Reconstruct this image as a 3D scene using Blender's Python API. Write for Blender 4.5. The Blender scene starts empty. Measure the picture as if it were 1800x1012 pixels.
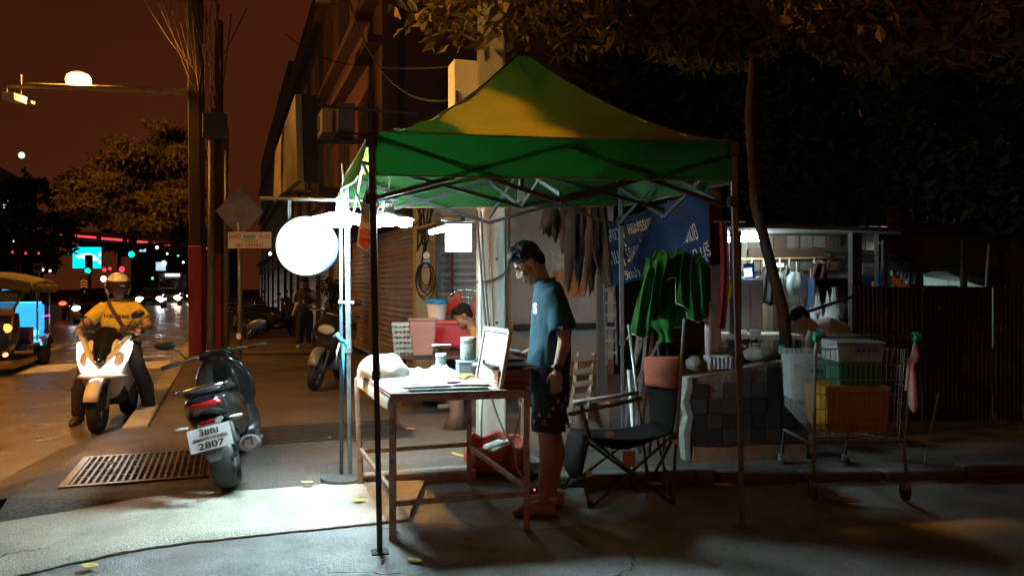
import bpy, bmesh, math, random
from mathutils import Vector, Matrix, noise, Quaternion

R = math.radians
PI = math.pi
random.seed(7)
scene = bpy.context.scene
COL = scene.collection

# ------------------------------------------------------------------ camera, sky, exposure
CAMZ, FPX = 1.4, 1350.0
cam_data = bpy.data.cameras.new('camera')
cam_data.sensor_width = 36.0
cam_data.lens = 36.0 * FPX / 1800.0
cam_data.clip_start = 0.05
cam_data.clip_end = 2000.0
cam = bpy.data.objects.new('camera', cam_data)
COL.objects.link(cam)
cam.location = (0, 0, CAMZ)
cam.rotation_euler = (R(90), 0, 0)
scene.camera = cam

world = bpy.data.worlds.new('World')
scene.world = world
world.use_nodes = True
wn, wl = world.node_tree.nodes, world.node_tree.links
wn.clear()
w_out = wn.new('ShaderNodeOutputWorld')
w_bg = wn.new('ShaderNodeBackground')
w_co = wn.new('ShaderNodeTexCoord')
w_sep = wn.new('ShaderNodeSeparateXYZ')
w_ramp = wn.new('ShaderNodeValToRGB')
w_ramp.color_ramp.elements[0].position = 0.0
w_ramp.color_ramp.elements[0].color = (0.058, 0.0130, 0.0040, 1)     # city glow low in the sky
w_ramp.color_ramp.elements[1].position = 0.7
w_ramp.color_ramp.elements[1].color = (0.027, 0.0060, 0.0022, 1)
wl.new(w_co.outputs['Generated'], w_sep.inputs[0])
wl.new(w_sep.outputs['Z'], w_ramp.inputs[0])
w_noise = wn.new('ShaderNodeTexNoise')          # uneven lit haze over the city
w_noise.inputs['Scale'].default_value = 2.2
w_noise.inputs['Detail'].default_value = 4
wl.new(w_co.outputs['Generated'], w_noise.inputs['Vector'])
w_map = wn.new('ShaderNodeMapRange')
w_map.inputs[1].default_value = 0.3; w_map.inputs[2].default_value = 0.7; w_map.inputs[3].default_value = 0.65; w_map.inputs[4].default_value = 1.4
wl.new(w_noise.outputs[0], w_map.inputs[0])
w_mul = wn.new('ShaderNodeMix'); w_mul.data_type = 'RGBA'; w_mul.blend_type = 'MULTIPLY'; w_mul.inputs[0].default_value = 1.0
wl.new(w_ramp.outputs[0], w_mul.inputs[6]); wl.new(w_map.outputs[0], w_mul.inputs[7])
wl.new(w_mul.outputs[2], w_bg.inputs[0])
w_bg.inputs[1].default_value = 0.95
wl.new(w_bg.outputs[0], w_out.inputs[0])

vs = scene.view_settings
vs.view_transform = 'Standard'
vs.look = 'None'
vs.exposure = 0.0
vs.gamma = 1.0
vs.use_curve_mapping = False
scene.cycles.use_denoising = True
scene.cycles.max_bounces = 8
scene.cycles.diffuse_bounces = 3
scene.cycles.glossy_bounces = 3
scene.cycles.transmission_bounces = 8
scene.cycles.transparent_max_bounces = 8
scene.cycles.sample_clamp_indirect = 4.0
scene.cycles.sample_clamp_direct = 0.0
scene.cycles.caustics_reflective = False
scene.cycles.caustics_refractive = False
scene.cycles.use_light_tree = True

LED_COL = (0.68, 0.95, 1.0)
SODIUM = (1.0, 0.43, 0.07)
POWER_LED = 300.0          # emission strength of the stall's LED lamps
POWER_SODIUM = 10500.0     # emission strength of the assumed unseen street lamp nearest the stall
POWER_GLOBE = 850.0       # emission strength of the added unseen globe lamp up the street
POWER_MAST = 1500.0        # emission strength of the lamp on the mast arm

# ------------------------------------------------------------------ placing helpers
def at(px, py, Y):
    """a point seen at pixel (px, py) of the 1800x1012 photograph, Y metres in front of the camera"""
    return Vector(((px - 900) / FPX * Y, Y, CAMZ - (py - 506) / FPX * Y))

def gnd(px, py, z=0.0):
    return at(px, py, (CAMZ - z) * FPX / (py - 506))

SS, CC = 0.347, 0.938           # the street runs 20 degrees to the left of the view
ANG = math.atan2(SS, CC)
def st(u, v, z=0.0):
    """street frame: u metres along the street, v metres to its right"""
    return Vector((CC * v - SS * u, SS * v + CC * u, z))

# ------------------------------------------------------------------ mesh builder
class MB:
    def __init__(self):
        self.v, self.f = [], []
    def add(self, vs, fs):
        o = len(self.v)
        self.v.extend(Vector(p) for p in vs)
        self.f.extend(tuple(i + o for i in f) for f in fs)
        return self
    def box(self, c, s, rot=None, taper=1.0):
        hx, hy, hz = s[0] / 2, s[1] / 2, s[2] / 2
        pts = [(-hx, -hy, -hz), (hx, -hy, -hz), (hx, hy, -hz), (-hx, hy, -hz),
               (-hx * taper, -hy * taper, hz), (hx * taper, -hy * taper, hz), (hx * taper, hy * taper, hz), (-hx * taper, hy * taper, hz)]
        c = Vector(c)
        if rot is None:
            m = Matrix.Identity(3)
        elif isinstance(rot, (int, float)):
            m = Matrix.Rotation(rot, 3, 'Z')
        else:
            m = rot
        return self.add([c + m @ Vector(p) for p in pts],
                        [(0, 3, 2, 1), (4, 5, 6, 7), (0, 1, 5, 4), (1, 2, 6, 5), (2, 3, 7, 6), (3, 0, 4, 7)])
    def beam(self, p0, p1, w, h, up=(0, 0, 1)):
        p0, p1 = Vector(p0), Vector(p1)
        d = (p1 - p0)
        L = d.length
        d.normalize()
        up = Vector(up)
        if abs(d.dot(up)) > 0.98:
            up = Vector((0, 1, 0))
        x = d.cross(up).normalized()
        z = x.cross(d).normalized()
        m = Matrix((x, d, z)).transposed()
        return self.box((p0 + p1) / 2, (w, L, h), m)
    def tube(self, pts, r, n=8, caps=True, flat=1.0, up=None):
        pts = [Vector(p) for p in pts]
        rs = list(r) if isinstance(r, (list, tuple)) else [r] * len(pts)
        t0 = (pts[1] - pts[0]).normalized()
        a = Vector(up) if up else (Vector((0, 0, 1)) if abs(t0.z) < 0.9 else Vector((1, 0, 0)))
        a = (a - t0 * a.dot(t0)).normalized()
        vs, fs = [], []
        prev = t0
        for i, p in enumerate(pts):
            if i == 0: t = t0
            elif i == len(pts) - 1: t = (pts[i] - pts[i - 1]).normalized()
            else:
                t = (pts[i + 1] - pts[i - 1])
                t = t.normalized() if t.length > 1e-9 else prev
            q = prev.rotation_difference(t)
            a = q @ a
            a = (a - t * a.dot(t)).normalized()
            b = t.cross(a)
            prev = t
            for k in range(n):
                th = 2 * PI * k / n
                vs.append(p + a * (math.cos(th) * rs[i] * flat) + b * (math.sin(th) * rs[i]))
        for i in range(len(pts) - 1):
            for k in range(n):
                k2 = (k + 1) % n
                fs.append((i * n + k, i * n + k2, (i + 1) * n + k2, (i + 1) * n + k))
        if caps:
            fs.append(tuple(range(n - 1, -1, -1)))
            fs.append(tuple((len(pts) - 1) * n + k for k in range(n)))
        return self.add(vs, fs)
    def loft(self, rings, caps=True, closed=True):
        n = len(rings[0])
        vs, fs = [], []
        for r in rings:
            vs.extend(r)
        for i in range(len(rings) - 1):
            for k in range(n if closed else n - 1):
                k2 = (k + 1) % n
                fs.append((i * n + k, i * n + k2, (i + 1) * n + k2, (i + 1) * n + k))
        if caps and closed:
            fs.append(tuple(range(n - 1, -1, -1)))
            fs.append(tuple((len(rings) - 1) * n + k for k in range(n)))
        return self.add(vs, fs)
    def lathe(self, prof, n=20, c=(0, 0, 0), m=None, caps=True):
        c = Vector(c)
        m = m or Matrix.Identity(3)
        rings = [[c + m @ Vector((r * math.cos(2 * PI * k / n), r * math.sin(2 * PI * k / n), z)) for k in range(n)] for r, z in prof]
        return self.loft(rings, caps)
    def ball(self, c, r, n=12, m=None):
        if not isinstance(r, (tuple, list)): r = (r, r, r)
        c = Vector(c)
        m = m or Matrix.Identity(3)
        rings = []
        h = max(4, n // 2)
        for i in range(h + 1):
            ph = PI * i / h
            rr = max(math.sin(ph), 0.001)
            rings.append([c + m @ Vector((r[0] * rr * math.cos(2 * PI * k / n), r[1] * rr * math.sin(2 * PI * k / n), -r[2] * math.cos(ph))) for k in range(n)])
        return self.loft(rings)
    def grid(self, fn, nu, nv):
        vs = [fn(i / nu, j / nv) for j in range(nv + 1) for i in range(nu + 1)]
        fs = []
        w = nu + 1
        for j in range(nv):
            for i in range(nu):
                fs.append((j * w + i, j * w + i + 1, (j + 1) * w + i + 1, (j + 1) * w + i))
        return self.add(vs, fs)
    def prism(self, poly, z0, z1):
        n = len(poly)
        vs = [(p[0], p[1], z0) for p in poly] + [(p[0], p[1], z1) for p in poly]
        fs = [tuple(range(n - 1, -1, -1)), tuple(range(n, 2 * n))]
        for k in range(n):
            k2 = (k + 1) % n
            fs.append((k, k2, n + k2, n + k))
        return self.add(vs, fs)
    def plate(self, poly, m, d):
        """a flat outline (x, y) in the plane of matrix m, d thick along its local z"""
        n = len(poly)
        vs = [m @ Vector((p[0], p[1], 0)) for p in poly] + [m @ Vector((p[0], p[1], d)) for p in poly]
        fs = [tuple(range(n - 1, -1, -1)), tuple(range(n, 2 * n))]
        for k in range(n):
            k2 = (k + 1) % n
            fs.append((k, k2, n + k2, n + k))
        return self.add(vs, fs)
    def mesh(self, name, fix=True):
        me = bpy.data.meshes.new(name)
        me.from_pydata([tuple(p) for p in self.v], [], self.f)
        if fix:
            bm = bmesh.new()
            bm.from_mesh(me)
            bmesh.ops.recalc_face_normals(bm, faces=bm.faces)
            bm.to_mesh(me)
            bm.free()
        return me
    def build(self, name, mat, parent=None, smooth=False, bevel=0.0, sub=0, solid=0.0, fix=True, seg=2):
        return link(name, self.mesh(name, fix), mat, parent, smooth, bevel, sub, solid, seg)

def link(name, me, mat, parent=None, smooth=False, bevel=0.0, sub=0, solid=0.0, seg=2):
    o = bpy.data.objects.new(name, me)
    COL.objects.link(o)
    if mat is not None and not me.materials:
        me.materials.append(mat)
    if parent is not None:
        o.parent = parent
        if parent.name in WORLD:          # parts given in world coordinates
            o.matrix_parent_inverse = WORLD[parent.name]
    if smooth:
        me.shade_smooth()
        if smooth is not True:
            me.set_sharp_from_angle(angle=R(smooth))
    if solid:
        md = o.modifiers.new('solid', 'SOLIDIFY'); md.thickness = solid; md.offset = 0
    if bevel:
        md = o.modifiers.new('bevel', 'BEVEL'); md.width = bevel; md.segments = seg; md.limit_method = 'ANGLE'; md.angle_limit = R(40)
    if sub:
        md = o.modifiers.new('sub', 'SUBSURF'); md.levels = sub; md.render_levels = sub
    return o

WORLD = {}
def thing(name, label, cat, loc=(0, 0, 0), rz=0.0, group=None, rot=None, w=False):
    o = bpy.data.objects.new(name, None)
    COL.objects.link(o)
    o.location = loc
    o.rotation_euler = rot if rot is not None else (0, 0, rz)
    o['label'] = label
    o['category'] = cat
    if group: o['group'] = group
    if w: WORLD[o.name] = Matrix.Translation(-Vector(loc))
    return o

def tag(o, label, cat, group=None):
    o['label'] = label
    o['category'] = cat
    if group: o['group'] = group
    return o

def struct(o, kind='structure', label=None):
    o['kind'] = kind
    if label: o['label'] = label
    return o

def copy_tree(o, parent=None):
    c = o.copy()
    COL.objects.link(c)
    c.parent = parent
    for ch in list(o.children):
        copy_tree(ch, c)
    return c

def remesh(mb, voxel, smooth_it=4, disp=0.0, dscale=9.0):
    """one continuous surface grown over everything in mb"""
    me = mb.mesh('tmp')
    o = bpy.data.objects.new('tmp', me)
    COL.objects.link(o)
    md = o.modifiers.new('r', 'REMESH'); md.mode = 'VOXEL'; md.voxel_size = voxel
    if smooth_it:
        ms = o.modifiers.new('s', 'SMOOTH'); ms.factor = 0.5; ms.iterations = smooth_it
    dg = bpy.context.evaluated_depsgraph_get()
    out = bpy.data.meshes.new_from_object(o.evaluated_get(dg))
    bpy.data.objects.remove(o)
    bpy.data.meshes.remove(me)
    if disp:
        for v in out.vertices:
            p = v.co
            d = noise.noise(Vector((p.x * dscale, p.y * dscale, p.z * dscale * 0.45))) + 0.5 * noise.noise(Vector((p.x * dscale * 2.3, p.y * dscale * 2.3, p.z * dscale * 1.2 + 7)))
            v.co = p + v.normal * d * disp
    out.shade_smooth()
    return out

def text_mesh(name, body, size, mat, parent, m, extrude=0.0008, bold=0.0, align='CENTER', squeeze=1.0, fit=None):
    cu = bpy.data.curves.new('tmp_text', 'FONT')
    cu.body = body
    cu.size = size
    cu.extrude = extrude
    cu.offset = bold
    cu.align_x = align
    cu.align_y = 'CENTER'
    cu.resolution_u = 3
    o = bpy.data.objects.new('tmp_text', cu)
    COL.objects.link(o)
    dg = bpy.context.evaluated_depsgraph_get()
    me = bpy.data.meshes.new_from_object(o.evaluated_get(dg))
    bpy.data.objects.remove(o)
    bpy.data.curves.remove(cu)
    if fit and len(me.vertices):
        xs = [v.co.x for v in me.vertices]
        k = fit / max(1e-6, max(xs) - min(xs))
        me.transform(Matrix.Diagonal((k, 1, 1, 1)))
    me.transform(m)
    me.materials.clear()
    return link(name, me, mat, parent)

def mat4(loc, x, y):
    """matrix whose x/y axes are the given world directions"""
    x = Vector(x).normalized()
    y = Vector(y)
    y = (y - x * y.dot(x)).normalized()
    z = x.cross(y)
    m = Matrix((x, y, z)).transposed().to_4x4()
    m.translation = Vector(loc)
    return m

# ------------------------------------------------------------------ materials
MATS = {}
def M(name, col=(0.5, 0.5, 0.5), rough=0.6, metal=0.0, var=0.25, scale=6.0, bump=0.0, bscale=60.0, emit=None, es=0.0,
      col2=None, spec=0.5, stain=0.0, stain_col=None, stain_scale=2.0, trans=0.0, alpha=1.0, streak=None, rvar=0.0, coat=0.0, bdist=0.01, grain=0.0, gscale=80.0):
    if name in MATS: return MATS[name]
    m = bpy.data.materials.new(name)
    m.use_nodes = True
    nt = m.node_tree
    N, L = nt.nodes, nt.links
    b = N['Principled BSDF']
    b.inputs['Roughness'].default_value = rough
    b.inputs['Metallic'].default_value = metal
    b.inputs['Specular IOR Level'].default_value = spec
    if coat: b.inputs['Coat Weight'].default_value = coat
    if trans: b.inputs['Transmission Weight'].default_value = trans
    if alpha < 1: b.inputs['Alpha'].default_value = alpha
    co = N.new('ShaderNodeTexCoord')
    vec = co.outputs['Object']
    if streak:
        mp = N.new('ShaderNodeMapping')
        mp.inputs['Scale'].default_value = streak
        L.new(vec, mp.inputs[0])
        svec = mp.outputs[0]
    else:
        svec = vec
    n1 = N.new('ShaderNodeTexNoise')
    n1.inputs['Scale'].default_value = scale
    n1.inputs['Detail'].default_value = 6
    n1.inputs['Roughness'].default_value = 0.65
    L.new(svec, n1.inputs['Vector'])
    rp = N.new('ShaderNodeMapRange')
    rp.inputs[1].default_value = 0.3; rp.inputs[2].default_value = 0.7
    L.new(n1.outputs[0], rp.inputs[0])
    mx = N.new('ShaderNodeMix'); mx.data_type = 'RGBA'
    a = tuple(max(0, c * (1 - var)) for c in col)
    c2 = col2 if col2 else tuple(min(1, c * (1 + var)) for c in col)
    mx.inputs[6].default_value = (*a, 1) if not col2 else (*col, 1)
    mx.inputs[7].default_value = (*c2, 1)
    L.new(rp.outputs[0], mx.inputs[0])
    out = mx.outputs[2]
    if stain:
        n2 = N.new('ShaderNodeTexNoise')
        n2.inputs['Scale'].default_value = stain_scale
        n2.inputs['Detail'].default_value = 8
        n2.inputs['Roughness'].default_value = 0.7
        L.new(svec, n2.inputs['Vector'])
        r2 = N.new('ShaderNodeMapRange')
        r2.inputs[1].default_value = 0.48; r2.inputs[2].default_value = 0.66
        r2.inputs[4].default_value = stain
        L.new(n2.outputs[0], r2.inputs[0])
        m2 = N.new('ShaderNodeMix'); m2.data_type = 'RGBA'
        L.new(r2.outputs[0], m2.inputs[0])
        L.new(out, m2.inputs[6])
        m2.inputs[7].default_value = (*(stain_col or tuple(c * 0.3 for c in col)), 1)
        out = m2.outputs[2]
    if grain:
        ng = N.new('ShaderNodeTexNoise'); ng.inputs['Scale'].default_value = gscale; ng.inputs['Detail'].default_value = 3
        L.new(vec, ng.inputs['Vector'])
        rg = N.new('ShaderNodeMapRange')
        rg.inputs[1].default_value = 0.32; rg.inputs[2].default_value = 0.68; rg.inputs[3].default_value = 1 - grain; rg.inputs[4].default_value = 1 + grain
        L.new(ng.outputs[0], rg.inputs[0])
        mg = N.new('ShaderNodeMix'); mg.data_type = 'RGBA'; mg.blend_type = 'MULTIPLY'; mg.inputs[0].default_value = 1.0
        L.new(out, mg.inputs[6]); L.new(rg.outputs[0], mg.inputs[7])
        out = mg.outputs[2]
    L.new(out, b.inputs['Base Color'])
    if rvar:
        r3 = N.new('ShaderNodeMapRange')
        r3.inputs[1].default_value = 0.35; r3.inputs[2].default_value = 0.65
        r3.inputs[3].default_value = max(0.02, rough - rvar); r3.inputs[4].default_value = min(1, rough + rvar)
        n4 = N.new('ShaderNodeTexNoise'); n4.inputs['Scale'].default_value = scale * 0.6; n4.inputs['Detail'].default_value = 5
        L.new(vec, n4.inputs['Vector'])
        L.new(n4.outputs[0], r3.inputs[0])
        L.new(r3.outputs[0], b.inputs['Roughness'])
    if bump:
        n3 = N.new('ShaderNodeTexNoise')
        n3.inputs['Scale'].default_value = bscale
        n3.inputs['Detail'].default_value = 4
        L.new(svec, n3.inputs['Vector'])
        bp = N.new('ShaderNodeBump')
        bp.inputs['Strength'].default_value = bump
        bp.inputs['Distance'].default_value = bdist
        L.new(n3.outputs[0], bp.inputs['Height'])
        L.new(bp.outputs[0], b.inputs['Normal'])
    if emit:
        b.inputs['Emission Color'].default_value = (*emit, 1)
        b.inputs['Emission Strength'].default_value = es
    MATS[name] = m
    return m

def EM(name, col, s, base=(0.6, 0.6, 0.6)):
    return M(name, base, 0.5, var=0.0, emit=col, es=s)

def fabric(name, col, tcol, t=0.45, rough=0.85, bump=0.15, bscale=300.0, var=0.15, scale=5.0):
    """cloth that lets light through"""
    if name in MATS: return MATS[name]
    m = M(name, col, rough, var=var, scale=scale, bump=bump, bscale=bscale, spec=0.15, bdist=0.002)
    nt = m.node_tree
    N, L = nt.nodes, nt.links
    b = N['Principled BSDF']
    tr = N.new('ShaderNodeBsdfTranslucent')
    tr.inputs[0].default_value = (*tcol, 1)
    ms = N.new('ShaderNodeMixShader')
    ms.inputs[0].default_value = t
    L.new(b.outputs[0], ms.inputs[1])
    L.new(tr.outputs[0], ms.inputs[2])
    L.new(ms.outputs[0], N['Material Output'].inputs[0])
    return m

def glass(name, col=(0.8, 0.9, 0.9), rough=0.05):
    if name in MATS: return MATS[name]
    m = bpy.data.materials.new(name)
    m.use_nodes = True
    nt = m.node_tree
    N, L = nt.nodes, nt.links
    b = N['Principled BSDF']
    b.inputs['Base Color'].default_value = (*col, 1)
    b.inputs['Roughness'].default_value = rough
    tp = N.new('ShaderNodeBsdfTransparent')
    tp.inputs[0].default_value = (*col, 1)
    fr = N.new('ShaderNodeLayerWeight'); fr.inputs[0].default_value = 0.25
    mr = N.new('ShaderNodeMapRange'); mr.inputs[3].default_value = 0.12; mr.inputs[4].default_value = 0.85
    L.new(fr.outputs['Facing'], mr.inputs[0])
    ms = N.new('ShaderNodeMixShader')
    L.new(mr.outputs[0], ms.inputs[0])
    L.new(tp.outputs[0], ms.inputs[1])
    L.new(b.outputs[0], ms.inputs[2])
    L.new(ms.outputs[0], N['Material Output'].inputs[0])
    MATS[name] = m
    return m

black_metal = M('black_metal', (0.022, 0.02, 0.019), 0.45, 0.3, var=0.3, scale=20)
grey_metal = M('grey_metal', (0.22, 0.235, 0.235), 0.42, 0.5, var=0.25, scale=14, stain=0.4, stain_col=(0.14, 0.08, 0.04), stain_scale=9)
dark_grey_metal = M('dark_grey_metal', (0.10, 0.10, 0.10), 0.5, 0.4, var=0.3, scale=14)
rusty_steel = M('rusty_steel', (0.33, 0.27, 0.22), 0.6, 0.2, var=0.3, scale=18, stain=0.8, stain_col=(0.12, 0.045, 0.018), stain_scale=11, bump=0.2, bscale=120)
chrome = M('chrome', (0.75, 0.76, 0.78), 0.15, 1.0, var=0.1)
black_plastic = M('black_plastic', (0.014, 0.014, 0.015), 0.4, var=0.3, scale=15)
black_gloss = M('black_gloss', (0.010, 0.011, 0.012), 0.16, var=0.2, coat=0.6)
rubber = M('rubber', (0.018, 0.017, 0.017), 0.8, var=0.35, scale=25, bump=0.3, bscale=150)
white_paint = M('white_paint', (0.78, 0.78, 0.75), 0.4, var=0.06)
cable_black = M('cable_black', (0.013, 0.013, 0.013), 0.6, var=0.2)
cable_white = M('cable_white', (0.55, 0.55, 0.52), 0.6, var=0.2)
letter_dark = M('letter_dark', (0.02, 0.02, 0.025), 0.7, var=0.1)
letter_red = M('letter_red', (0.55, 0.02, 0.03), 0.7, var=0.1)
letter_white = M('letter_white', (0.36, 0.37, 0.38), 0.8, var=0.35, scale=30)

# ================================================================== THE SETTING: ground, road, pavement
asphalt_road = M('asphalt_road', (0.15, 0.125, 0.10), 0.34, var=0.35, scale=3.0, bump=0.45, bscale=95, rvar=0.10, stain=0.5, stain_col=(0.065, 0.058, 0.05), stain_scale=0.7, bdist=0.012, grain=0.4, gscale=40)
asphalt_near = M('asphalt_near', (0.185, 0.19, 0.19), 0.55, var=0.35, scale=2.2, bump=0.6, bscale=120, rvar=0.16, stain=0.85, stain_col=(0.085, 0.083, 0.078), stain_scale=1.6, bdist=0.012, grain=0.30, gscale=70)
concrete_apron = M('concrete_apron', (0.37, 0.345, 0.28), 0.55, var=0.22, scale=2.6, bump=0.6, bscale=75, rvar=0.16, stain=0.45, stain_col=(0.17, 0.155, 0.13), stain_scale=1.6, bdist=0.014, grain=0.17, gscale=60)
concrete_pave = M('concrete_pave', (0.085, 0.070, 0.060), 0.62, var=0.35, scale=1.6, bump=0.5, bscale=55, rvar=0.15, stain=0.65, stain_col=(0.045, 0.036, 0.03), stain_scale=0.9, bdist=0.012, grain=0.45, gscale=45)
kerb_paint = M('kerb_paint', (0.36, 0.34, 0.30), 0.65, var=0.25, scale=5, bump=0.4, bscale=60, stain=0.6, stain_col=(0.13, 0.11, 0.09), stain_scale=4)
dirt = M('dirt', (0.045, 0.033, 0.025), 0.9, var=0.5, scale=8, bump=0.8, bscale=40)
road_white = M('road_white', (0.72, 0.70, 0.66), 0.55, var=0.2, scale=6, stain=0.6, stain_col=(0.16, 0.15, 0.13), stain_scale=5)

mb = MB(); mb.add([(-500, -60, -0.14), (500, -60, -0.14), (500, 700, -0.14), (-500, 700, -0.14)], [(0, 1, 2, 3)])
struct(mb.build('ground', dirt))

mb = MB()
vv = [-13.0, -9.0, -6.0, -3.5, -2.2, -0.95]
uu = [-20, -5, 0, 3, 6, 9, 14, 20, 30, 45, 70, 110, 180, 320]
mb.add([st(u, v, -0.10) for u in uu for v in vv], [(j * 6 + i, j * 6 + i + 1, (j + 1) * 6 + i + 1, (j + 1) * 6 + i) for j in range(len(uu) - 1) for i in range(5)])
struct(mb.build('road', asphalt_road, smooth=True))

# near asphalt in front of the stall, ramping down to the road on the left
def ramp_z(x, y):
    v = CC * x + SS * y
    return -0.097 * min(1.0, max(0.0, (-0.5 - v) / 1.3))
def near_ground(s, t):
    y = -7 + 13.2 * t
    p0 = st((y + SS * 1.85) / CC, -1.85)
    x = p0.x + (16 - p0.x) * s ** 1.7
    return Vector((x, y, ramp_z(x, y) + 0.008 * noise.noise(Vector((x * 0.9, y * 0.9, 0))) * min(1, s * 12)))
mb = MB(); mb.grid(near_ground, 60, 60)
driveway = struct(mb.build('driveway', asphalt_near, smooth=True))

# concrete apron poured over the old asphalt, with a ragged near edge
far_edge = [Vector((-4.3, 4.42, 0)), Vector((-3.2, 4.83, 0)), Vector((-2.0, 5.17, 0)), Vector((-1.12, 5.44, 0)), Vector((-0.62, 5.50, 0))]
near_edge = [Vector((-5.0, 2.75, 0)), Vector((-3.4, 3.42, 0)), Vector((-2.45, 3.83, 0)), Vector((-1.75, 4.22, 0)), Vector((-0.62, 4.62, 0))]
def poly_at(pts, s):
    f = s * (len(pts) - 1)
    i = min(int(f), len(pts) - 2)
    return pts[i].lerp(pts[i + 1], f - i)
def apron(s, t):
    a, b = poly_at(near_edge, s).copy(), poly_at(far_edge, s).copy()
    wob = 0.035 * noise.noise(Vector((s * 22, 3.1, 0))) + 0.02 * noise.noise(Vector((s * 70, 9.1, 0)))
    a += Vector((-0.35, 0.93, 0)) * wob
    p = a.lerp(b, t)
    z = ramp_z(p.x, p.y)
    z += 0.036 * (1 + 6.5 * z) + 0.008 * noise.noise(Vector((p.x * 1.3, p.y * 1.3, 4)))
    if t <= 1e-6: z -= 0.020
    if t >= 1 - 1e-6: z -= 0.008
    return Vector((p.x, p.y, z))
mb = MB(); mb.grid(apron, 70, 22)
n_top = len(mb.v)
for edge_t in (0.0, 1.0):     # the slab's edge faces
    base = len(mb.v)
    for i in range(71):
        p = apron(i / 70, edge_t)
        mb.v.append(Vector((p.x, p.y, p.z))); mb.v.append(Vector((p.x, p.y, p.z - 0.06)))
    for i in range(70):
        mb.f.append((base + 2 * i, base + 2 * i + 2, base + 2 * i + 3, base + 2 * i + 1))
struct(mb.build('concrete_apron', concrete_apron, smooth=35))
mb = MB()
for i in range(69):
    a, b = apron(i / 70, 0), apron((i + 1) / 70, 0)
    w = 0.006 + 0.014 * abs(noise.noise(Vector((i * 0.37, 0, 0))))
    n = Vector((0.35, -0.93, 0)) * w
    zz = ramp_z(a.x, a.y) + 0.006
    mb.add([(a.x, a.y, zz + 0.006), (b.x, b.y, zz + 0.006), (b.x + n.x, b.y + n.y, zz + 0.005), (a.x + n.x, a.y + n.y, zz + 0.005)], [(0, 1, 2, 3)])
struct(mb.build('dirt_shade_joint', dirt), 'stuff')  # dark debris strip that also paints the shadow line along the slab edge

# cracks in the slab and the asphalt
def crack(pts, seed, w0=0.012):
    mb = MB()
    rc = random.Random(seed)
    path = []
    for a, b in zip(pts, pts[1:]):
        for k in range(9):
            path.append(Vector(a).lerp(Vector(b), k / 9) + Vector((rc.gauss(0, 0.012), rc.gauss(0, 0.012), 0)))
    for i in range(len(path) - 1):
        a, b = path[i], path[i + 1]
        n = Vector((-(b - a).y, (b - a).x, 0)).normalized() * w0 * rc.uniform(0.25, 0.8)
        mb.add([a - n, b - n, b + n, a + n], [(0, 1, 2, 3)])
    return struct(mb.build('crack', dirt), 'stuff')
def on_apron(s, t): return apron(s, t) + Vector((0, 0, 0.006))
crack([on_apron(0.33, 0.02), on_apron(0.35, 0.2), on_apron(0.30, 0.42), on_apron(0.27, 0.6)], 1)
crack([on_apron(0.36, 0.2), on_apron(0.41, 0.3), on_apron(0.47, 0.27)], 2, 0.008)
crack([on_apron(0.52, 0.72), on_apron(0.55, 0.80), on_apron(0.54, 0.97)], 3, 0.008)
crack([Vector((-0.75, 4.42, 0.014)), Vector((-0.3, 4.52, 0.014)), Vector((0.1, 4.4, 0.014)), Vector((0.5, 4.5, 0.014))], 4, 0.008)
crack([Vector((0.42, 3.65, 0.013)), Vector((0.6, 3.8, 0.013)), Vector((0.62, 4.05, 0.013))], 5, 0.010)
crack([Vector((-0.9, 3.75, 0.014)), Vector((-0.5, 3.72, 0.014)), Vector((-0.2, 3.82, 0.014))], 6, 0.007)

# pavement along the street
mb = MB()
near = [(-3.25, 4.95), (-2.0, 5.27), (-1.12, 5.53), (-0.66, 5.66), (-0.3, 5.78)]
a1, a2 = st(120, 2.6), st(120, -0.72)
b1, b2 = st(8.2, -0.72), st(8.2, -0.98)
poly = near + [(0.15, 5.60)] + [tuple(st(11, 2.6)[:2])] + [tuple(a1[:2]), tuple(a2[:2]), tuple(b1[:2]), tuple(b2[:2])]
mb.prism(poly, -0.12, 0.05)
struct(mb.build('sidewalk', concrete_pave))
mb = MB()          # sloped edge down to the road at the corner
e0, e1 = Vector((b2.x, b2.y, 0.05)), Vector((-3.25, 4.95, 0.05))
for p_, q_ in ((0, 1), (1, 2)):
    a_, c_ = Vector((*near[p_], 0.05)), Vector((*near[q_], 0.05))
    d_ = Vector((0.08, -0.26, 0))
    mb.add([a_, c_, Vector((*(c_ + d_)[:2], ramp_z(*(c_ + d_)[:2]) + 0.012)), Vector((*(a_ + d_)[:2], ramp_z(*(a_ + d_)[:2]) + 0.012))], [(0, 1, 2, 3)])
mb.add([e0, e1, e1 + Vector((-0.55, -0.1, -0.149)), e0 + Vector((-0.45, -0.16, -0.149)), e0 + Vector((-0.1, 0.25, -0.14))], [(0, 1, 2, 3), (0, 3, 4)])
struct(mb.build('kerb_ramp', concrete_pave))
mb = MB()
mb.prism([(0.17, 5.62), (9.5, 6.1), (9.5, 16), (-1.2, 16), tuple((st(11, 2.6) + Vector((0.02, 0, 0)))[:2])], -0.12, 0.046)
struct(mb.build('yard', M('yard_soil', (0.042, 0.035, 0.03), 0.8, var=0.5, scale=3, bump=0.9, bscale=25, stain=0.6, stain_scale=2)))
mb = MB()
mb.prism([tuple(st(8.2, -16)[:2]), tuple(st(8.2, -13)[:2]), tuple(st(250, -13)[:2]), tuple(st(250, -16)[:2])], -0.12, 0.05)
struct(mb.build('far_sidewalk', concrete_pave))

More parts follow.
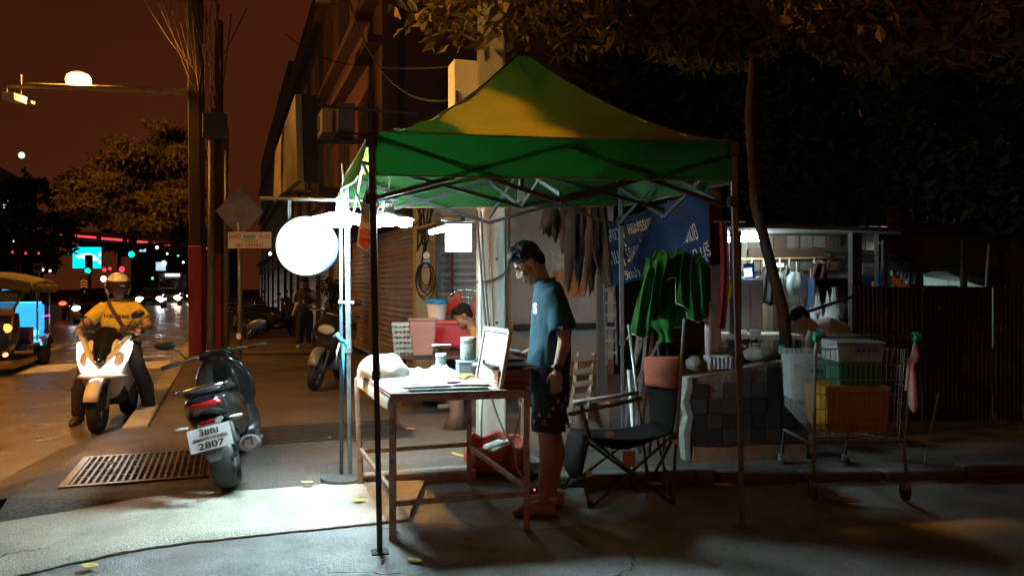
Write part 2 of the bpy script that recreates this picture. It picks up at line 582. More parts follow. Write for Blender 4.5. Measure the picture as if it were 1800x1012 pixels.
# kerb stones: one by one near, one run beyond
kerb = thing('kerb', 'worn pale kerb between the road and the pavement', 'kerb', st(8.2, -0.84), w=True)
del kerb['category']; del kerb['label']; struct(kerb)
for i in range(24):
    u0 = 8.25 + i * 1.0
    mb = MB()
    a, b = st(u0 + 0.012, -0.845), st(u0 + 0.985, -0.845)
    z = 0.075 + random.uniform(-0.012, 0.012)
    mb.beam(a + Vector((0, 0, (z - 0.12) / 2)), b + Vector((0, 0, (z - 0.12) / 2)), 0.235 + random.uniform(-0.01, 0.01), z + 0.12)
    mb.build('kerb_stone', kerb_paint, kerb, bevel=0.02)
mb = MB(); mb.beam(st(32.3, -0.845, -0.02), st(120, -0.845, -0.02), 0.235, 0.19)
mb.build('kerb_run', kerb_paint, kerb)
# kerb strip at the edge of the yard, in front of the tiled wall
yard_kerb = thing('yard_kerb', 'x', 'x', (0.4, 5.3, 0), w=True)
del yard_kerb['category']; del yard_kerb['label']; struct(yard_kerb)
for i in range(9):
    a = Vector((0.22 + i * 0.62, 5.42 + i * 0.055, 0)); b = a + Vector((0.605, 0.053, 0))
    mb = MB(); h = 0.085 + random.uniform(-0.02, 0.02)
    mb.beam(a + Vector((0, 0, h / 2)), b + Vector((0, 0, h / 2)), 0.15 + random.uniform(-0.02, 0.02), h)
    mb.build('kerb_stone', M('kerb_old', (0.075, 0.075, 0.07), 0.7, var=0.3, scale=7, bump=0.6, bscale=35, stain=0.6, stain_col=(0.06, 0.05, 0.04), stain_scale=5), yard_kerb, bevel=0.02)
# pale step at the pavement's near edge under the table
mb = MB()
mb.beam((-1.05, 5.46, 0.035), (-0.28, 5.70, 0.035), 0.16, 0.085)
struct(mb.build('pavement_step', M('step_concrete', (0.36, 0.36, 0.33), 0.7, var=0.3, scale=8, bump=0.5, bscale=40, stain=0.5, stain_col=(0.1, 0.1, 0.08), stain_scale=6), bevel=0.015))

# painted crossing and hatch lines on the road
marks = bpy.data.objects.new('road_markings', None); COL.objects.link(marks); struct(marks)
def mark(u0, u1, v0, v1, skew=0.0):
    mb = MB()
    mb.add([st(u0, v0, -0.095), st(u0 + skew, v1, -0.095), st(u1 + skew, v1, -0.095), st(u1, v0, -0.095)], [(0, 1, 2, 3)])
    mb.build('painted_bar', road_white, marks)
for v in (-1.5, -3.1, -4.7, -6.3, -7.9): mark(15.5, 17.1, v - 0.4, v + 0.4, 0.25)
for i in range(7): mark(18.3 + i * 1.15, 18.5 + i * 1.15, -2.1, -1.15)
for i in range(6): mark(18.6 + i * 1.1, 18.85 + i * 1.1, -6.3, -4.0)
mark(18.0, 26.0, -4.15, -3.95)
mark(30, 36, -6.9, -6.75); mark(42, 48, -6.9, -6.75); mark(54, 60, -6.9, -6.75)

# drain grate let into the pavement's corner
grate = thing('drain_grate', 'rusty steel drain grate in the pavement beside the parked scooter', 'drain grate', st(6.4, -0.6, 0.05), ANG)
grate.scale = (1, 1, 0.35)
steel_grate = M('steel_grate', (0.085, 0.075, 0.065), 0.35, 0.6, var=0.4, scale=10, stain=0.7, stain_col=(0.11, 0.05, 0.02), stain_scale=6)
mb = MB(); mb.box((0, 0, 0.006), (0.86, 0.92, 0.006)); mb.build('pit_shade', M('pit_shade_black', (0.004, 0.004, 0.004), 0.9), grate)  # flat black plate; the shade of a pit is put into its colour
for sx in (-1, 1):
    mb = MB(); mb.box((sx * 0.45, 0, 0.016), (0.05, 1.0, 0.032)); mb.build('frame', steel_grate, grate)
    mb = MB(); mb.box((0, sx * 0.48, 0.017), (0.85, 0.05, 0.034)); mb.build('frame', steel_grate, grate)
mb = MB(); mb.box((0, 0, 0.021), (0.016, 0.91, 0.026)); bar = mb.build('bar', steel_grate, grate)
for i in range(19):
    o = bar if i == 0 else bar.copy()
    if i: COL.objects.link(o)
    o.location = (-0.405 + i * 0.045, 0, 0)
for i in range(3):
    mb = MB(); mb.box((0, -0.24 + i * 0.24, 0.018), (0.85, 0.014, 0.022)); mb.build('cross_bar', steel_grate, grate)

grate_b = thing('manhole_slab', 'ribbed dark drain cover in the pavement behind the parked scooter', 'drain cover', st(7.3, 0.85, 0.05), ANG)
mb = MB(); mb.box((0, 0, 0.006), (1.5, 0.95, 0.010)); mb.build('plate', steel_grate, grate_b, bevel=0.004)
mb = MB(); mb.box((0, 0, 0.016), (1.4, 0.02, 0.012)); rib = mb.build('rib', steel_grate, grate_b)
for i in range(13):
    o = rib if i == 0 else rib.copy()
    if i: COL.objects.link(o)
    o.location = (0, -0.42 + i * 0.07, 0)

# ================================================================== BUILDINGS
def shutter_mesh(p0, d, w, z0, z1, nrm, pitch=0.095, depth=0.032):
    """rolling-shutter curtain: a real corrugated sheet"""
    mb = MB()
    n = max(3, int((z1 - z0) / pitch))
    prof = []
    for i in range(n):
        z = z0 + (z1 - z0) * i / n
        h = (z1 - z0) / n
        prof += [(z, 0.0), (z + h * 0.15, depth), (z + h * 0.6, depth * 0.85), (z + h * 0.9, 0.0)]
    prof.append((z1, 0.0))
    p0, d, nrm = Vector(p0), Vector(d), Vector(nrm)
    a = [p0 + nrm * o + Vector((0, 0, z - p0.z)) for z, o in prof]
    b = [p + d * w for p in a]
    mb.add(a + b, [(i, i + 1, len(a) + i + 1, len(a) + i) for i in range(len(a) - 1)])
    return mb

wall_red = M('wall_red_plaster', (0.115, 0.055, 0.042), 0.85, var=0.2, scale=0.6, bump=0.2, bscale=30, stain=0.55, stain_col=(0.10, 0.05, 0.04), stain_scale=0.5, streak=(1, 1, 0.25))
wall_dark = M('wall_dark_plaster', (0.045, 0.030, 0.027), 0.85, var=0.25, scale=0.8, bump=0.2, bscale=30, stain=0.5, stain_scale=0.6, streak=(1, 1, 0.3))
wall_grey = M('wall_grey_plaster', (0.30, 0.30, 0.32), 0.85, var=0.18, scale=1.3, bump=0.25, bscale=35, stain=0.65, stain_col=(0.15, 0.145, 0.15), stain_scale=1.4)
wall_cream = M('wall_cream_plaster', (0.42, 0.40, 0.30), 0.8, var=0.18, scale=2, bump=0.2, bscale=35, stain=0.6, stain_col=(0.2, 0.17, 0.11), stain_scale=2, streak=(1, 1, 0.4))
shutter_brown = M('shutter_brown', (0.46, 0.33, 0.24), 0.30, 0.45, var=0.2, scale=3, stain=0.5, stain_col=(0.11, 0.07, 0.05), stain_scale=2.5, streak=(1, 1, 4))
shutter_silver = M('shutter_silver', (0.38, 0.41, 0.43), 0.4, 0.45, var=0.18, scale=3, stain=0.4, stain_col=(0.2, 0.2, 0.2), stain_scale=2, streak=(1, 1, 4))
win_dark = M('window_dark_glass', (0.015, 0.016, 0.02), 0.12, var=0.1)
UD = Vector((-SS, CC, 0)); VD = Vector((CC, SS, 0))

def street_box(mb, u0, u1, v0, v1, z0, z1):
    c = st((u0 + u1) / 2, (v0 + v1) / 2, (z0 + z1) / 2)
    return mb.box(c, (abs(v1 - v0), abs(u1 - u0), z1 - z0), ANG)

def shophouse(label, u0, u1, height, bays, wall_mat, sh_mats, ledges=(3.3, 6.1, 7.0, 9.6), fins=True, windows=True, depth=11.0):
    t = thing('shophouse', label, 'building', st(u0, 2.6, 0.05), w=True, group='shophouses along the pavement')
    mb = MB(); street_box(mb, u0, u1, 2.78, depth, 0.05, height); mb.build('wall', wall_mat, t)
    n = len(bays)
    w = (u1 - u0) / n
    for i, top in enumerate(bays):
        a, b = u0 + i * w, u0 + (i + 1) * w
        mb = MB(); street_box(mb, a, a + 0.22, 2.58, 2.775, 0.05, 3.2); mb.build('pilaster', wall_mat, t)
        mb = MB(); street_box(mb, a + 0.222, b - 0.002, 2.62, 2.775, top, 3.2); mb.build('fascia', wall_dark, t)
        sm = sh_mats[i % len(sh_mats)]
        sh = shutter_mesh(st(a + 0.225, 2.70, 0.06), UD, w - 0.23, 0.06, top - 0.36, -VD).build('shutter', sm, t, fix=False)
        # perforated upper section of the shutter
        mb = MB()
        for r_ in range(6):
            zz = top - 0.36 + 0.06 * r_
            mb.beam(st(a + 0.225, 2.70, zz + 0.012), st(b - 0.005, 2.70, zz + 0.012), 0.012, 0.022)
        k = int((w - 0.23) / 0.07)
        for q in range(k + 1):
            mb.beam(st(a + 0.225 + q * 0.07, 2.703, top - 0.36), st(a + 0.225 + q * 0.07, 2.703, top), 0.010, 0.014)
        mb.build('shutter_grille', sm, t)
        mb = MB(); street_box(mb, a + 0.23, a + 0.27, 2.655, 2.69, 0.05, top); mb.build('shutter_rail', dark_grey_metal, t)
    if height > 4:
        for z in ledges:
            if z < height - 0.5:
                mb = MB(); street_box(mb, u0 + 0.001, u1 - 0.001, 2.30 if z < 4 else 2.5, 2.776, z, z + 0.16); mb.build('ledge', wall_mat, t)
        if fins:
            for i in range(n + 1):
                a = u0 + 0.003 + i * (u1 - u0 - 0.266) / n
                mb = MB(); street_box(mb, a, a + 0.26, 2.42, 2.772, 3.47, height - 0.1); mb.build('fin', wall_mat, t)
        if windows:
            for z in (4.0, 7.4, 10.2):
                if z + 1.6 > height: break
                for i in range(n):
                    a = u0 + (i + 0.3) * w; b = u0 + (i + 0.75) * w
                    mb = MB(); street_box(mb, a, b, 2.70, 2.774, z, z + 1.5); fr = mb.build('window', dark_grey_metal, t)
                    mb = MB(); street_box(mb, a + 0.07, b - 0.07, 2.69, 2.698, z + 0.07, z + 1.43); mb.build('pane', win_dark, fr)
    return t

# low annex with the brown shutters, then the tall red-brown block, then the row fading down the street
annex = shophouse('low shop annex with brown rolling shutters beside the parked motorbike', 11.0, 14.68, 3.3, [2.42], wall_cream, [shutter_brown], depth=5.7)
tall = shophouse('tall red-brown apartment block rising behind the green canopy', 14.72, 24.4, 16.0, [2.45, 2.45, 2.5], wall_red, [shutter_brown, shutter_silver], fins=False)
shophouse('dark shophouse further down the pavement behind the walking woman', 24.44, 39.0, 11.5, [2.5, 2.5, 2.5, 2.5], wall_dark, [shutter_silver, shutter_brown], fins=False)
shophouse('farthest shophouse block at the end of the pavement', 39.04, 72.0, 12.5, [2.5] * 6, wall_dark, [shutter_silver], windows=False, fins=False)
# end wall of the tall block: down pipe, ledges, small window
mb = MB(); mb.tube([st(14.66, 3.15, 3.4), st(14.66, 3.15, 15)], 0.05, 8); mb.build('down_pipe', wall_dark, tall)
for z in (6.2, 9.2, 12.2):
    mb = MB(); street_box(mb, 14.66, 14.718, 2.8, 10.9, z, z + 0.12); mb.build('ledge', wall_red, tall)

# the annex's end wall: silver shutter, grey plaster panels, rail
def end_box(mb, v0, v1, z0, z1, u0, u1):
    return street_box(mb, u0, u1, v0, v1, z0, z1)
mb = MB(); end_box(mb, 2.86, 2.92, 0.05, 2.5, 10.90, 10.985); mb.build('shutter_rail', grey_metal, annex)
shutter_mesh(st(10.96, 2.925, 0.06), VD, 1.04, 0.06, 2.48, -UD, 0.10, 0.03).build('shutter', shutter_silver, annex, fix=False)
mb = MB(); end_box(mb, 3.07, 3.10, 0.05, 2.4, 10.84, 10.90); mb.build('shutter_rail', M('rail_maroon', (0.10, 0.035, 0.04), 0.5), annex)
mb = MB(); end_box(mb, 3.98, 5.7, 0.05, 3.3, 10.80, 10.995); mb.build('end_wall', wall_grey, annex)
mb = MB(); end_box(mb, 4.02, 5.65, 0.78, 0.86, 10.70, 10.797); mb.build('rail', black_metal, annex)
mb = MB(); end_box(mb, 4.02, 5.65, 0.05, 0.28, 10.72, 10.796); mb.build('skirting', M('brick_dado', (0.16, 0.075, 0.05), 0.8, var=0.4, scale=9), annex)
poster = thing('poster', 'torn orange and white poster on the grey wall behind the man', 'poster', st(10.79, 4.9, 1.5), w=True)
mb = MB(); end_box(mb, 4.66, 5.20, 1.26, 1.66, 10.786, 10.798); mb.build('sheet', M('poster_orange', (0.38, 0.12, 0.04), 0.8, var=0.3, scale=14, stain=0.6, stain_col=(0.4, 0.36, 0.3), stain_scale=7), poster)
mb = MB(); end_box(mb, 4.64, 5.16, 1.68, 1.95, 10.785, 10.797); mb.build('sheet', M('poster_white', (0.4, 0.38, 0.36), 0.8, var=0.3, scale=14), poster)
ac_case = M('ac_case', (0.22, 0.21, 0.20), 0.5, var=0.15, scale=6)
for k, (u, z, lab) in enumerate(((15.8, 4.5, 'air conditioner box low on the tall block beside the canopy'), (18.6, 5.0, 'air conditioner box on the second bay of the tall block'), (19.0, 8.4, 'air conditioner box high on the tall block'), (26.4, 4.6, 'air conditioner box on the dark shophouse above the round sign'), (31.0, 5.2, 'air conditioner box further along the dark shophouse'))):
    t = thing('air_conditioner', lab, 'air conditioner', st(u, 2.2, z), ANG, 'air conditioners on the facades')
    mb = MB(); mb.box((0, 0, 0.28), (0.34, 0.85, 0.56)); mb.build('case', ac_case, t, bevel=0.02)
    mb = MB(); mb.lathe([(0.001, 0), (0.21, 0), (0.21, 0.02), (0.001, 0.02)], 20, (-0.172, 0.12, 0.28), Matrix.Rotation(R(-90), 3, 'Y')); mb.build('fan_grille', dark_grey_metal, t)
    for y in (-0.3, 0.3):
        mb = MB(); mb.beam((-0.15, y, -0.02), (0.38, y, -0.02), 0.04, 0.04); mb.build('bracket', dark_grey_metal, t)
# far left of the street: dark masses with a few lit windows
def far_block(label, u0, u1, v0, v1, h, lit, seed):
    rnd = random.Random(seed)
    t = thing('far_building', label, 'building', st(u0, v1), w=True, group='far buildings across the road')
    mb = MB(); street_box(mb, u0, u1, v0, v1, 0, h); mb.build('wall', wall_dark, t)
    for i in range(int((u1 - u0) / 3.2)):
        for j in range(int(h / 3.3)):
            a = u0 + 0.8 + i * 3.2; z = 1.2 + j * 3.3
            mb = MB(); street_box(mb, a, a + 1.6, v1 - 0.01, v1 + 0.06, z, z + 1.5)
            mb.build('window', lit if rnd.random() < 0.12 else win_dark, t)
    for j in range(int((v1 - v0) / 3.2)):
        for k in range(int(h / 3.3)):
            b = v0 + 0.8 + j * 3.2; z = 1.2 + k * 3.3
            mb = MB(); street_box(mb, u0 - 0.06, u0 + 0.01, b, b + 1.6, z, z + 1.5)
            mb.build('window', lit if rnd.random() < 0.15 else win_dark, t)
    return t
lit_warm = EM('lit_window_warm', (1.0, 0.62, 0.28), 0.9)
lit_cool = EM('lit_window_cool', (0.6, 0.85, 1.0), 0.9)
far_block('dark low building across the road behind the tuk-tuk', 34, 52, -28, -16.5, 7.5, lit_warm, 3)
far_block('dark building further off behind the video billboard', 62, 84, -30, -17, 11, lit_cool, 5)
far_block('pale far building closing the road behind the headlights', 150, 165, -16, 2, 12, lit_cool, 8)

# raised walkway with red light strips crossing the far road
walk = thing('footbridge', 'far footbridge outlined with red lights over the road', 'footbridge', st(70, -13), w=True)
mb = MB(); street_box(mb, 70, 73, -18, 1.5, 5.2, 5.9); mb.build('deck', wall_dark, walk)
for v in (-15, -0.2):
    mb = MB(); street_box(mb, 71, 72, v - 0.4, v + 0.4, 0, 5.2); mb.build('pier', wall_dark, walk)
red_em = EM('red_light_strip', (1.0, 0.05, 0.07), 1.6)
for i in range(9):
    v = -17.2 + i * 1.9
    mb = MB(); mb.beam(st(69.9, v, 6.05 - i * 0.16), st(69.9, v + 1.5, 6.05 - i * 0.16 - 0.1), 0.12, 0.16); mb.build('light_strip', red_em, walk)

# ================================================================== UTILITY POLES, STREET LAMPS, SIGNS
assumed_sodium_lens = EM('assumed_sodium_lens', SODIUM, POWER_SODIUM)
sodium_mast = EM('sodium_mast_lens', SODIUM, POWER_MAST)
sodium_far = EM('sodium_far_lens', (1.0, 0.5, 0.12), 28.0)
pole_concrete = M('pole_concrete', (0.26, 0.275, 0.255), 0.8, var=0.25, scale=5, bump=0.35, bscale=45, stain=0.6, stain_col=(0.14, 0.13, 0.11), stain_scale=3, streak=(1, 1, 0.3))
pole_red = M('pole_red_paint', (0.28, 0.035, 0.035), 0.6, var=0.35, scale=4, stain=0.5, stain_col=(0.2, 0.12, 0.1), stain_scale=3, streak=(1, 1, 0.4))
pole_brown = M('pole_brown', (0.07, 0.045, 0.037), 0.8, var=0.3, scale=4, streak=(1, 1, 0.3))

def lamp_head(t, p, d, mat):
    """full cut-off lantern at p: a deep round shade with the glowing lens recessed inside it"""
    p = Vector(p)
    mb = MB(); mb.lathe([(0.225, -0.115), (0.235, -0.115), (0.235, 0.02), (0.12, 0.09), (0.001, 0.10), (0.001, 0.012), (0.225, 0.010), (0.225, -0.115)], 28, p, caps=False); mb.build('lamp_head', M('lantern_grey', (0.06, 0.06, 0.06), 0.7), t, smooth=40)
    mb = MB(); mb.lathe([(0.001, -0.004), (0.10, -0.004), (0.10, 0.006), (0.001, 0.006)], 24, p); mb.build('lamp_lens', mat, t)

# the mast with the arm over the road (utility pole cluster at the kerb)
mast = thing('utility_pole', 'thick dark utility pole with red-painted foot and a lamp arm over the road', 'utility pole', at(347, 620, 15.5), w=True)
Y0 = 15.5
b = at(347, 500, Y0); b.z = 0.05
mb = MB(); mb.beam(b, b + Vector((0, 0, 2.2)), 0.27, 0.27); mb.build('painted_foot', pole_red, mast, bevel=0.02)
mb = MB(); mb.beam(b + Vector((0, 0, 2.2)), b + Vector((-0.05, 0, 8.5)), 0.25, 0.25); mb.build('shaft', pole_brown, mast, bevel=0.02)
mb = MB(); c = at(371, 500, Y0 - 0.05); mb.tube([(c.x, c.y, 0.05), (c.x, c.y, 5.0)], 0.075, 10); mb.build('conduit', M('conduit_grey', (0.24, 0.21, 0.2), 0.6, var=0.2), mast, smooth=True)
mb = MB(); c = at(385, 500, Y0 + 0.05); mb.beam((c.x, c.y, 0.05), (c.x, c.y, 2.1), 0.13, 0.13); mb.build('painted_conduit', pole_red, mast)
mb = MB(); mb.beam((c.x, c.y, 2.1), (c.x, c.y, 6.8), 0.13, 0.13); mb.build('conduit', pole_brown, mast)
mb = MB(); c = at(398, 500, Y0 - 0.03); mb.tube([(c.x, c.y, 0.05), (c.x, c.y, 4.6)], 0.055, 10); mb.build('conduit', grey_metal, mast, smooth=True)
mb = MB(); mb.box(at(378, 222, Y0 - 0.2), (0.42, 0.25, 0.5)); mb.build('junction_box', M('box_dark', (0.07, 0.07, 0.08), 0.6), mast, bevel=0.02)
mb = MB(); mb.tube([at(334, 162, 15.5), at(200, 157, 15.15), at(60, 151, 14.9), at(8, 149, 14.8)], [0.075, 0.065, 0.055, 0.05], 10); mb.build('arm', M('arm_yellow', (0.5, 0.42, 0.2), 0.5, 0.2), mast, smooth=True)
lp = at(138, 141, 15.25)
mb = MB(); mb.tube([at(138, 156, 15.05), at(138, 147, 15.25)], 0.04, 8); mb.build('lamp_neck', grey_metal, mast)
mb = MB(); mb.ball(lp + Vector((0, 0, 0.10)), (0.15, 0.13, 0.055), 14); mb.build('lamp_head', grey_metal, mast, smooth=True)
mb = MB(); mb.ball(lp, (0.20, 0.17, 0.155), 16); mb.build('lamp_lens', sodium_mast, mast, smooth=True)
mb = MB(); mb.ball(lp - Vector((0, 0, 0.01)), (0.235, 0.205, 0.185), 24); mb.build('halo_shell', M('amber_halo', (0.8, 0.6, 0.2), 0.3, var=0.0, emit=(1.0, 0.62, 0.10), es=1.5, alpha=0.42), mast, smooth=True)  # added glowing shell standing in for the yellow halo round the lamp

cctv = thing('traffic_camera', 'pale traffic camera box hanging from the end of the lamp arm', 'camera', at(24, 172, 14.8), w=True)
mb = MB(); mb.box(at(25, 173, 14.8), (0.25, 0.4, 0.14)); mb.build('housing', white_paint, cctv, bevel=0.01)
mb = MB(); mb.tube([at(12, 151, 14.8), at(12, 172, 14.8)], 0.015, 6); mb.build('bracket', grey_metal, cctv)
mb = MB(); mb.tube([at(37, 132, 14.82), at(37, 166, 14.8)], 0.02, 6); mb.build('bracket', grey_metal, cctv)
mb = MB(); mb.box(at(54, 180, 14.8), (0.09, 0.12, 0.05)); mb.build('sensor', white_paint, cctv)

# unseen lamp, assumed from the orange light on the canopy, placed to light it
assumed_lamp = thing('street_lamp', 'assumed unseen sodium street lamp on a curved arm across the road from the stall', 'street lamp', st(5.0, -9.0, -0.1), w=True)
mb = MB(); mb.tube([st(5.0, -9.0, -0.1), st(5.0, -9.0, 5.6), st(5.0, -8.6, 6.6), st(5.0, -7.0, 7.0), st(5.0, -3.6, 7.05)], [0.10, 0.08, 0.07, 0.055, 0.045], 12); mb.build('pole', grey_metal, assumed_lamp, smooth=True)
lamp_head(assumed_lamp, st(5.0, -3.2, 7.0), VD, assumed_sodium_lens)  # the assumed lamp's deep shade is shaped to keep light off far buildings
added_globe_lamp = thing('street_lamp', 'added unseen sodium globe street lamp further up the kerb behind the viewer', 'street lamp', st(-14.0, -0.6, -0.05), w=True, group='street lamps')  # unseen globe lamp added to light the tall wall, leaves and man's legs
mb = MB(); mb.tube([st(-14, -0.6, -0.05), st(-14, -0.6, 6.6), st(-14, -1.2, 7.4), st(-14, -2.9, 7.6)], [0.10, 0.08, 0.06, 0.045], 12); mb.build('pole', grey_metal, added_globe_lamp, smooth=True)
mb = MB(); mb.ball(st(-14, -3.0, 7.5), (0.16, 0.16, 0.14), 16); mb.build('lamp_lens', EM('added_sodium_globe', (1.0, 0.27, 0.035), POWER_GLOBE), added_globe_lamp, smooth=True)
# farther lamps, each a point of light seen down the street
for (px, py, Y, lab) in ((290, 345, 44, 'far street lamp glowing through the lit tree'), (315, 373, 60, 'farthest small street lamp under the lit tree')):
    p = at(px, py, Y)
    t = thing('street_lamp', lab, 'street lamp', (p.x, p.y, 0), w=True, group='street lamps')
    mb = MB(); q = p + VD * 1.6; mb.tube([(q.x, q.y, 0), (q.x, q.y, p.z - 0.3), (q.x, q.y, p.z), p], [0.08, 0.07, 0.06, 0.05], 8); mb.build('pole', dark_grey_metal, t)
    mb = MB(); mb.ball(p - Vector((0, 0, 0.05)), (0.22, 0.22, 0.18), 10); mb.build('lamp_lens', sodium_far, t, smooth=True)

# concrete pole beside the stall
cpole = thing('concrete_pole', 'square grey concrete utility pole with cables behind the stall table', 'utility pole', at(864, 780, 6.78), w=True)
pb = at(864, 500, 6.78); pb.z = 0.05
def sq(c, w): return [Vector((c.x + x * w / 2, c.y + y * w / 2, c.z)) for x, y in ((-1, -1), (1, -1), (1, 1), (-1, 1))]
mb = MB(); mb.loft([sq(pb, 0.265), sq(pb + Vector((0, 0, 2.5)), 0.25), sq(pb + Vector((0, 0, 4.4)), 0.235)]); mb.build('shaft', pole_concrete, cpole, bevel=0.02)
mb = MB()
for z in (0.5, 1.05, 1.6, 2.15): mb.tube([pb + Vector((0.05, -0.137, z)), pb + Vector((0.05, -0.12, z))], 0.014, 8)
mb.build('bolt_hole', M('hole_black', (0.005, 0.005, 0.005), 0.9), cpole)
mb = MB(); mb.tube([at(844, 845, 6.5) + Vector((0, 0, 0.3)), at(846, 690, 6.5), at(843, 560, 6.5), at(846, 400, 6.55), at(850, 365, 6.55)], 0.016, 8); mb.build('conduit', cable_white, cpole, smooth=True)
def drape(a, b, sag, r, mat, name, parent, n=12):
    a, b = Vector(a), Vector(b)
    mb = MB(); mb.tube([a.lerp(b, i / n) - Vector((0, 0, sag * 4 * (i / n) * (1 - i / n))) for i in range(n + 1)], r, 6)
    return mb.build(name, mat, parent, smooth=True)
drape(at(836, 495, 6.6), at(890, 478, 6.62), 0.03, 0.008, cable_black, 'cable', cpole)
drape(at(893, 380, 6.62), at(893, 478, 6.62), 0.0, 0.011, cable_black, 'cable', cpole)
drape(at(838, 370, 6.5), at(862, 640, 6.4), 0.10, 0.009, cable_black, 'cable', cpole)
drape(at(845, 372, 6.5), at(868, 640, 6.4), 0.14, 0.007, cable_black, 'cable', cpole)
drape(at(862, 690, 6.4), at(900, 780, 5.6), 0.05, 0.008, cable_black, 'cable', cpole)
drape(at(862, 470, 6.63), at(866, 585, 6.63), 0.0, 0.004, cable_white, 'cable', cpole)
# metal cabinet high on that pole
cab = thing('pole_cabinet', 'white metal cabinet mounted high on the pole behind the canopy peak', 'cabinet', at(817, 150, 6.7), w=True)
cm = Matrix.Rotation(R(18), 3, 'Z')
mb = MB(); mb.box(at(818, 156, 6.85), (0.26, 0.24, 0.44), cm); mb.build('case', white_paint, cab, bevel=0.006)
mb = MB(); mb.box(at(803, 170, 6.70), (0.02, 0.02, 0.10), cm); mb.build('latch', dark_grey_metal, cab)
mb = MB(); mb.box(at(843, 113, 6.8), (0.03, 0.04, 0.12), cm); mb.build('bracket', grey_metal, cab)

# small white notice on its own pole
notice = thing('notice_sign', 'small white sign with red and green Thai lettering on a thin pole', 'sign', at(421, 600, 12.5), w=True)
Yn = 12.5
pz = at(421, 500, Yn); mb = MB(); mb.tube([(pz.x, pz.y, 0.05), (pz.x, pz.y, 2.45)], 0.032, 8); mb.build('pole', grey_metal, notice, smooth=True)
mb = MB(); mb.box((pz.x, pz.y - 0.036, 0.62), (0.075, 0.012, 0.09)); mb.build('sticker', white_paint, notice)
cn = at(439, 422, Yn - 0.06)
mb = MB(); mb.box(cn, (0.70, 0.016, 0.262)); mb.build('board', M('notice_white', (0.62, 0.65, 0.64), 0.5, var=0.08), notice)
mN = lambda dx, dz: Matrix.Translation(cn + Vector((dx, -0.011, dz))) @ Matrix.Rotation(R(90), 4, 'X')
text_mesh('lettering', 'รายหน้า', 0.10, letter_red, notice, mN(-0.235, 0.055), fit=0.20, bold=0.002)
text_mesh('lettering', 'ซอยนัก', 0.10, M('letter_green', (0.02, 0.16, 0.09), 0.7), notice, mN(0.0, 0.055), fit=0.20, bold=0.002)
text_mesh('lettering', 'เซ็มโซร์', 0.10, letter_red, notice, mN(0.24, 0.055), fit=0.17, bold=0.002)
text_mesh('lettering', '(มารดัดผม)', 0.062, letter_dark, notice, mN(-0.0, -0.015), fit=0.26)
text_mesh('lettering', '085-5459662', 0.085, letter_red, notice, mN(0.0, -0.085), fit=0.46, bold=0.0015)
# diamond road sign seen from the back, behind the notice
rs = thing('road_sign', 'grey back of a diamond road sign beside the dark pole', 'sign', at(425, 560, 13.6), w=True)
cr = at(421, 372, 13.6)
mb = MB(); mb.plate([(0, -0.46), (0.40, 0), (0, 0.46), (-0.40, 0)], mat4(cr, (1, 0.25, 0), (0, 0, 1)), 0.006); mb.build('panel', M('sign_back', (0.24, 0.22, 0.22), 0.5, 0.4), rs)
mb = MB(); mb.tube([(cr.x, cr.y + 0.05, 0.05), (cr.x, cr.y + 0.05, cr.z + 0.5)], 0.03, 8); mb.build('pole', grey_metal, rs)

# faded street billboard hung along the pavement
bb = thing('street_billboard', 'faded yellow signboard hung high over the pavement', 'sign', at(520, 300, 13), w=True)
p00, p01 = at(530, 166, 12.5), at(534, 318, 12.5)
p10, p11 = at(491, 268, 18.5), at(488, 352, 18.5)
mb = MB()
nrm = (p10 - p00).cross(p01 - p00).normalized() * 0.10
mb.add([p00, p10, p11, p01, p00 + nrm, p10 + nrm, p11 + nrm, p01 + nrm], [(0, 1, 2, 3), (4, 7, 6, 5), (0, 4, 5, 1), (1, 5, 6, 2), (2, 6, 7, 3), (3, 7, 4, 0)])
mb.build('panel', M('billboard_yellow', (0.24, 0.185, 0.085), 0.6, var=0.35, scale=1.5, stain=0.7, stain_col=(0.12, 0.09, 0.06), stain_scale=1.2), bb)
mb = MB(); mb.add([p00 + VD * 0.02, p01 + VD * 0.02, p01 + VD * 0.24, p00 + VD * 0.24, p00 + VD * 0.02 + UD * 0.2, p01 + VD * 0.02 + UD * 0.2, p01 + VD * 0.24 + UD * 0.2, p00 + VD * 0.24 + UD * 0.2],
   [(0, 1, 2, 3), (4, 7, 6, 5), (0, 4, 5, 1), (1, 5, 6, 2), (2, 6, 7, 3), (3, 7, 4, 0)]); mb.build('side_panel', wall_dark, bb)
mb = MB(); mb.tube([p00 + Vector((0.15, 0.1, -0.15)), p00 + VD * 1.9 + Vector((0, 0.1, -0.15))], 0.03, 6); mb.build('bracket', dark_grey_metal, bb)
mb = MB(); mb.tube([p01 + Vector((0.15, 0.1, 0.65)), p01 + VD * 1.9 + Vector((0, 0.1, 0.75))], 0.03, 6); mb.build('bracket', dark_grey_metal, bb)
mb = MB(); mb.beam(p01 + Vector((0.2, 0.3, -0.2)), p01 + VD * 1.9 + Vector((0.0, 0.3, -0.2)), 0.3, 0.25); mb.build('bracket', wall_dark, bb)

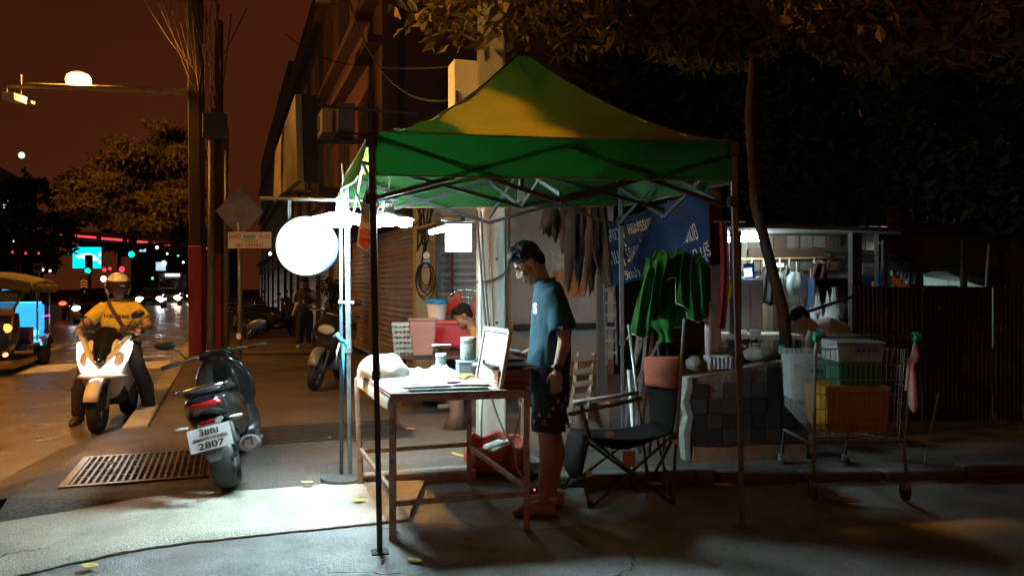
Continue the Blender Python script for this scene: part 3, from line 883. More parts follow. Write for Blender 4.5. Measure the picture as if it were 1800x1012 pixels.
# overhead wires
def wire(label, a, b, sag, r=0.008, mat=None, n=16):
    t = drape(a, b, sag, r, mat or cable_black, 'overhead_wire', None, n)
    return tag(t, label, 'wire', 'overhead wires')
wire('thin wire running from the wall to the pole cabinet', at(660, 118, 14.0), at(790, 118, 6.9), 0.02)
wire('drooping wire swinging down to the pole cabinet', at(612, -5, 14.0), at(795, 176, 6.9), 0.55, 0.012)
wire('wire crossing above the yellow signboard', at(500, 60, 13.5), at(640, 115, 14.0), 0.15)
wire('low wire beside the canopy corner', at(540, 250, 12.5), at(655, 230, 14.2), 0.08)
wire_old = M('wire_old_copper', (0.25, 0.17, 0.11), 0.5, 0.3, var=0.4, scale=12)
rw = random.Random(4)
tops = [(248, -12), (272, -10), (282, -10), (295, -10), (306, -12), (322, -12), (324, -14), (336, -10), (350, -10), (374, -8)]
for i, (px, py) in enumerate(tops):
    t = wire('one strand of the wire bundle fanning up from the dark utility pole', at(px, py, 15.0 + rw.uniform(-0.6, 0.6)), at(334 + i * 2.2, 120 + i * 4 + rw.uniform(-8, 30), 15.36), 0.10, 0.005 + 0.005 * rw.random(), wire_old, 6)
    t['group'] = 'wire bundle on the utility pole'
for i in range(14):
    a = at(330 + rw.uniform(0, 110), -10 + rw.uniform(0, 40), 15.2 + rw.uniform(-0.7, 0.5)); b2 = at(342 + rw.uniform(0, 52), 130 + rw.uniform(0, 110), 15.42)
    t = wire('dark hanging strand of the cable tangle on the dark utility pole', a, b2, 0.1, 0.010, pole_brown, 6)
    t['group'] = 'cable tangle on the utility pole'

# ================================================================== THE STALL: canopy
TENT = thing('canopy_tent', 'green pop-up canopy tent over the street stall', 'canopy tent', (0.07, 5.0, 0), w=True)
tent_fab = fabric('tent_sodium_lit', (0.32, 0.27, 0.026), (0.008, 0.12, 0.012), 0.16, var=0.22, scale=2.0)  # same green cloth as the valance; sodium light is put into its colour
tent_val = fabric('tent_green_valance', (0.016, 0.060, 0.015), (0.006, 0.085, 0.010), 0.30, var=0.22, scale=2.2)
trim_mat = M('tent_trim', (0.20, 0.10, 0.05), 0.8, var=0.2)
FLb, FRb, BRb, BLb = Vector((-0.70, 4.07, 0)), Vector((1.353, 4.51, 0)), Vector((0.86, 5.93, 0.05)), Vector((-1.165, 5.52, 0.04))
FLt, FRt, BRt, BLt = Vector((-0.745, 4.08, 2.23)), Vector((1.30, 4.52, 2.265)), Vector((0.84, 5.95, 2.27)), Vector((-1.19, 5.53, 2.22))
PK = Vector((0.06, 5.02, 2.955))
corners = [FLt, FRt, BRt, BLt]
def facet(A, B, seed):
    def fn(s, t):
        E_ = A.lerp(B, s)
        p = E_.lerp(PK, t)
        k = t ** 1.55
        z = E_.z + (PK.z - E_.z) * k
        mid = math.sin(PI * s)
        z -= 0.030 * mid * math.sin(PI * t) * (1 - t)
        z -= 0.012 * mid * (1 - t) ** 3
        wr = (1 - t) * (abs(2 * s - 1) ** 2)
        z += 0.018 * wr * math.sin(30 * t + 5 * s + seed) * min(1, 6 * t) + 0.010 * noise.noise(Vector((s * 16, t * 9 + s * 12, seed))) * min(1, 5 * t) * (1 - t)
        z += 0.007 * noise.noise(Vector((s * 7 + seed, t * 5, 0))) * mid * min(1, 5 * t)
        return Vector((p.x, p.y, z))
    mb = MB(); mb.grid(fn, 40, 28)
    return mb
roof = MB()
for i in range(4):
    m_ = facet(corners[i], corners[(i + 1) % 4], i * 1.7)
    roof.add(m_.v, m_.f)
me = roof.mesh('roof_cloth')
bm = bmesh.new(); bm.from_mesh(me); bmesh.ops.remove_doubles(bm, verts=bm.verts, dist=0.002); bm.to_mesh(me); bm.free()
link('roof_cloth', me, tent_fab, TENT, smooth=40)
for i in range(4):        # taped hip seams
    A = corners[i]
    pts = []
    for k in range(25):
        t = k / 24
        p = A.lerp(PK, t); p.z = A.z + (PK.z - A.z) * t ** 1.55 + 0.002
        pts.append(p)
    mb = MB(); mb.tube(pts, 0.011, 6, flat=0.4); mb.build('hip_seam', trim_mat if i in (1, 2) else M('seam_green', (0.05, 0.05, 0.02), 0.85), TENT, smooth=True)
def valance(A, B, drop, out, seed, flare=0.0):
    d = (B - A); nr = Vector((d.y, -d.x, 0)).normalized()
    def fn(s, t):
        p = A.lerp(B, s) + nr * (0.008 + out * t + flare * t * math.sin(PI * s) + 0.012 * t * math.sin(s * 17 + seed) )
        sagz = 0.016 * math.sin(PI * s) * (1 if t > 0.01 else 0)
        p.z = p.z - drop * t - 0.012 * math.sin(PI * s) * (1 - t) - sagz * t * 0.3
        return p
    return fn
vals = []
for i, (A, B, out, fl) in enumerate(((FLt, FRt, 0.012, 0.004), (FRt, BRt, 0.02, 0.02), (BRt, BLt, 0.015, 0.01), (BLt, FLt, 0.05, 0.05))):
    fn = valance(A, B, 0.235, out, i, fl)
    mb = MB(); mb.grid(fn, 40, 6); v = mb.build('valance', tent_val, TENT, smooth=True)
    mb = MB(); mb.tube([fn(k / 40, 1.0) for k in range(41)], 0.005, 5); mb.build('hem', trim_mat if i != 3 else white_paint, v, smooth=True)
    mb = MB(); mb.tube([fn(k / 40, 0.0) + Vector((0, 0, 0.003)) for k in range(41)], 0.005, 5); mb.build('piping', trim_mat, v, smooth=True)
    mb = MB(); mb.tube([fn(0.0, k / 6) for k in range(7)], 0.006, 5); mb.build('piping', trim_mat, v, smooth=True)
# posts: square upper leg sliding over the thinner lower leg, with a foot plate
for bq, tq, m_ in ((FLb, FLt, black_metal), (FRb, FRt, dark_grey_metal), (BRb, BRt, dark_grey_metal), (BLb, BLt, grey_metal)):
    mid = bq.lerp(tq, 0.42)
    mb = MB(); mb.beam(mid - (mid - bq) * 0.02, tq - Vector((0, 0, 0.02)), 0.034, 0.034); po = mb.build('post', m_, TENT, bevel=0.003)
    mb = MB(); mb.beam(bq, mid, 0.027, 0.027); mb.build('lower_leg', m_, po, bevel=0.003)
    mb = MB(); mb.box(bq + Vector((0, 0, 0.004)), (0.09, 0.09, 0.006), 0.25); mb.build('foot_plate', m_, po)
    mb = MB(); mb.box(mid, (0.042, 0.042, 0.05)); mb.build('collar', m_, po, bevel=0.004)
    mb = MB(); mb.box(tq - Vector((0, 0, 0.05)), (0.06, 0.06, 0.08)); mb.build('corner_bracket', black_plastic, po, bevel=0.006)
    mb = MB(); mb.box(tq - Vector((0, 0, 0.36)), (0.058, 0.058, 0.06)); mb.build('slider_bracket', grey_metal if m_ is grey_metal else black_plastic, po, bevel=0.006)
# scissor truss on each side, and the cross truss to the middle mast
truss = M('truss_steel', (0.04, 0.04, 0.04), 0.45, 0.5, var=0.25)
def scissor(A, B, n, z_hi, z_lo):
    for k in range(n):
        a, c = A.lerp(B, k / n), A.lerp(B, (k + 1) / n)
        hi0 = Vector((a.x, a.y, z_hi)); lo0 = Vector((a.x, a.y, z_lo)); hi1 = Vector((c.x, c.y, z_hi)); lo1 = Vector((c.x, c.y, z_lo))
        if k % 2: hi0, lo0, hi1, lo1 = hi0, lo0, hi1, lo1
        mb = MB(); mb.beam(hi0, lo1, 0.012, 0.024); mb.build('truss_bar', truss, TENT)
        off = Vector((0.0, 0.014, 0))
        mb = MB(); mb.beam(lo0 + off, hi1 + off, 0.012, 0.024); mb.build('truss_bar', truss, TENT)
cxy = Vector((PK.x, PK.y, 0))
for i in range(4):
    A, B = corners[i], corners[(i + 1) % 4]
    ins = 0.03
    A2 = A.lerp(PK, ins); B2 = B.lerp(PK, ins)
    scissor(A2, B2, 2, 2.185, 1.885)
    mA, mB_ = A2.lerp(B2, 0.5), cxy
    scissor(Vector((mA.x, mA.y, 0)), Vector((cxy.x, cxy.y, 0)), 1, 2.185, 1.93)
mb = MB(); mb.tube([(PK.x, PK.y, 1.93), (PK.x, PK.y, 2.93)], 0.017, 10); mb.build('centre_mast', truss, TENT, smooth=True)
mb = MB(); mb.lathe([(0.001, 2.90), (0.06, 2.91), (0.05, 2.93), (0.001, 2.945)], 12, (PK.x, PK.y, 0)); mb.build('mast_cap', black_plastic, TENT, smooth=True)
mb = MB(); mb.box((PK.x, PK.y, 2.0), (0.05, 0.05, 0.07)); mb.build('mast_bracket', white_paint, TENT)

# ---------------------------------------------------------------- LED lamps under the canopy
led_mat = EM('led_white', LED_COL, POWER_LED)
def led_lamp(label, c, rz, k_=1.0):
    t = thing('led_lamp', label, 'lamp', c, rz, 'LED lamps under the canopy')
    mb = MB(); mb.lathe([(0.001, 0.16), (0.024, 0.16), (0.03, 0.13), (0.03, 0.10), (0.038, 0.095), (0.038, 0.05), (0.045, 0.03), (0.045, 0.0), (0.001, 0.0)], 16); mb.build('socket', white_paint, t, smooth=40)
    for k in range(4):       # folding wings
        a = k * PI / 2 + 0.3
        m_ = Matrix.Rotation(a, 3, 'Z') @ Matrix.Rotation(R(12), 3, 'Y')
        mb = MB(); mb.box(m_ @ Vector((0.04 + 0.06 * k_, 0, 0)) + Vector((0, 0, 0.005)), (0.13 * k_, 0.10 * k_, 0.045), m_); w = mb.build('wing', led_mat, t, bevel=0.006)
        mb = MB(); mb.box(m_ @ Vector((0.04 + 0.06 * k_, 0, 0.027)) + Vector((0, 0, 0.005)), (0.145 * k_, 0.115 * k_, 0.008), m_); mb.build('wing_back', white_paint, w)
    mb = MB(); mb.ball((0, 0, -0.012), (0.125 * k_, 0.125 * k_, 0.040), 18); mb.build('hub', led_mat, t, smooth=40)
    mb = MB(); mb.tube([(0, 0, 0.15), (0.01, 0, 0.25), (0.0, 0.0, 0.36)], 0.006, 6); mb.build('cord', cable_white, t)
    return t
led_lamp('cool white winged LED lamp hanging beside the round sign', at(601, 381, 5.22), 0.2, 1.3)
led_lamp('cool white winged LED lamp hanging right of the front canopy post', at(682, 383, 5.0), 0.5)

# ---------------------------------------------------------------- round light box sign
rsn = thing('round_light_sign', 'round glowing white light box sign on a thin stand beside the tent', 'sign', Vector((-1.27, 5.47, 0.04)), w=True)
sc = at(540, 433, 5.42); nd = Vector((0.10, -1, 0)).normalized()
m3 = Matrix((Vector((1, 0.10, 0)).normalized(), Vector((0, 0, 1)), nd)).transposed()
mb = MB(); mb.lathe([(0.001, -0.05), (0.205, -0.05), (0.212, -0.04), (0.212, 0.04), (0.205, 0.05), (0.001, 0.05)], 56, sc, m3); mb.build('rim', M('sign_rim', (0.05, 0.14, 0.3), 0.4), rsn, smooth=40)
mb = MB(); mb.lathe([(0.001, 0.0), (0.204, 0.0), (0.200, 0.006), (0.001, 0.008)], 56, sc + nd * 0.051, m3); mb.build('lit_face', EM('sign_face_glow', (0.78, 0.95, 1.0), 3.2, (0.9, 0.9, 0.9)), rsn, smooth=40)
mb = MB(); mb.lathe([(0.001, 0.0), (0.204, 0.0), (0.200, -0.006), (0.001, -0.008)], 56, sc - nd * 0.051, m3); mb.build('lit_face', MATS['sign_face_glow'], rsn, smooth=40)
sp = Vector((-1.215, 5.475, 0.04))
mb = MB(); mb.tube([sp, sp + Vector((-0.006, 0, 1.98))], 0.013, 10); mb.build('stand_pole', M('pole_blue_grey', (0.11, 0.16, 0.20), 0.35, 0.6), rsn, smooth=True)
mb = MB(); mb.lathe([(0.001, 0), (0.17, 0.0), (0.165, 0.02), (0.04, 0.035), (0.001, 0.035)], 24, sp + Vector((0.02, 0.0, 0.0))); mb.build('base', dark_grey_metal, rsn, smooth=40)
mb = MB(); mb.tube([at(458, 349, 5.4), at(700, 353, 5.4)], 0.013, 8); mb.build('crossbar', dark_grey_metal, rsn, smooth=True)
for px in (507, 510):
    mb = MB(); mb.tube([at(px, 350, 5.4), at(px, 388, 5.42)], 0.006, 6); mb.build('hanger', dark_grey_metal, rsn)
mb = MB(); mb.tube([at(595, 531, 5.45), at(622, 532, 5.45)], 0.010, 6); mb.build('tie', white_paint, rsn)
strap = thing('cord_bow', 'bright blue cord tied in a bow round the stand pole', 'cord', at(600, 600, 5.44), w=True)
blue_cord = M('blue_cord', (0.03, 0.30, 0.55), 0.6, var=0.3)
mb = MB(); mb.tube([at(588, 593, 5.44), at(593, 588, 5.42), at(598, 596, 5.42), at(605, 600, 5.43), at(611, 610, 5.43)], [0.012, 0.018, 0.014, 0.016, 0.008], 7); mb.build('loop', blue_cord, strap, smooth=True)
mb = MB(); mb.tube([at(604, 600, 5.43), at(603, 640, 5.42), at(604, 690, 5.43)], [0.010, 0.010, 0.004], 7); mb.build('tail', blue_cord, strap, smooth=True)
mb = MB(); mb.tube([at(597, 602, 5.43), at(592, 620, 5.42), at(591, 640, 5.43)], [0.007, 0.006, 0.004], 6); mb.build('tail', MATS['cable_white'], strap, smooth=True)

# red pennant sign hanging by the front post
pn = thing('hanging_pennant', 'red and white pointed pennant sign hanging beside the front canopy post', 'sign', at(643, 380, 4.6), w=True)
def pent(pxs, d, Y, mat, name, par):
    pts = [at(x, y, Y) for x, y in pxs]
    mb = MB(); n = len(pts); off = Vector((0, d, 0))
    mb.add(pts + [p + off for p in pts], [tuple(range(n)), tuple(range(2 * n - 1, n - 1, -1))] + [(k, (k + 1) % n, n + (k + 1) % n, n + k) for k in range(n)])
    return mb.build(name, mat, par)
pent([(645, 330), (652, 345), (655, 425), (644, 444), (627, 431), (637, 350)], 0.006, 4.6, M('pennant_white', (0.75, 0.75, 0.72), 0.6, var=0.06), 'board', pn)
pent([(645, 342), (650, 348), (652, 404), (633, 398), (640, 352)], 0.003, 4.594, M('pennant_faded', (0.50, 0.36, 0.28), 0.6, var=0.2), 'panel', pn)
pent([(633, 401), (652, 407), (652, 424), (644, 439), (630, 428)], 0.003, 4.594, M('pennant_red', (0.50, 0.07, 0.03), 0.6, var=0.25, scale=12), 'panel', pn)
pent([(659, 352), (664, 345), (667, 362), (662, 374)], 0.006, 4.7, MATS['pennant_red'], 'tail', pn)
text_mesh('lettering', 'ราคา', 0.028, M('letter_pale_red', (0.6, 0.3, 0.2), 0.7), pn, Matrix.Translation(at(642, 416, 4.59)) @ Matrix.Rotation(R(90), 4, 'X') @ Matrix.Rotation(R(-14), 4, 'Z'))

# ---------------------------------------------------------------- table
TAB = thing('stall_table', 'rusty steel-framed stall table under a white plastic sheet', 'table', (-0.45, 5.0, 0), w=True)
t_fl, t_fr, t_bl, t_br = Vector((-0.665, 4.28, 0)), Vector((0.085, 4.455, 0)), Vector((-1.055, 5.36, 0.0)), Vector((-0.31, 5.56, 0.0))
TH = 0.80
for p, q in ((t_fl, Vector((0, 0, 0))), (t_fr, Vector((0, 0, 0))), (t_bl, Vector((-0.03, 0.02, 0))), (t_br, Vector((0, 0, 0)))):
    mb = MB(); mb.beam(p, p + q + Vector((0, 0, TH - 0.03)), 0.036, 0.036); lg = mb.build('leg', rusty_steel, TAB, bevel=0.003)
    mb = MB(); mb.tube([p + Vector((0, -0.03, 0.44)), p + Vector((0, 0.0, 0.44))], 0.011, 8); mb.build('bolt', dark_grey_metal, lg)
for a, b2, z in ((t_fl, t_fr, 0.20), (t_bl, t_br, 0.26), (t_fl, t_bl, 0.26), (t_fr, t_br, 0.24)):
    mb = MB(); mb.beam(a + Vector((0, 0, z)), b2 + Vector((0, 0, z + 0.01)), 0.022, 0.03); mb.build('stretcher', rusty_steel, TAB, bevel=0.002)
for a, b2 in ((t_fl, t_fr), (t_bl, t_br), (t_fl, t_bl), (t_fr, t_br)):
    d = (b2 - a).normalized() * 0.02
    mb = MB(); mb.beam(a - d + Vector((0, 0, TH - 0.017)), b2 + d + Vector((0, 0, TH - 0.017)), 0.036, 0.035); mb.build('top_rail', rusty_steel, TAB, bevel=0.002)
ax, ay = (t_fr - t_fl), (t_bl - t_fl)
def tb(s, t, z=0.0): return t_fl + ax * s + ay * t + Vector((0, 0, TH + z))
mb = MB(); mb.add([tb(-.02, -.015, 0.002), tb(1.02, -.015, 0.002), tb(1.02, 1.015, 0.002), tb(-.02, 1.015, 0.002), tb(-.02, -.015, 0.014), tb(1.02, -.015, 0.014), tb(1.02, 1.015, 0.014), tb(-.02, 1.015, 0.014)],
   [(3, 2, 1, 0), (4, 5, 6, 7), (0, 1, 5, 4), (1, 2, 6, 5), (2, 3, 7, 6), (3, 0, 4, 7)]); mb.build('board', M('table_board', (0.22, 0.17, 0.13), 0.7, var=0.3, scale=6), TAB)
tbrot = math.atan2(ax.y, ax.x)

sheet_white = fabric('sheet_white', (0.80, 0.82, 0.82), (0.75, 0.8, 0.8), 0.15, 0.35, bump=0.1, bscale=40, var=0.05)
def sheet_fn(s, t):
    s2, t2 = -0.06 + 1.06 * s * 0.8, 0.02 + 1.03 * t
    over = max(0.0, -0.012 - s2) * 0.9
    z = 0.017 + 0.006 * abs(noise.noise(Vector((s * 9, t * 9, 0)))) + 0.006 * abs(noise.noise(Vector((s * 22, t * 17, 5))))
    if over > 0: z = 0.016 - over * 2.2 - 0.02 * abs(noise.noise(Vector((t * 14, 2, 0))))
    p = tb(max(s2, -0.028 - 0.1 * over), t2, z)
    return p
mb = MB(); mb.grid(sheet_fn, 40, 50); tag(mb.build('plastic_sheet', sheet_white, smooth=True), 'crumpled white plastic sheet spread over the stall table', 'plastic sheet')

# heap wrapped in thin plastic
mb = MB()
cc = tb(0.12, 0.72, 0.02)
def heap(s, t):
    th, ph = 2 * PI * s, PI / 2 * t
    r = math.cos(ph) ** 0.7 if t < 1 else 0.0
    k = 1 + 0.10 * noise.noise(Vector((math.cos(th) * 2.2, math.sin(th) * 2.2, ph * 2)))
    return cc + Vector((math.cos(th) * 0.17 * r * k, math.sin(th) * 0.15 * r * k, 0.135 * math.sin(ph) * k + 0.004))
mb.grid(heap, 40, 14); tag(mb.build('wrapped_heap', fabric('bag_plastic', (0.72, 0.75, 0.74), (0.8, 0.85, 0.85), 0.3, 0.3, bump=0.5, bscale=25, var=0.08), smooth=True), 'rounded heap under white plastic wrap at the back of the table', 'bag')

def crumple(name, label, cat, c, sx, sy, h, mat, seed, group=None):
    c = Vector(c)
    def fn(s, t):
        x, y = (s - 0.5) * sx, (t - 0.5) * sy
        e = min(1, 6 * min(s, 1 - s), 6 * min(t, 1 - t))
        return c + Matrix.Rotation(tbrot + seed, 3, 'Z') @ Vector((x, y, 0.003 + e * h * abs(noise.noise(Vector((s * 4 + seed, t * 4, seed)))) + e * h * 0.5 * abs(noise.noise(Vector((s * 11 + seed, t * 11, seed))))))
    mb = MB(); mb.grid(fn, 26, 20)
    o = mb.build(name, mat, None, smooth=45); tag(o, label, cat, group)
    return o
crumple('plastic_bag', 'flat crumpled clear bag behind the papers on the table', 'bag', tb(0.42, 0.80, 0.024), 0.24, 0.2, 0.05, MATS['bag_plastic'], 0.3)
crumple('plastic_bag', 'crumpled clear bag in front of the glass jars', 'bag', tb(0.66, 0.86, 0.024), 0.22, 0.16, 0.055, MATS['bag_plastic'], 1.1)
def paper(label, s, t, w, d, rz, z, mat=None):
    m_ = Matrix.Translation(tb(s, t, z)) @ Matrix.Rotation(tbrot + rz, 4, 'Z')
    mb = MB(); mb.plate([(-w / 2, -d / 2), (w / 2, -d / 2), (w / 2, d / 2), (-w / 2, d / 2)], m_, 0.003)
    return tag(mb.build('paper_sheet', mat or M('paper', (0.8, 0.8, 0.78), 0.7, var=0.04)), label, 'paper')
paper('white paper tray lying flat at the front of the table', 0.30, 0.20, 0.28, 0.22, 0.1, 0.030)
paper('white card lying beside the white framed board', 0.66, 0.22, 0.22, 0.2, -0.1, 0.031)
pen = thing('pen', 'grey pen lying on the white sheet', 'pen', tb(0.27, 0.16, 0.04), tbrot + 0.3)
mb = MB(); mb.tube([(-0.07, 0, 0), (0.05, 0, 0)], 0.004, 6); mb.build('barrel', grey_metal, pen)
mb = MB(); mb.tube([(0.05, 0, 0), (0.068, 0, 0)], [0.004, 0.001], 6); mb.build('tip', chrome, pen)
lig = thing('lighter', 'purple and grey lighter on the front of the table', 'lighter', tb(0.50, 0.17, 0.04), tbrot + 0.2)
mb = MB(); mb.box((0, 0, 0), (0.06, 0.02, 0.012)); mb.build('body', M('lighter_grey', (0.12, 0.12, 0.16), 0.3), lig, bevel=0.003)
mb = MB(); mb.box((0.045, 0.006, 0), (0.028, 0.02, 0.012)); mb.build('cap', M('lighter_purple', (0.16, 0.07, 0.3), 0.3), lig, bevel=0.003)
cl = thing('cloth_strip', 'dark green folded cloth at the front edge of the table', 'cloth', tb(0.42, 0.03, 0.02), tbrot)
mb = MB(); mb.box((0, 0, 0.004), (0.46, 0.04, 0.010)); mb.build('fold', M('cloth_green_dark', (0.05, 0.10, 0.09), 0.9, var=0.5, scale=20), cl, bevel=0.003)

jar_glass = glass('jar_glass', (0.80, 0.90, 0.90))
def jar(label, c, r, h, lid_h, content):
    t = thing('glass_jar', label, 'jar', c)
    mb = MB(); mb.lathe([(0.001, 0), (r * 0.93, 0.0), (r, 0.012), (r, h * 0.86), (r * 0.9, h), (r * 0.86, h), (r * 0.95, h * 0.85), (r * 0.95, 0.014), (0.001, 0.01)], 28, caps=False); mb.build('glass_wall', jar_glass, t, smooth=50)
    mb = MB(); mb.lathe([(0.001, h - 0.004), (r * 1.02, h - 0.004), (r * 1.04, h), (r * 1.04, h + lid_h - 0.004), (r * 1.0, h + lid_h), (0.001, h + lid_h)], 28); mb.build('lid', M('lid_steel', (0.6, 0.62, 0.62), 0.35, 0.7) if content else white_paint, t, smooth=50)
    if content:
        rj = random.Random(3)
        mb = MB()
        for i in range(60):
            a, q = rj.uniform(0, 2 * PI), math.sqrt(rj.random()) * r * 0.78
            mb.ball((q * math.cos(a), q * math.sin(a), 0.02 + rj.random() * 0.055), (0.011, 0.009, 0.010), 6)
        o = mb.build('dried_flower_buds', M('bud_green', (0.30, 0.30, 0.09), 0.9, var=0.4, scale=60, bump=0.6, bscale=200), t); o['kind'] = 'stuff'
    return t
jb = tb(0.93, 0.90, 0.02)
box1 = thing('metal_tin', 'blue-grey metal tin under the large glass jar', 'tin', tb(0.955, 0.86, 0.015), tbrot)
mb = MB(); mb.box((0, 0, 0.035), (0.20, 0.15, 0.07)); mb.build('body', M('tin_blue_grey', (0.25, 0.36, 0.38), 0.45, 0.3), box1, bevel=0.004)
mb = MB(); mb.box((0, 0, 0.073), (0.206, 0.156, 0.008)); mb.build('lid', M('tin_lid', (0.30, 0.42, 0.43), 0.45, 0.3), box1, bevel=0.003)
jar('large glass jar of green buds with a steel lid on the table', tb(0.93, 0.87, 0.094), 0.055, 0.135, 0.026, True)
jar('small empty glass jar with a white lid beside the large jar', tb(0.72, 0.97, 0.018), 0.038, 0.10, 0.018, False)
spoon = thing('white_scoop', 'small white scoop resting beside the large jar', 'scoop', tb(0.70, 1.02, 0.19), tbrot)
mb = MB(); mb.ball((0, 0, 0), (0.04, 0.022, 0.010), 10); mb.build('bowl', white_paint, spoon, smooth=True)
mb = MB(); mb.tube([(0.03, 0, 0.002), (0.10, 0.01, 0.0)], 0.006, 6); mb.build('handle', white_paint, spoon)
st_ = thing('black_tray', 'tall dark bottle holding up the white scoop', 'bottle', tb(0.70, 1.02, 0.015))
st_.name = 'dark_bottle'
mb = MB(); mb.lathe([(0.001, 0), (0.024, 0), (0.024, 0.12), (0.012, 0.15), (0.012, 0.165), (0.001, 0.165)], 16); mb.build('body', black_gloss, st_, smooth=50)

cup = thing('drink_cup', 'clear cup of yellow drink beside the white framed board', 'cup', tb(0.99, 0.55, 0.02))
mb = MB(); mb.lathe([(0.001, 0), (0.028, 0), (0.040, 0.13), (0.037, 0.13), (0.026, 0.004), (0.001, 0.004)], 20); mb.build('cup_wall', jar_glass, cup, smooth=50)
mb = MB(); mb.lathe([(0.001, 0.005), (0.0255, 0.006), (0.034, 0.095), (0.001, 0.095)], 20); mb.build('drink', M('drink_yellow', (0.65, 0.55, 0.05), 0.3), cup, smooth=50)
mb = MB(); mb.lathe([(0.001, 0.131), (0.043, 0.131), (0.040, 0.142), (0.001, 0.146)], 20); mb.build('lid', white_paint, cup, smooth=50)

# open white framed board standing on the table and the wooden box behind it
fb = thing('framed_board', 'upright white board in a pale wooden frame on the table', 'board', tb(0.83, 0.10, 0.018), w=True)
q0, q1 = at(863, 690, 4.52), at(848, 682, 4.78)
u_ = (tb(0.80, 0.40) - tb(0.815, 0.03)); base = tb(0.815, 0.03, 0.02)
lean = Vector((0.055, 0.012, 0.325))
cor = [base, base + u_, base + u_ + lean, base + lean]
nrm = u_.cross(lean).normalized()
mb = MB(); ins = [c + (sum(cor, Vector()) / 4 - c) * 0.12 for c in cor]
mb.add([c + nrm * 0.004 for c in ins] + [c - nrm * 0.004 for c in ins], [(0, 1, 2, 3), (7, 6, 5, 4), (0, 4, 5, 1), (1, 5, 6, 2), (2, 6, 7, 3), (3, 7, 4, 0)]); mb.build('panel', M('board_white', (0.82, 0.82, 0.80), 0.5, var=0.03), fb)
for k in range(4):
    a, b2 = cor[k], cor[(k + 1) % 4]
    mb = MB(); mb.beam(a, b2, 0.026, 0.024, up=nrm); mb.build('frame_bar', M('frame_wood', (0.42, 0.33, 0.27), 0.6, var=0.2, scale=20), fb, bevel=0.002)
wb = thing('wooden_box', 'dark wooden slatted box at the corner of the table', 'box', tb(0.93, 0.17, 0.016), tbrot)
wood_red = M('wood_red', (0.17, 0.07, 0.035), 0.6, var=0.4, scale=7, streak=(1, 6, 12), bump=0.2, bscale=40)
for k in range(3):
    mb = MB(); mb.box((0.01, 0, 0.018 + 0.034 * k), (0.19, 0.30, 0.031)); mb.build('slat', wood_red, wb, bevel=0.003)
bt = thing('black_tray', 'black tray lying on top of the wooden box', 'tray', tb(0.97, 0.20, 0.125), tbrot + 0.05)
mb = MB(); mb.box((0, 0, 0.008), (0.27, 0.26, 0.014)); mb.build('plate', black_plastic, bt, bevel=0.004)
mb = MB(); mb.box((0, 0.135, 0.016), (0.27, 0.012, 0.03)); mb.build('rim', black_plastic, bt, bevel=0.003)
mb = MB(); mb.box((0.09, -0.134, 0.002), (0.09, 0.006, 0.008)); mb.build('label_strip', white_paint, bt)
sc_ = thing('scissors', 'black-handled scissors lying among trimmings on the table', 'scissors', tb(0.80, 0.46, 0.03), tbrot + 0.6)
for s_ in (-1, 1):
    mb = MB(); mb.box((-0.045, s_ * 0.006, 0.004 + 0.002 * s_), (0.09, 0.010, 0.003), s_ * 0.12); mb.build('blade', chrome, sc_)
    mb = MB(); mb.tube([(0.05 + 0.024 * math.cos(a * PI / 6), s_ * 0.018 + 0.015 * math.sin(a * PI / 6), 0.006) for a in range(13)], 0.005, 6, caps=False); mb.build('handle', black_plastic, sc_, smooth=True)
rj = random.Random(5)
mb = MB()
for i in range(40): mb.ball(tb(0.70 + rj.gauss(0, 0.035), 0.47 + rj.gauss(0, 0.035), 0.03 + 0.01 * rj.random()), (0.012, 0.008, 0.007), 6)
struct(mb.build('flower_trimmings', MATS['bud_green']), 'stuff')
blk = thing('black_pouch', 'black pouch slumped behind the white framed board', 'pouch', tb(0.93, 0.62, 0.018), tbrot)
mb = MB(); mb.ball((0, 0, 0.05), (0.075, 0.06, 0.055), 14); mb.build('body', black_plastic, blk, smooth=True)
mb = MB(); mb.tube([(-0.05, 0, 0.08), (-0.02, -0.02, 0.115), (0.03, -0.02, 0.10)], 0.008, 6); mb.build('strap', black_plastic, blk, smooth=True)

# ================================================================== PEOPLE
from mathutils.bvhtree import BVHTree
skin_tan = M('skin_tan', (0.30, 0.165, 0.105), 0.55, var=0.12, scale=12, bump=0.05, bscale=200)
skin_leg = skin_tan
hair_black = M('hair_black', (0.010, 0.009, 0.009), 0.75, var=0.4, scale=60, bump=0.6, bscale=160, spec=0.2)

def ell(c, rx, ry, z, n=24, pw=1.0):
    out = []
    for k in range(n):
        a = 2 * PI * k / n
        x, y = math.cos(a), math.sin(a)
        x = math.copysign(abs(x) ** pw, x); y = math.copysign(abs(y) ** pw, y)
        out.append(Vector((c[0] + rx * x, c[1] + ry * y, z)))
    return out

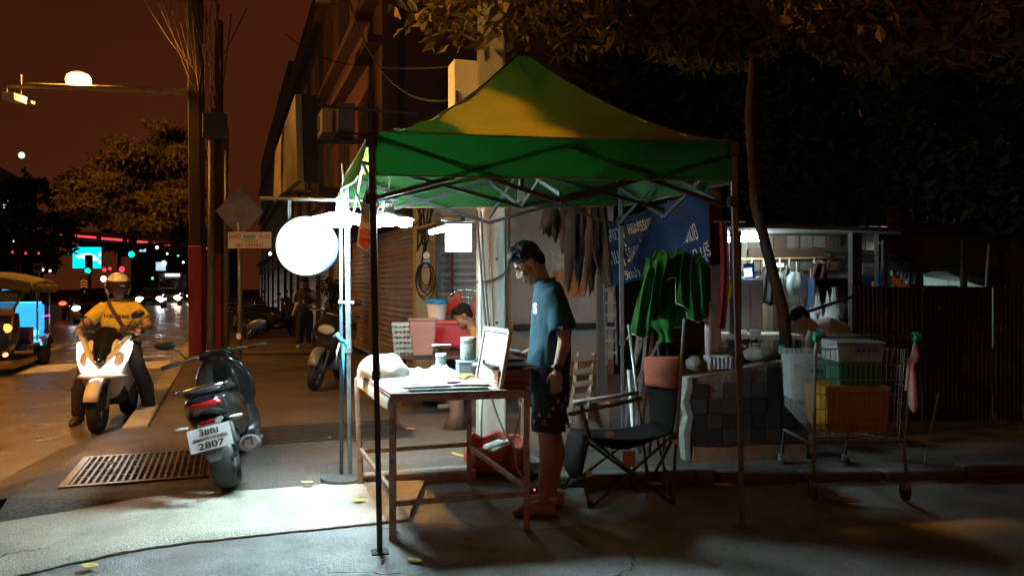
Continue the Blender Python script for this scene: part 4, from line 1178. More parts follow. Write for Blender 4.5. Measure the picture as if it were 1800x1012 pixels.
def hand(mb, wrist, d, n, s, curl=0.5, sc=1.0, splay=0.0):
    """palm, four unequal bent fingers, thumb from the side of the palm; d along the fingers, n out of the palm, s towards the thumb"""
    w = Vector(wrist); d = Vector(d).normalized(); n = Vector(n); n = (n - d * n.dot(d)).normalized(); s = Vector(s); s = (s - d * s.dot(d) - n * s.dot(n)).normalized()
    m = Matrix((d, s, n)).transposed()
    mb.ball(w + d * 0.05 * sc, (0.055 * sc, 0.042 * sc, 0.017 * sc), 12, m)
    mb.tube([w - d * 0.02 * sc, w + d * 0.03 * sc], [0.026 * sc, 0.024 * sc], 10)
    for off, ln in ((0.030, 0.068), (0.010, 0.076), (-0.011, 0.071), (-0.031, 0.056)):
        b0 = w + (d * 0.088 + s * off) * sc
        c1, c2 = curl * 0.9, curl * 1.9
        p1 = b0 + (d * math.cos(c1) + n * math.sin(c1)) * ln * 0.5 * sc
        p2 = p1 + (d * math.cos(c2) + n * math.sin(c2)) * ln * 0.5 * sc
        mb.tube([b0 - d * 0.02 * sc, b0, p1, p2], [0.0095 * sc, 0.0095 * sc, 0.0088 * sc, 0.0072 * sc], 8)
    t0 = w + (d * 0.03 + s * 0.034) * sc
    t1 = t0 + (d * 0.7 + s * 0.55 + n * 0.25).normalized() * 0.036 * sc
    t2 = t1 + (d * 0.85 + s * 0.15 + n * 0.5).normalized() * 0.030 * sc
    mb.tube([t0 - d * 0.01 * sc, t0, t1, t2], [0.012 * sc, 0.013 * sc, 0.011 * sc, 0.008 * sc], 8)

def head(mb, M4):
    """head facing -x in its own frame, centre between the ears"""
    B = lambda c, r, rot=None: mb.ball(M4 @ Vector(c), r, 14, (M4.to_3x3() @ rot) if rot else M4.to_3x3())
    B((0.012, 0, 0.035), (0.094, 0.077, 0.088))
    B((-0.03, 0, -0.03), (0.062, 0.060, 0.092))
    B((-0.060, 0, -0.098), (0.030, 0.034, 0.026))
    B((-0.02, 0, -0.075), (0.06, 0.055, 0.04))
    B((-0.083, 0, 0.018), (0.014, 0.048, 0.012))
    B((-0.087, 0, -0.072), (0.014, 0.024, 0.008)); B((-0.085, 0, -0.084), (0.013, 0.021, 0.008))
    mb.tube([M4 @ Vector((-0.084, 0, 0.008)), M4 @ Vector((-0.104, 0, -0.022)), M4 @ Vector((-0.107, 0, -0.038))], [0.007, 0.010, 0.013], 8)
    for s_ in (-1, 1):
        B((-0.060, s_ * 0.040, -0.03), (0.026, 0.020, 0.024))
        B((-0.098, s_ * 0.013, -0.040), (0.010, 0.008, 0.008))
        B((0.015, s_ * 0.076, -0.008), (0.021, 0.009, 0.031)); B((0.008, s_ * 0.078, -0.032), (0.012, 0.008, 0.014))

def hair_cap(M4, mat, parent, vox=0.006, long=0.0, tufts=True):
    mb = MB()
    r3 = M4.to_3x3()
    mb.ball(M4 @ Vector((0.020, 0, 0.052)), (0.098, 0.084, 0.088), 18, r3)
    mb.ball(M4 @ Vector((-0.055, 0, 0.092)), (0.045, 0.062, 0.035), 14, r3)
    mb.ball(M4 @ Vector((0.060, 0, 0.0)), (0.055, 0.070, 0.075 + long), 14, r3)
    if tufts:
        rr = random.Random(12)
        for i in range(420):
            a, b2 = rr.uniform(0, 2 * PI), rr.uniform(0.0, 1.5)
            d = Vector((math.cos(a) * math.cos(b2), math.sin(a) * math.cos(b2), math.sin(b2)))
            if d.x < -0.45 and d.z < 0.5: continue
            p = M4 @ (Vector((0.018, 0, 0.05)) + Vector((d.x * 0.096, d.y * 0.082, d.z * 0.088)))
            q = p + r3 @ (d * rr.uniform(0.008, 0.017) + Vector((-0.012, rr.gauss(0, .008), 0.003)))
            mb.tube([p - r3 @ d * 0.01, p, q], [0.006, 0.005, 0.001], 4)
    me = remesh(mb, vox, 1)
    return link('hair', me, mat, parent)

def decal_on(me, mtx_dir, o, d):
    bv = BVHTree.FromPolygons([v.co[:] for v in me.vertices], [p.vertices[:] for p in me.polygons])
    return bv

# ---------------------------------------------------------------- the customer at the stall
MAN = thing('person', 'man in a dark teal T-shirt and patterned shorts looking down at a phone', 'person', Vector((0.215, 4.86, 0)), R(4))
HM = Matrix.Translation((-0.112, 0, 1.556)) @ Matrix.Rotation(R(-38), 4, 'Y')
mb = MB()
head(mb, HM)
mb.tube([HM @ Vector((0.028, 0, -0.02)), Vector((-0.035, 0, 1.46)), Vector((0.01, 0, 1.38)), Vector((0.02, 0, 1.30))], [0.062, 0.057, 0.062, 0.09], 14)
mb.loft([ell((0.02, 0), 0.07, 0.14, 1.37), ell((0.03, 0), 0.095, 0.165, 1.28), ell((0.025, 0), 0.10, 0.16, 1.1), ell((0.02, 0), 0.10, 0.15, 0.95), ell((0.02, 0), 0.11, 0.155, 0.8)])
mb.tube([(0.03, -0.165, 1.335), (0.055, -0.215, 1.22), (0.086, -0.235, 1.095), (0.078, -0.24, 1.04), (0.05, -0.245, 0.95), (0.042, -0.245, 0.915)], [0.058, 0.050, 0.042, 0.041, 0.030, 0.027], 12)
hand(mb, (0.040, -0.245, 0.905), (-0.06, 0, -1), (0.15, 0.9, 0), (-1, 0.1, 0), 0.32, 0.95)
mb.tube([(0.03, 0.165, 1.335), (0.05, 0.22, 1.2), (0.05, 0.24, 1.08), (0.0, 0.20, 1.03), (-0.09, 0.12, 0.98), (-0.125, 0.095, 0.972)], [0.058, 0.048, 0.042, 0.040, 0.030, 0.027], 12)
hand(mb, (-0.125, 0.09, 0.970), (-0.9, -0.25, 0.05), (0.05, 0, 1), (0.3, 1, 0.0), 0.75, 0.95)
for (hx, hy, kx, ky, ax_, ay_) in ((0.02, -0.085, -0.005, -0.10, -0.03, -0.105), (0.025, 0.085, 0.055, 0.095, 0.05, 0.10)):
    mb.tube([(hx, hy, 0.84), (hx * 0.6 + kx * 0.4, hy, 0.68), (kx, ky, 0.50), (kx + 0.004, ky, 0.45), (kx * 0.4 + ax_ * 0.6 + 0.028, ky, 0.34), (ax_ + 0.012, ay_, 0.20), (ax_, ay_, 0.10), (ax_ - 0.005, ay_, 0.05)],
            [0.088, 0.080, 0.060, 0.055, 0.060, 0.044, 0.036, 0.038], 14)
    mb.tube([(ax_ + 0.05, ay_, 0.045), (ax_ - 0.04, ay_, 0.05), (ax_ - 0.15, ay_, 0.035)], [0.034, 0.040, 0.030], 10)
link('body', remesh(mb, 0.0062, 3), skin_tan, MAN)
hair_cap(HM, hair_black, MAN, 0.0042)
for s_ in (-1, 1):
    mb = MB(); mb.ball(HM @ Vector((-0.079, s_ * 0.031, -0.008)), (0.008, 0.013, 0.006), 8, HM.to_3x3()); mb.build('eye', M('eye_dark', (0.03, 0.025, 0.02), 0.25), MAN, smooth=True)
    mb = MB(); mb.tube([HM @ Vector((-0.096, s_ * 0.012, 0.024)), HM @ Vector((-0.090, s_ * 0.032, 0.030)), HM @ Vector((-0.072, s_ * 0.052, 0.024))], [0.004, 0.005, 0.003], 6); mb.build('eyebrow', hair_black, MAN, smooth=True)
shirt_teal = fabric('shirt_teal', (0.022, 0.056, 0.076), (0.02, 0.05, 0.07), 0.08, 0.9, bump=0.3, bscale=350, var=0.12, scale=40)
mb = MB()
mb.loft([ell((-0.012, 0), 0.066, 0.078, 1.452), ell((0.008, 0), 0.082, 0.115, 1.425), ell((0.022, 0), 0.098, 0.165, 1.385), ell((0.030, 0), 0.110, 0.195, 1.32), ell((0.032, 0), 0.123, 0.205, 1.22), ell((0.022, 0), 0.128, 0.205, 1.08),
         ell((0.014, 0), 0.134, 0.208, 0.93), ell((0.012, 0), 0.142, 0.213, 0.80), ell((0.012, 0), 0.146, 0.216, 0.752)])
mb.tube([(0.022, -0.13, 1.36), (0.04, -0.185, 1.30), (0.062, -0.225, 1.21), (0.076, -0.238, 1.150)], [0.070, 0.080, 0.080, 0.084], 18)
mb.tube([(0.022, 0.13, 1.36), (0.04, 0.185, 1.30), (0.055, 0.228, 1.21), (0.055, 0.238, 1.15)], [0.070, 0.080, 0.080, 0.084], 18)
me_s = remesh(mb, 0.0085, 3, 0.017, 9.0)
shirt = link('t_shirt', me_s, shirt_teal, MAN)
mb = MB(); mb.tube([Vector((-0.012 + 0.068 * math.cos(a * PI / 10), 0.080 * math.sin(a * PI / 10), 1.448 + 0.014 * math.cos(a * PI / 10))) for a in range(21)], 0.008, 6, caps=False); mb.build('collar', shirt_teal, shirt, smooth=True)
mb = MB(); mb.box((0.052, -0.322, 1.163), (0.024, 0.004, 0.016)); mb.build('sleeve_label', white_paint, shirt)
bv = BVHTree.FromPolygons([v.co[:] for v in me_s.vertices], [p.vertices[:] for p in me_s.polygons])
h = bv.ray_cast(Vector((-0.6, -0.085, 1.27)), Vector((1, 0, 0)))
if h[0]:
    nrm_ = (h[1] + Vector((0, -0.5, 0))).normalized()
    text_mesh('lettering', 'S', 0.085, M('print_white', (0.7, 0.72, 0.72), 0.7), shirt, mat4(h[0] + nrm_ * 0.006, Vector((0, 0, 1)).cross(nrm_), (0, 0, 1)), bold=0.004)
shorts_mat = M('shorts_navy', (0.012, 0.016, 0.028), 0.8, var=0.3, scale=15, bump=0.3, bscale=300)
mb = MB()
mb.loft([ell((0.012, 0), 0.125, 0.175, 0.80), ell((0.015, 0), 0.132, 0.185, 0.72), ell((0.015, 0), 0.13, 0.185, 0.66)])
mb.tube([(0.015, -0.092, 0.72), (0.008, -0.098, 0.62), (0.004, -0.102, 0.515)], [0.100, 0.104, 0.108], 18)
mb.tube([(0.018, 0.092, 0.72), (0.035, 0.098, 0.62), (0.050, 0.100, 0.515)], [0.100, 0.104, 0.108], 18)
me_p = remesh(mb, 0.009, 3, 0.007, 9.0)
shorts = link('shorts', me_p, shorts_mat, MAN)
bvp = BVHTree.FromPolygons([v.co[:] for v in me_p.vertices], [p.vertices[:] for p in me_p.polygons])
tri_mat = M('print_grey_white', (0.38, 0.38, 0.39), 0.8)
rr = random.Random(8)
for i in range(5):
    for j in range(5):
        x = -0.115 + j * 0.055 + (0.027 if i % 2 else 0); z = 0.545 + i * 0.043
        h = bvp.ray_cast(Vector((x, -0.6, z)), Vector((0, 1, 0)))
        if h[0] and h[1].y < -0.25:
            m_ = mat4(h[0] + h[1] * 0.002, Vector((0, 0, 1)).cross(h[1]), (0, 0, 1)) @ Matrix.Rotation(rr.uniform(-0.6, 0.6), 4, 'Z')
            mb = MB(); s_ = 0.013
            if (i * 3 + j * 2) % 5 in (1, 2, 4): continue
            if (i + j) % 2: mb.plate([(-s_, -s_), (s_, -s_), (0, s_)], m_, 0.001)
            else:
                for k in range(3):
                    a0, a1 = [(-s_, -s_), (s_, -s_), (0, s_)][k], [(s_, -s_), (0, s_), (-s_, -s_)][k]
                    mb.beam(m_ @ Vector((*a0, 0)), m_ @ Vector((*a1, 0)), 0.003, 0.003)
            mb.build('printed_triangle', tri_mat, shorts)
for k, z in enumerate((0.60, 0.645, 0.685)):
    h = bvp.ray_cast(Vector((-0.6, -0.06 - 0.02 * (k % 2), z)), Vector((1, 0, 0)))
    if h[0]:
        mb = MB(); mb.ball(h[0] + h[1] * 0.001, (0.004, 0.022, 0.026), 8); mb.build('printed_patch', M('print_light_blue', (0.25, 0.5, 0.65), 0.8, var=0.5, scale=40), shorts, smooth=True)
clog = M('clog_orange', (0.34, 0.22, 0.15), 0.6, var=0.15)
for ax_, ay_ in ((-0.03, -0.105), (0.05, 0.10)):
    mb = MB()
    rings = []
    for (x, w, h_) in ((0.078, 0.022, 0.05), (0.07, 0.040, 0.075), (0.03, 0.046, 0.08), (-0.03, 0.047, 0.085), (-0.09, 0.053, 0.078), (-0.14, 0.054, 0.062), (-0.175, 0.042, 0.048), (-0.195, 0.018, 0.034)):
        ring = []
        for k in range(14):
            a = 2 * PI * k / 14
            ring.append(Vector((ax_ + x, ay_ + w * math.cos(a), max(0.004, h_ / 2 + h_ / 2 * math.sin(a) * (1.0 if math.sin(a) > 0 else 1.4)))))
        rings.append(ring)
    mb.loft(rings); sh = mb.build('shoe', clog, MAN, smooth=True, sub=1)
    mb = MB(); mb.tube([(ax_ + 0.055, ay_ - 0.05, 0.075), (ax_ + 0.09, ay_, 0.085), (ax_ + 0.055, ay_ + 0.05, 0.075)], 0.008, 6); mb.build('heel_strap', clog, sh, smooth=True)
wt = MB(); wt.tube([(0.044 + 0.033 * math.cos(a * PI / 8), -0.245 + 0.033 * math.sin(a * PI / 8), 0.928) for a in range(17)], 0.009, 6, caps=False)
watch = wt.build('wristwatch', black_plastic, MAN, smooth=True)
mb = MB(); mb.lathe([(0.001, 0), (0.021, 0), (0.021, 0.010), (0.001, 0.010)], 18, (0.036, -0.278, 0.928), Matrix.Rotation(R(90), 3, 'X')); mb.build('dial', black_gloss, watch)
phone = thing('phone', 'blue-edged phone held flat in front of the man', 'phone', Vector((0.215, 4.86, 0)) + Matrix.Rotation(R(4), 3, 'Z') @ Vector((-0.235, 0.055, 1.0)), R(4) + R(14))
mb = MB(); mb.box((0, 0, 0), (0.155, 0.075, 0.008), Matrix.Rotation(R(4), 3, 'Y')); mb.build('case', M('phone_blue', (0.02, 0.30, 0.55), 0.35), phone, bevel=0.003)
mb = MB(); mb.box((0, 0, 0.006), (0.145, 0.068, 0.002), Matrix.Rotation(R(4), 3, 'Y')); mb.build('screen', EM('phone_screen', (0.5, 0.75, 1.0), 0.6, (0.02, 0.02, 0.02)), phone)

# ---------------------------------------------------------------- simple clothed figures for the people further off
def person_upright(label, loc, rz, shirt_m, pants_m, h=1.62, stride=0.1, skirt=False, hold=True):
    k = h / 1.7
    P = thing('person', label, 'person', loc, rz)
    HM2 = Matrix.Translation((-0.06 * k, 0, 1.56 * k)) @ Matrix.Rotation(R(-18), 4, 'Y') @ Matrix.Scale(k, 4)
    mb = MB(); head(mb, HM2)
    mb.tube([(0.0, 0, 1.5 * k), (0.0, 0, 1.36 * k)], 0.055 * k, 10)
    mb.tube([(0.0, -0.17 * k, 1.33 * k), (0.04, -0.23 * k, 1.08 * k), (-0.12 * k, -0.16 * k, 1.0 * k), (-0.19 * k, -0.10 * k, 1.04 * k)], [0.05 * k, 0.042 * k, 0.034 * k, 0.03 * k], 10)
    mb.tube([(0.0, 0.17 * k, 1.33 * k), (0.05, 0.24 * k, 1.08 * k), (0.02, 0.25 * k, 0.88 * k)], [0.05 * k, 0.042 * k, 0.030 * k], 10)
    hand(mb, (-0.19 * k, -0.10 * k, 1.04 * k), (-0.6, 0.3, 0.5), (0, 0.2, 1), (0, 1, 0), 0.8, k)
    hand(mb, (0.02, 0.25 * k, 0.88 * k), (0, 0, -1), (0, -1, 0), (-1, 0, 0), 0.4, k)
    for s_ in (-1, 1):
        mb.tube([(0, s_ * 0.08, 0.85 * k), (-stride * s_ * 0.5, s_ * 0.085, 0.48 * k), (-stride * s_, s_ * 0.08, 0.09 * k)], [0.085 * k, 0.058 * k, 0.036 * k], 10)
        mb.tube([(0.04 - stride * s_, s_ * 0.08, 0.045), (-0.13 - stride * s_, s_ * 0.08, 0.035)], [0.036, 0.03], 8)
    link('body', remesh(mb, 0.012, 2), skin_tan, P)
    hair_cap(HM2, hair_black, P, 0.010, 0.03, False)
    mb = MB(); mb.loft([ell((0, 0), 0.06 * k, 0.08 * k, 1.44 * k), ell((0.01, 0), 0.09 * k, 0.17 * k, 1.38 * k), ell((0.01, 0), 0.115 * k, 0.195 * k, 1.25 * k), ell((0, 0), 0.115 * k, 0.175 * k, 1.0 * k), ell((0, 0), 0.125 * k, 0.185 * k, 0.82 * k)])
    for s_ in (-1, 1): mb.tube([(0.0, s_ * 0.14 * k, 1.35 * k), (0.03, s_ * 0.215 * k, 1.20 * k), (0.04, s_ * 0.235 * k, 1.1 * k)], [0.065 * k, 0.066 * k, 0.068 * k], 12)
    link('top', remesh(mb, 0.013, 2, 0.008), shirt_m, P)
    mb = MB(); mb.loft([ell((0, 0), 0.12 * k, 0.17 * k, 0.9 * k), ell((0, 0), 0.125 * k, 0.175 * k, 0.75 * k)])
    for s_ in (-1, 1): mb.tube([(0, s_ * 0.085, 0.82 * k), (-stride * s_ * 0.5, s_ * 0.088, 0.48 * k), (-stride * s_ * 0.95, s_ * 0.085, 0.13 * k)], [0.105 * k, 0.092 * k, 0.085 * k], 12)
    link('trousers', remesh(mb, 0.014, 2, 0.008), pants_m, P)
    for s_ in (-1, 1):
        mb = MB(); mb.tube([(0.055 - stride * s_, s_ * 0.08, 0.04), (-0.04 - stride * s_, s_ * 0.08, 0.05), (-0.15 - stride * s_, s_ * 0.08, 0.03)], [0.036, 0.044, 0.028], 10); mb.build('shoe', M('shoe_white', (0.5, 0.48, 0.44), 0.6), P, smooth=True)
    return P
navy_cloth = M('navy_cloth', (0.014, 0.017, 0.028), 0.9, var=0.3, scale=12)
wl_ = gnd(536, 612, 0.05)
WOM = person_upright('woman in dark clothes and pale shoes walking up the pavement towards the viewer', wl_, R(84), navy_cloth, navy_cloth, 1.60, 0.12)
fl = thing('paper_bundle', 'pale paper bundle carried by the woman in dark clothes', 'paper bundle', wl_ + Vector((-0.17, -0.20, 0.86)))
mb = MB(); mb.lathe([(0.001, -0.14), (0.02, -0.14), (0.05, 0.10), (0.001, 0.14)], 10, (0, 0, 0), Matrix.Rotation(R(25), 3, 'Y')); mb.build('wrap', M('paper_pale', (0.5, 0.42, 0.28), 0.8), fl, smooth=40)
mb = MB(); mb.ball((0.06, 0, 0.14), (0.05, 0.04, 0.04), 8); mb.build('top', M('paper_bright', (0.6, 0.55, 0.42), 0.8), fl, smooth=True)

# seated vendor behind the pole
vl = at(833, 640, 8.6); vl.z = 0.05
VEN = thing('person', 'seated vendor in a mustard shirt bending forward behind the concrete pole', 'person', vl, R(2))
HMv = Matrix.Translation((-0.12, 0, 1.04)) @ Matrix.Rotation(R(-30), 4, 'Y')
mb = MB(); head(mb, HMv)
mb.tube([HMv @ Vector((0.03, 0, -0.02)), Vector((-0.03, 0, 0.93)), Vector((0.02, 0, 0.83))], [0.058, 0.055, 0.08], 10)
mb.loft([ell((0.03, 0), 0.08, 0.16, 0.85), ell((0.08, 0), 0.11, 0.17, 0.65), ell((0.10, 0), 0.11, 0.16, 0.42)])
for s_ in (-1, 1):
    mb.tube([(0.03, s_ * 0.16, 0.82), (0.0, s_ * 0.23, 0.58), (-0.2, s_ * 0.16, 0.50), (-0.26, s_ * 0.12, 0.50)], [0.05, 0.042, 0.032, 0.03], 10)
    hand(mb, (-0.26, s_ * 0.12, 0.50), (-1, 0, 0), (0, 0, -1), (0, -s_, 0), 0.5)
    mb.tube([(0.1, s_ * 0.09, 0.42), (-0.28, s_ * 0.12, 0.44), (-0.26, s_ * 0.12, 0.06)], [0.09, 0.06, 0.04], 10)
    mb.tube([(-0.22, s_ * 0.12, 0.05), (-0.40, s_ * 0.12, 0.04)], [0.036, 0.03], 8)
link('body', remesh(mb, 0.010, 2), skin_tan, VEN)
hair_cap(HMv, hair_black, VEN, 0.008, 0.0, False)
mb = MB(); mb.loft([ell((-0.0, 0), 0.06, 0.08, 0.90), ell((0.025, 0), 0.09, 0.17, 0.85), ell((0.08, 0), 0.125, 0.19, 0.65), ell((0.10, 0), 0.125, 0.18, 0.42)])
for s_ in (-1, 1): mb.tube([(0.03, s_ * 0.14, 0.83), (0.015, s_ * 0.215, 0.68)], [0.066, 0.068], 12)
link('shirt', remesh(mb, 0.012, 2, 0.008), M('mustard_cloth', (0.35, 0.22, 0.05), 0.9, var=0.2, scale=14), VEN)
mb = MB(); mb.loft([ell((0.1, 0), 0.12, 0.17, 0.50), ell((0.1, 0), 0.12, 0.17, 0.36)])
for s_ in (-1, 1): mb.tube([(0.08, s_ * 0.09, 0.43), (-0.26, s_ * 0.12, 0.45), (-0.27, s_ * 0.12, 0.14)], [0.10, 0.08, 0.07], 12)
link('trousers', remesh(mb, 0.014, 2), navy_cloth, VEN)
stool = thing('plastic_stool', 'low dark stool under the seated vendor', 'stool', vl + Vector((0.12, 0, 0)))
mb = MB(); mb.box((0, 0, 0.34), (0.32, 0.32, 0.03)); mb.build('seat', M('stool_brown', (0.12, 0.05, 0.03), 0.6), stool, bevel=0.01)
for sx in (-1, 1):
    for sy in (-1, 1):
        mb = MB(); mb.beam((sx * 0.12, sy * 0.12, 0.325), (sx * 0.15, sy * 0.15, 0), 0.035, 0.035); mb.build('leg', MATS['stool_brown'], stool)

# ================================================================== SCOOTERS AND MOTORBIKES
def rring(y, zlo, zhi, hw, n=20, pw=0.6):
    zc, hz = (zlo + zhi) / 2, (zhi - zlo) / 2
    out = []
    for k in range(n):
        a = 2 * PI * k / n
        c, s = math.cos(a), math.sin(a)
        out.append(Vector((hw * math.copysign(abs(c) ** pw, c), y, zc + hz * math.copysign(abs(s) ** pw, s))))
    return out
def zring(z, yc, hd, hw, n=20, pw=0.6):
    out = []
    for k in range(n):
        a = 2 * PI * k / n
        c, s = math.cos(a), math.sin(a)
        out.append(Vector((hw * math.copysign(abs(c) ** pw, c), yc + hd * math.copysign(abs(s) ** pw, s), z)))
    return out
MX = Matrix.Rotation(R(90), 3, 'Y')       # lathe about the x axis
def wheel(t, name, y, r, w, tyre_m=None, rim_m=None, spokes=6):
    mb = MB(); prof = [(r - 0.075, -w * 0.42), (r - 0.03, -w * 0.5), (r - 0.008, -w * 0.34), (r, 0), (r - 0.008, w * 0.34), (r - 0.03, w * 0.5), (r - 0.075, w * 0.42), (r - 0.085, 0), (r - 0.075, -w * 0.42)]
    mb.lathe(prof, 40, (0, y, r), MX, caps=False); ty = mb.build(name, tyre_m or rubber, t, smooth=50)
    mb = MB(); mb.lathe([(r - 0.08, -w * 0.36), (r - 0.095, -w * 0.30), (r - 0.095, w * 0.30), (r - 0.08, w * 0.36), (r - 0.08, -w * 0.36)], 36, (0, y, r), MX, caps=False)
    mb.lathe([(0.001, -w * 0.4), (0.04, -w * 0.4), (0.04, w * 0.4), (0.001, w * 0.4)], 16, (0, y, r), MX)
    for k in range(spokes):
        a = 2 * PI * k / spokes
        mb.beam((0, y + 0.03 * math.cos(a), r + 0.03 * math.sin(a)), (0, y + (r - 0.085) * math.cos(a), r + (r - 0.085) * math.sin(a)), 0.025, 0.03, up=(1, 0, 0))
    mb.build('rim', rim_m or dark_grey_metal, ty, smooth=40)
    return ty

def rounded(poly, it=2):
    for _ in range(it):
        out = []
        for k in range(len(poly)):
            a, b = poly[k], poly[(k + 1) % len(poly)]
            out += [(a[0] * 0.75 + b[0] * 0.25, a[1] * 0.75 + b[1] * 0.25), (a[0] * 0.25 + b[0] * 0.75, a[1] * 0.25 + b[1] * 0.75)]
        poly = out
    return poly

def scooter(label, loc, rot, body_m, trim_m, white_front=False, plate=None, group=None, name='scooter'):
    t = thing(name, label, 'scooter', loc, rot=rot, group=group)
    wheel(t, 'rear_wheel', 0.0, 0.265, 0.125)
    wheel(t, 'front_wheel', 1.30, 0.262, 0.105)
    mb = MB(); mb.loft([rring(-0.33, 0.715, 0.775, 0.035), rring(-0.29, 0.67, 0.80, 0.085), rring(-0.2, 0.60, 0.825, 0.125), rring(-0.05, 0.55, 0.80, 0.155), rring(0.15, 0.46, 0.77, 0.165), rring(0.40, 0.36, 0.745, 0.17), rring(0.58, 0.27, 0.70, 0.155), rring(0.70, 0.25, 0.55, 0.12)])
    mb.build('tail_body', body_m, t, smooth=True, sub=1)
    mb = MB(); mb.loft([rring(-0.25, 0.80, 0.855, 0.10), rring(-0.12, 0.79, 0.875, 0.13), rring(0.10, 0.77, 0.86, 0.145), rring(0.18, 0.76, 0.815, 0.145), rring(0.40, 0.735, 0.80, 0.13), rring(0.60, 0.70, 0.785, 0.085)]); mb.build('seat', black_plastic, t, smooth=True, sub=1)
    mb = MB(); mb.loft([rring(0.62, 0.24, 0.36, 0.16), rring(0.80, 0.23, 0.38, 0.19), rring(0.98, 0.25, 0.52, 0.18)]); mb.build('floorboard', trim_m, t, smooth=True)
    mb = MB(); mb.loft([rring(0.58, 0.50, 0.70, 0.07), rring(0.78, 0.45, 0.66, 0.075), rring(0.98, 0.46, 0.74, 0.09)]); mb.build('centre_spine', body_m, t, smooth=True)
    w = 0.245 if white_front else 0.205
    mb = MB(); mb.loft([zring(0.30, 0.99, 0.05, 0.10), zring(0.42, 1.02, 0.085, w * 0.72), zring(0.58, 1.07, 0.12, w * 0.95), zring(0.72, 1.08, 0.13, w), zring(0.86, 1.04, 0.11, w * 0.88), zring(0.97, 0.99, 0.075, w * 0.55), zring(1.02, 0.965, 0.04, w * 0.34)]); mb.build('front_cowl', body_m, t, smooth=True, sub=1)
    if white_front:
        # beak, V-shaped lamps, dark screen
        mb = MB(); mb.loft([rring(1.02, 0.54, 0.60, 0.25), rring(1.17, 0.545, 0.60, 0.235), rring(1.30, 0.56, 0.595, 0.10)]); mb.build('beak', body_m, t, smooth=True)
        for s_ in (-1, 1):
            out = [(0.02, 0.60), (0.13, 0.585), (0.225, 0.68), (0.275, 0.92), (0.225, 0.93), (0.15, 0.80), (0.05, 0.70)]
            out = rounded(out)
            def dep(x, z): return 1.235 - 1.35 * x * x - 0.42 * max(0, z - 0.66)
            fr = [Vector((s_ * x, dep(x, z) + 0.012, z)) for x, z in out]; bk = [Vector((s_ * x, dep(x, z) - 0.05, z)) for x, z in out]
            n = len(out)
            mb = MB(); mb.add(fr + bk, [tuple(range(n)), tuple(range(2 * n - 1, n - 1, -1))] + [(k, (k + 1) % n, n + (k + 1) % n, n + k) for k in range(n)])
            mb.build('headlight', EM('headlight_white', (0.85, 0.93, 1.0), 16.0), t)
        mb = MB()
        def scr(s, tt):
            x = (s - 0.5) * 2
            wz = (0.05 + 0.135 * min(1, tt * 1.35) ** 0.8) * (1 - 1.2 * max(0, tt - 0.72))
            return Vector((x * wz, 1.285 - 0.30 * tt - 0.07 * x * x, 0.73 + 0.36 * tt - 0.05 * x * x * tt))
        mb.grid(scr, 16, 12); mb.build('windscreen', black_gloss, t, smooth=True, solid=0.006)
        for s_ in (-1, 1):
            wo = [(0.0, 0.64), (0.05, 0.695), (0.15, 0.795), (0.225, 0.925), (0.262, 1.0), (0.205, 0.985), (0.13, 0.87), (0.05, 0.765), (0.0, 0.735)]
            wo = [(x - 0.004, z) for x, z in rounded(wo)]
            fr = [Vector((s_ * x, dep(x, z) + 0.03, z)) for x, z in wo]; bk_ = [Vector((s_ * x, dep(x, z) - 0.06, z)) for x, z in wo]
            n = len(wo)
            mb = MB(); mb.add(fr + bk_, [tuple(range(n)), tuple(range(2 * n - 1, n - 1, -1))] + [(k, (k + 1) % n, n + (k + 1) % n, n + k) for k in range(n)])
            mb.build('cowl_wing', body_m, t)
        fend = body_m
    else:
        mb = MB(); mb.ball((0, 1.15, 0.80), (0.12, 0.06, 0.07), 14); mb.build('headlight', M('lamp_glass', (0.4, 0.42, 0.45), 0.1), t, smooth=True)
        mb = MB(); mb.loft([zring(0.96, 1.02, 0.06, 0.12), zring(1.04, 0.99, 0.06, 0.135), zring(1.09, 0.955, 0.04, 0.09)]); mb.build('handlebar_cowl', body_m, t, smooth=True, sub=1)
        fend = trim_m
    mb = MB(); rings = []
    for k in range(9):
        a = R(20 + k * 16)
        y, z = 1.30 + 0.30 * math.cos(a), 0.262 + 0.30 * math.sin(a)
        hw = 0.075
        rings.append([Vector((x, 1.30 + (0.30 + o) * math.cos(a), 0.262 + (0.30 + o) * math.sin(a))) for x, o in ((-hw, -0.03), (-hw * 0.8, 0.012), (0, 0.022), (hw * 0.8, 0.012), (hw, -0.03), (hw * 0.8, -0.005), (0, 0.004), (-hw * 0.8, -0.005))])
    mb.loft(rings); mb.build('front_fender', fend, t, smooth=True)
    for s_ in (-1, 1):
        mb = MB(); mb.tube([(s_ * 0.07, 1.10, 0.62), (s_ * 0.078, 1.30, 0.262)], 0.02, 8); mb.build('fork', grey_metal, t, smooth=True)
        mb = MB(); mb.tube([(s_ * 0.03, 1.0, 1.0), (s_ * 0.14, 0.96, 1.035), (s_ * 0.24, 0.90, 1.03)], 0.013, 8); hb = mb.build('handlebar', dark_grey_metal, t, smooth=True)
        mb = MB(); mb.tube([(s_ * 0.23, 0.905, 1.03), (s_ * 0.345, 0.845, 1.022)], 0.018, 10); mb.build('grip', rubber, hb, smooth=True)
        mb = MB(); mb.tube([(s_ * 0.20, 0.95, 1.03), (s_ * 0.25, 0.97, 1.025), (s_ * 0.33, 0.92, 1.015)], 0.006, 6); mb.build('brake_lever', grey_metal, hb, smooth=True)
        mb = MB(); mb.tube([(s_ * 0.19, 0.94, 1.04), (s_ * 0.23, 0.95, 1.13), (s_ * 0.27, 0.95, 1.18)], 0.006, 6); mi = mb.build('mirror_stalk', black_plastic, hb, smooth=True)
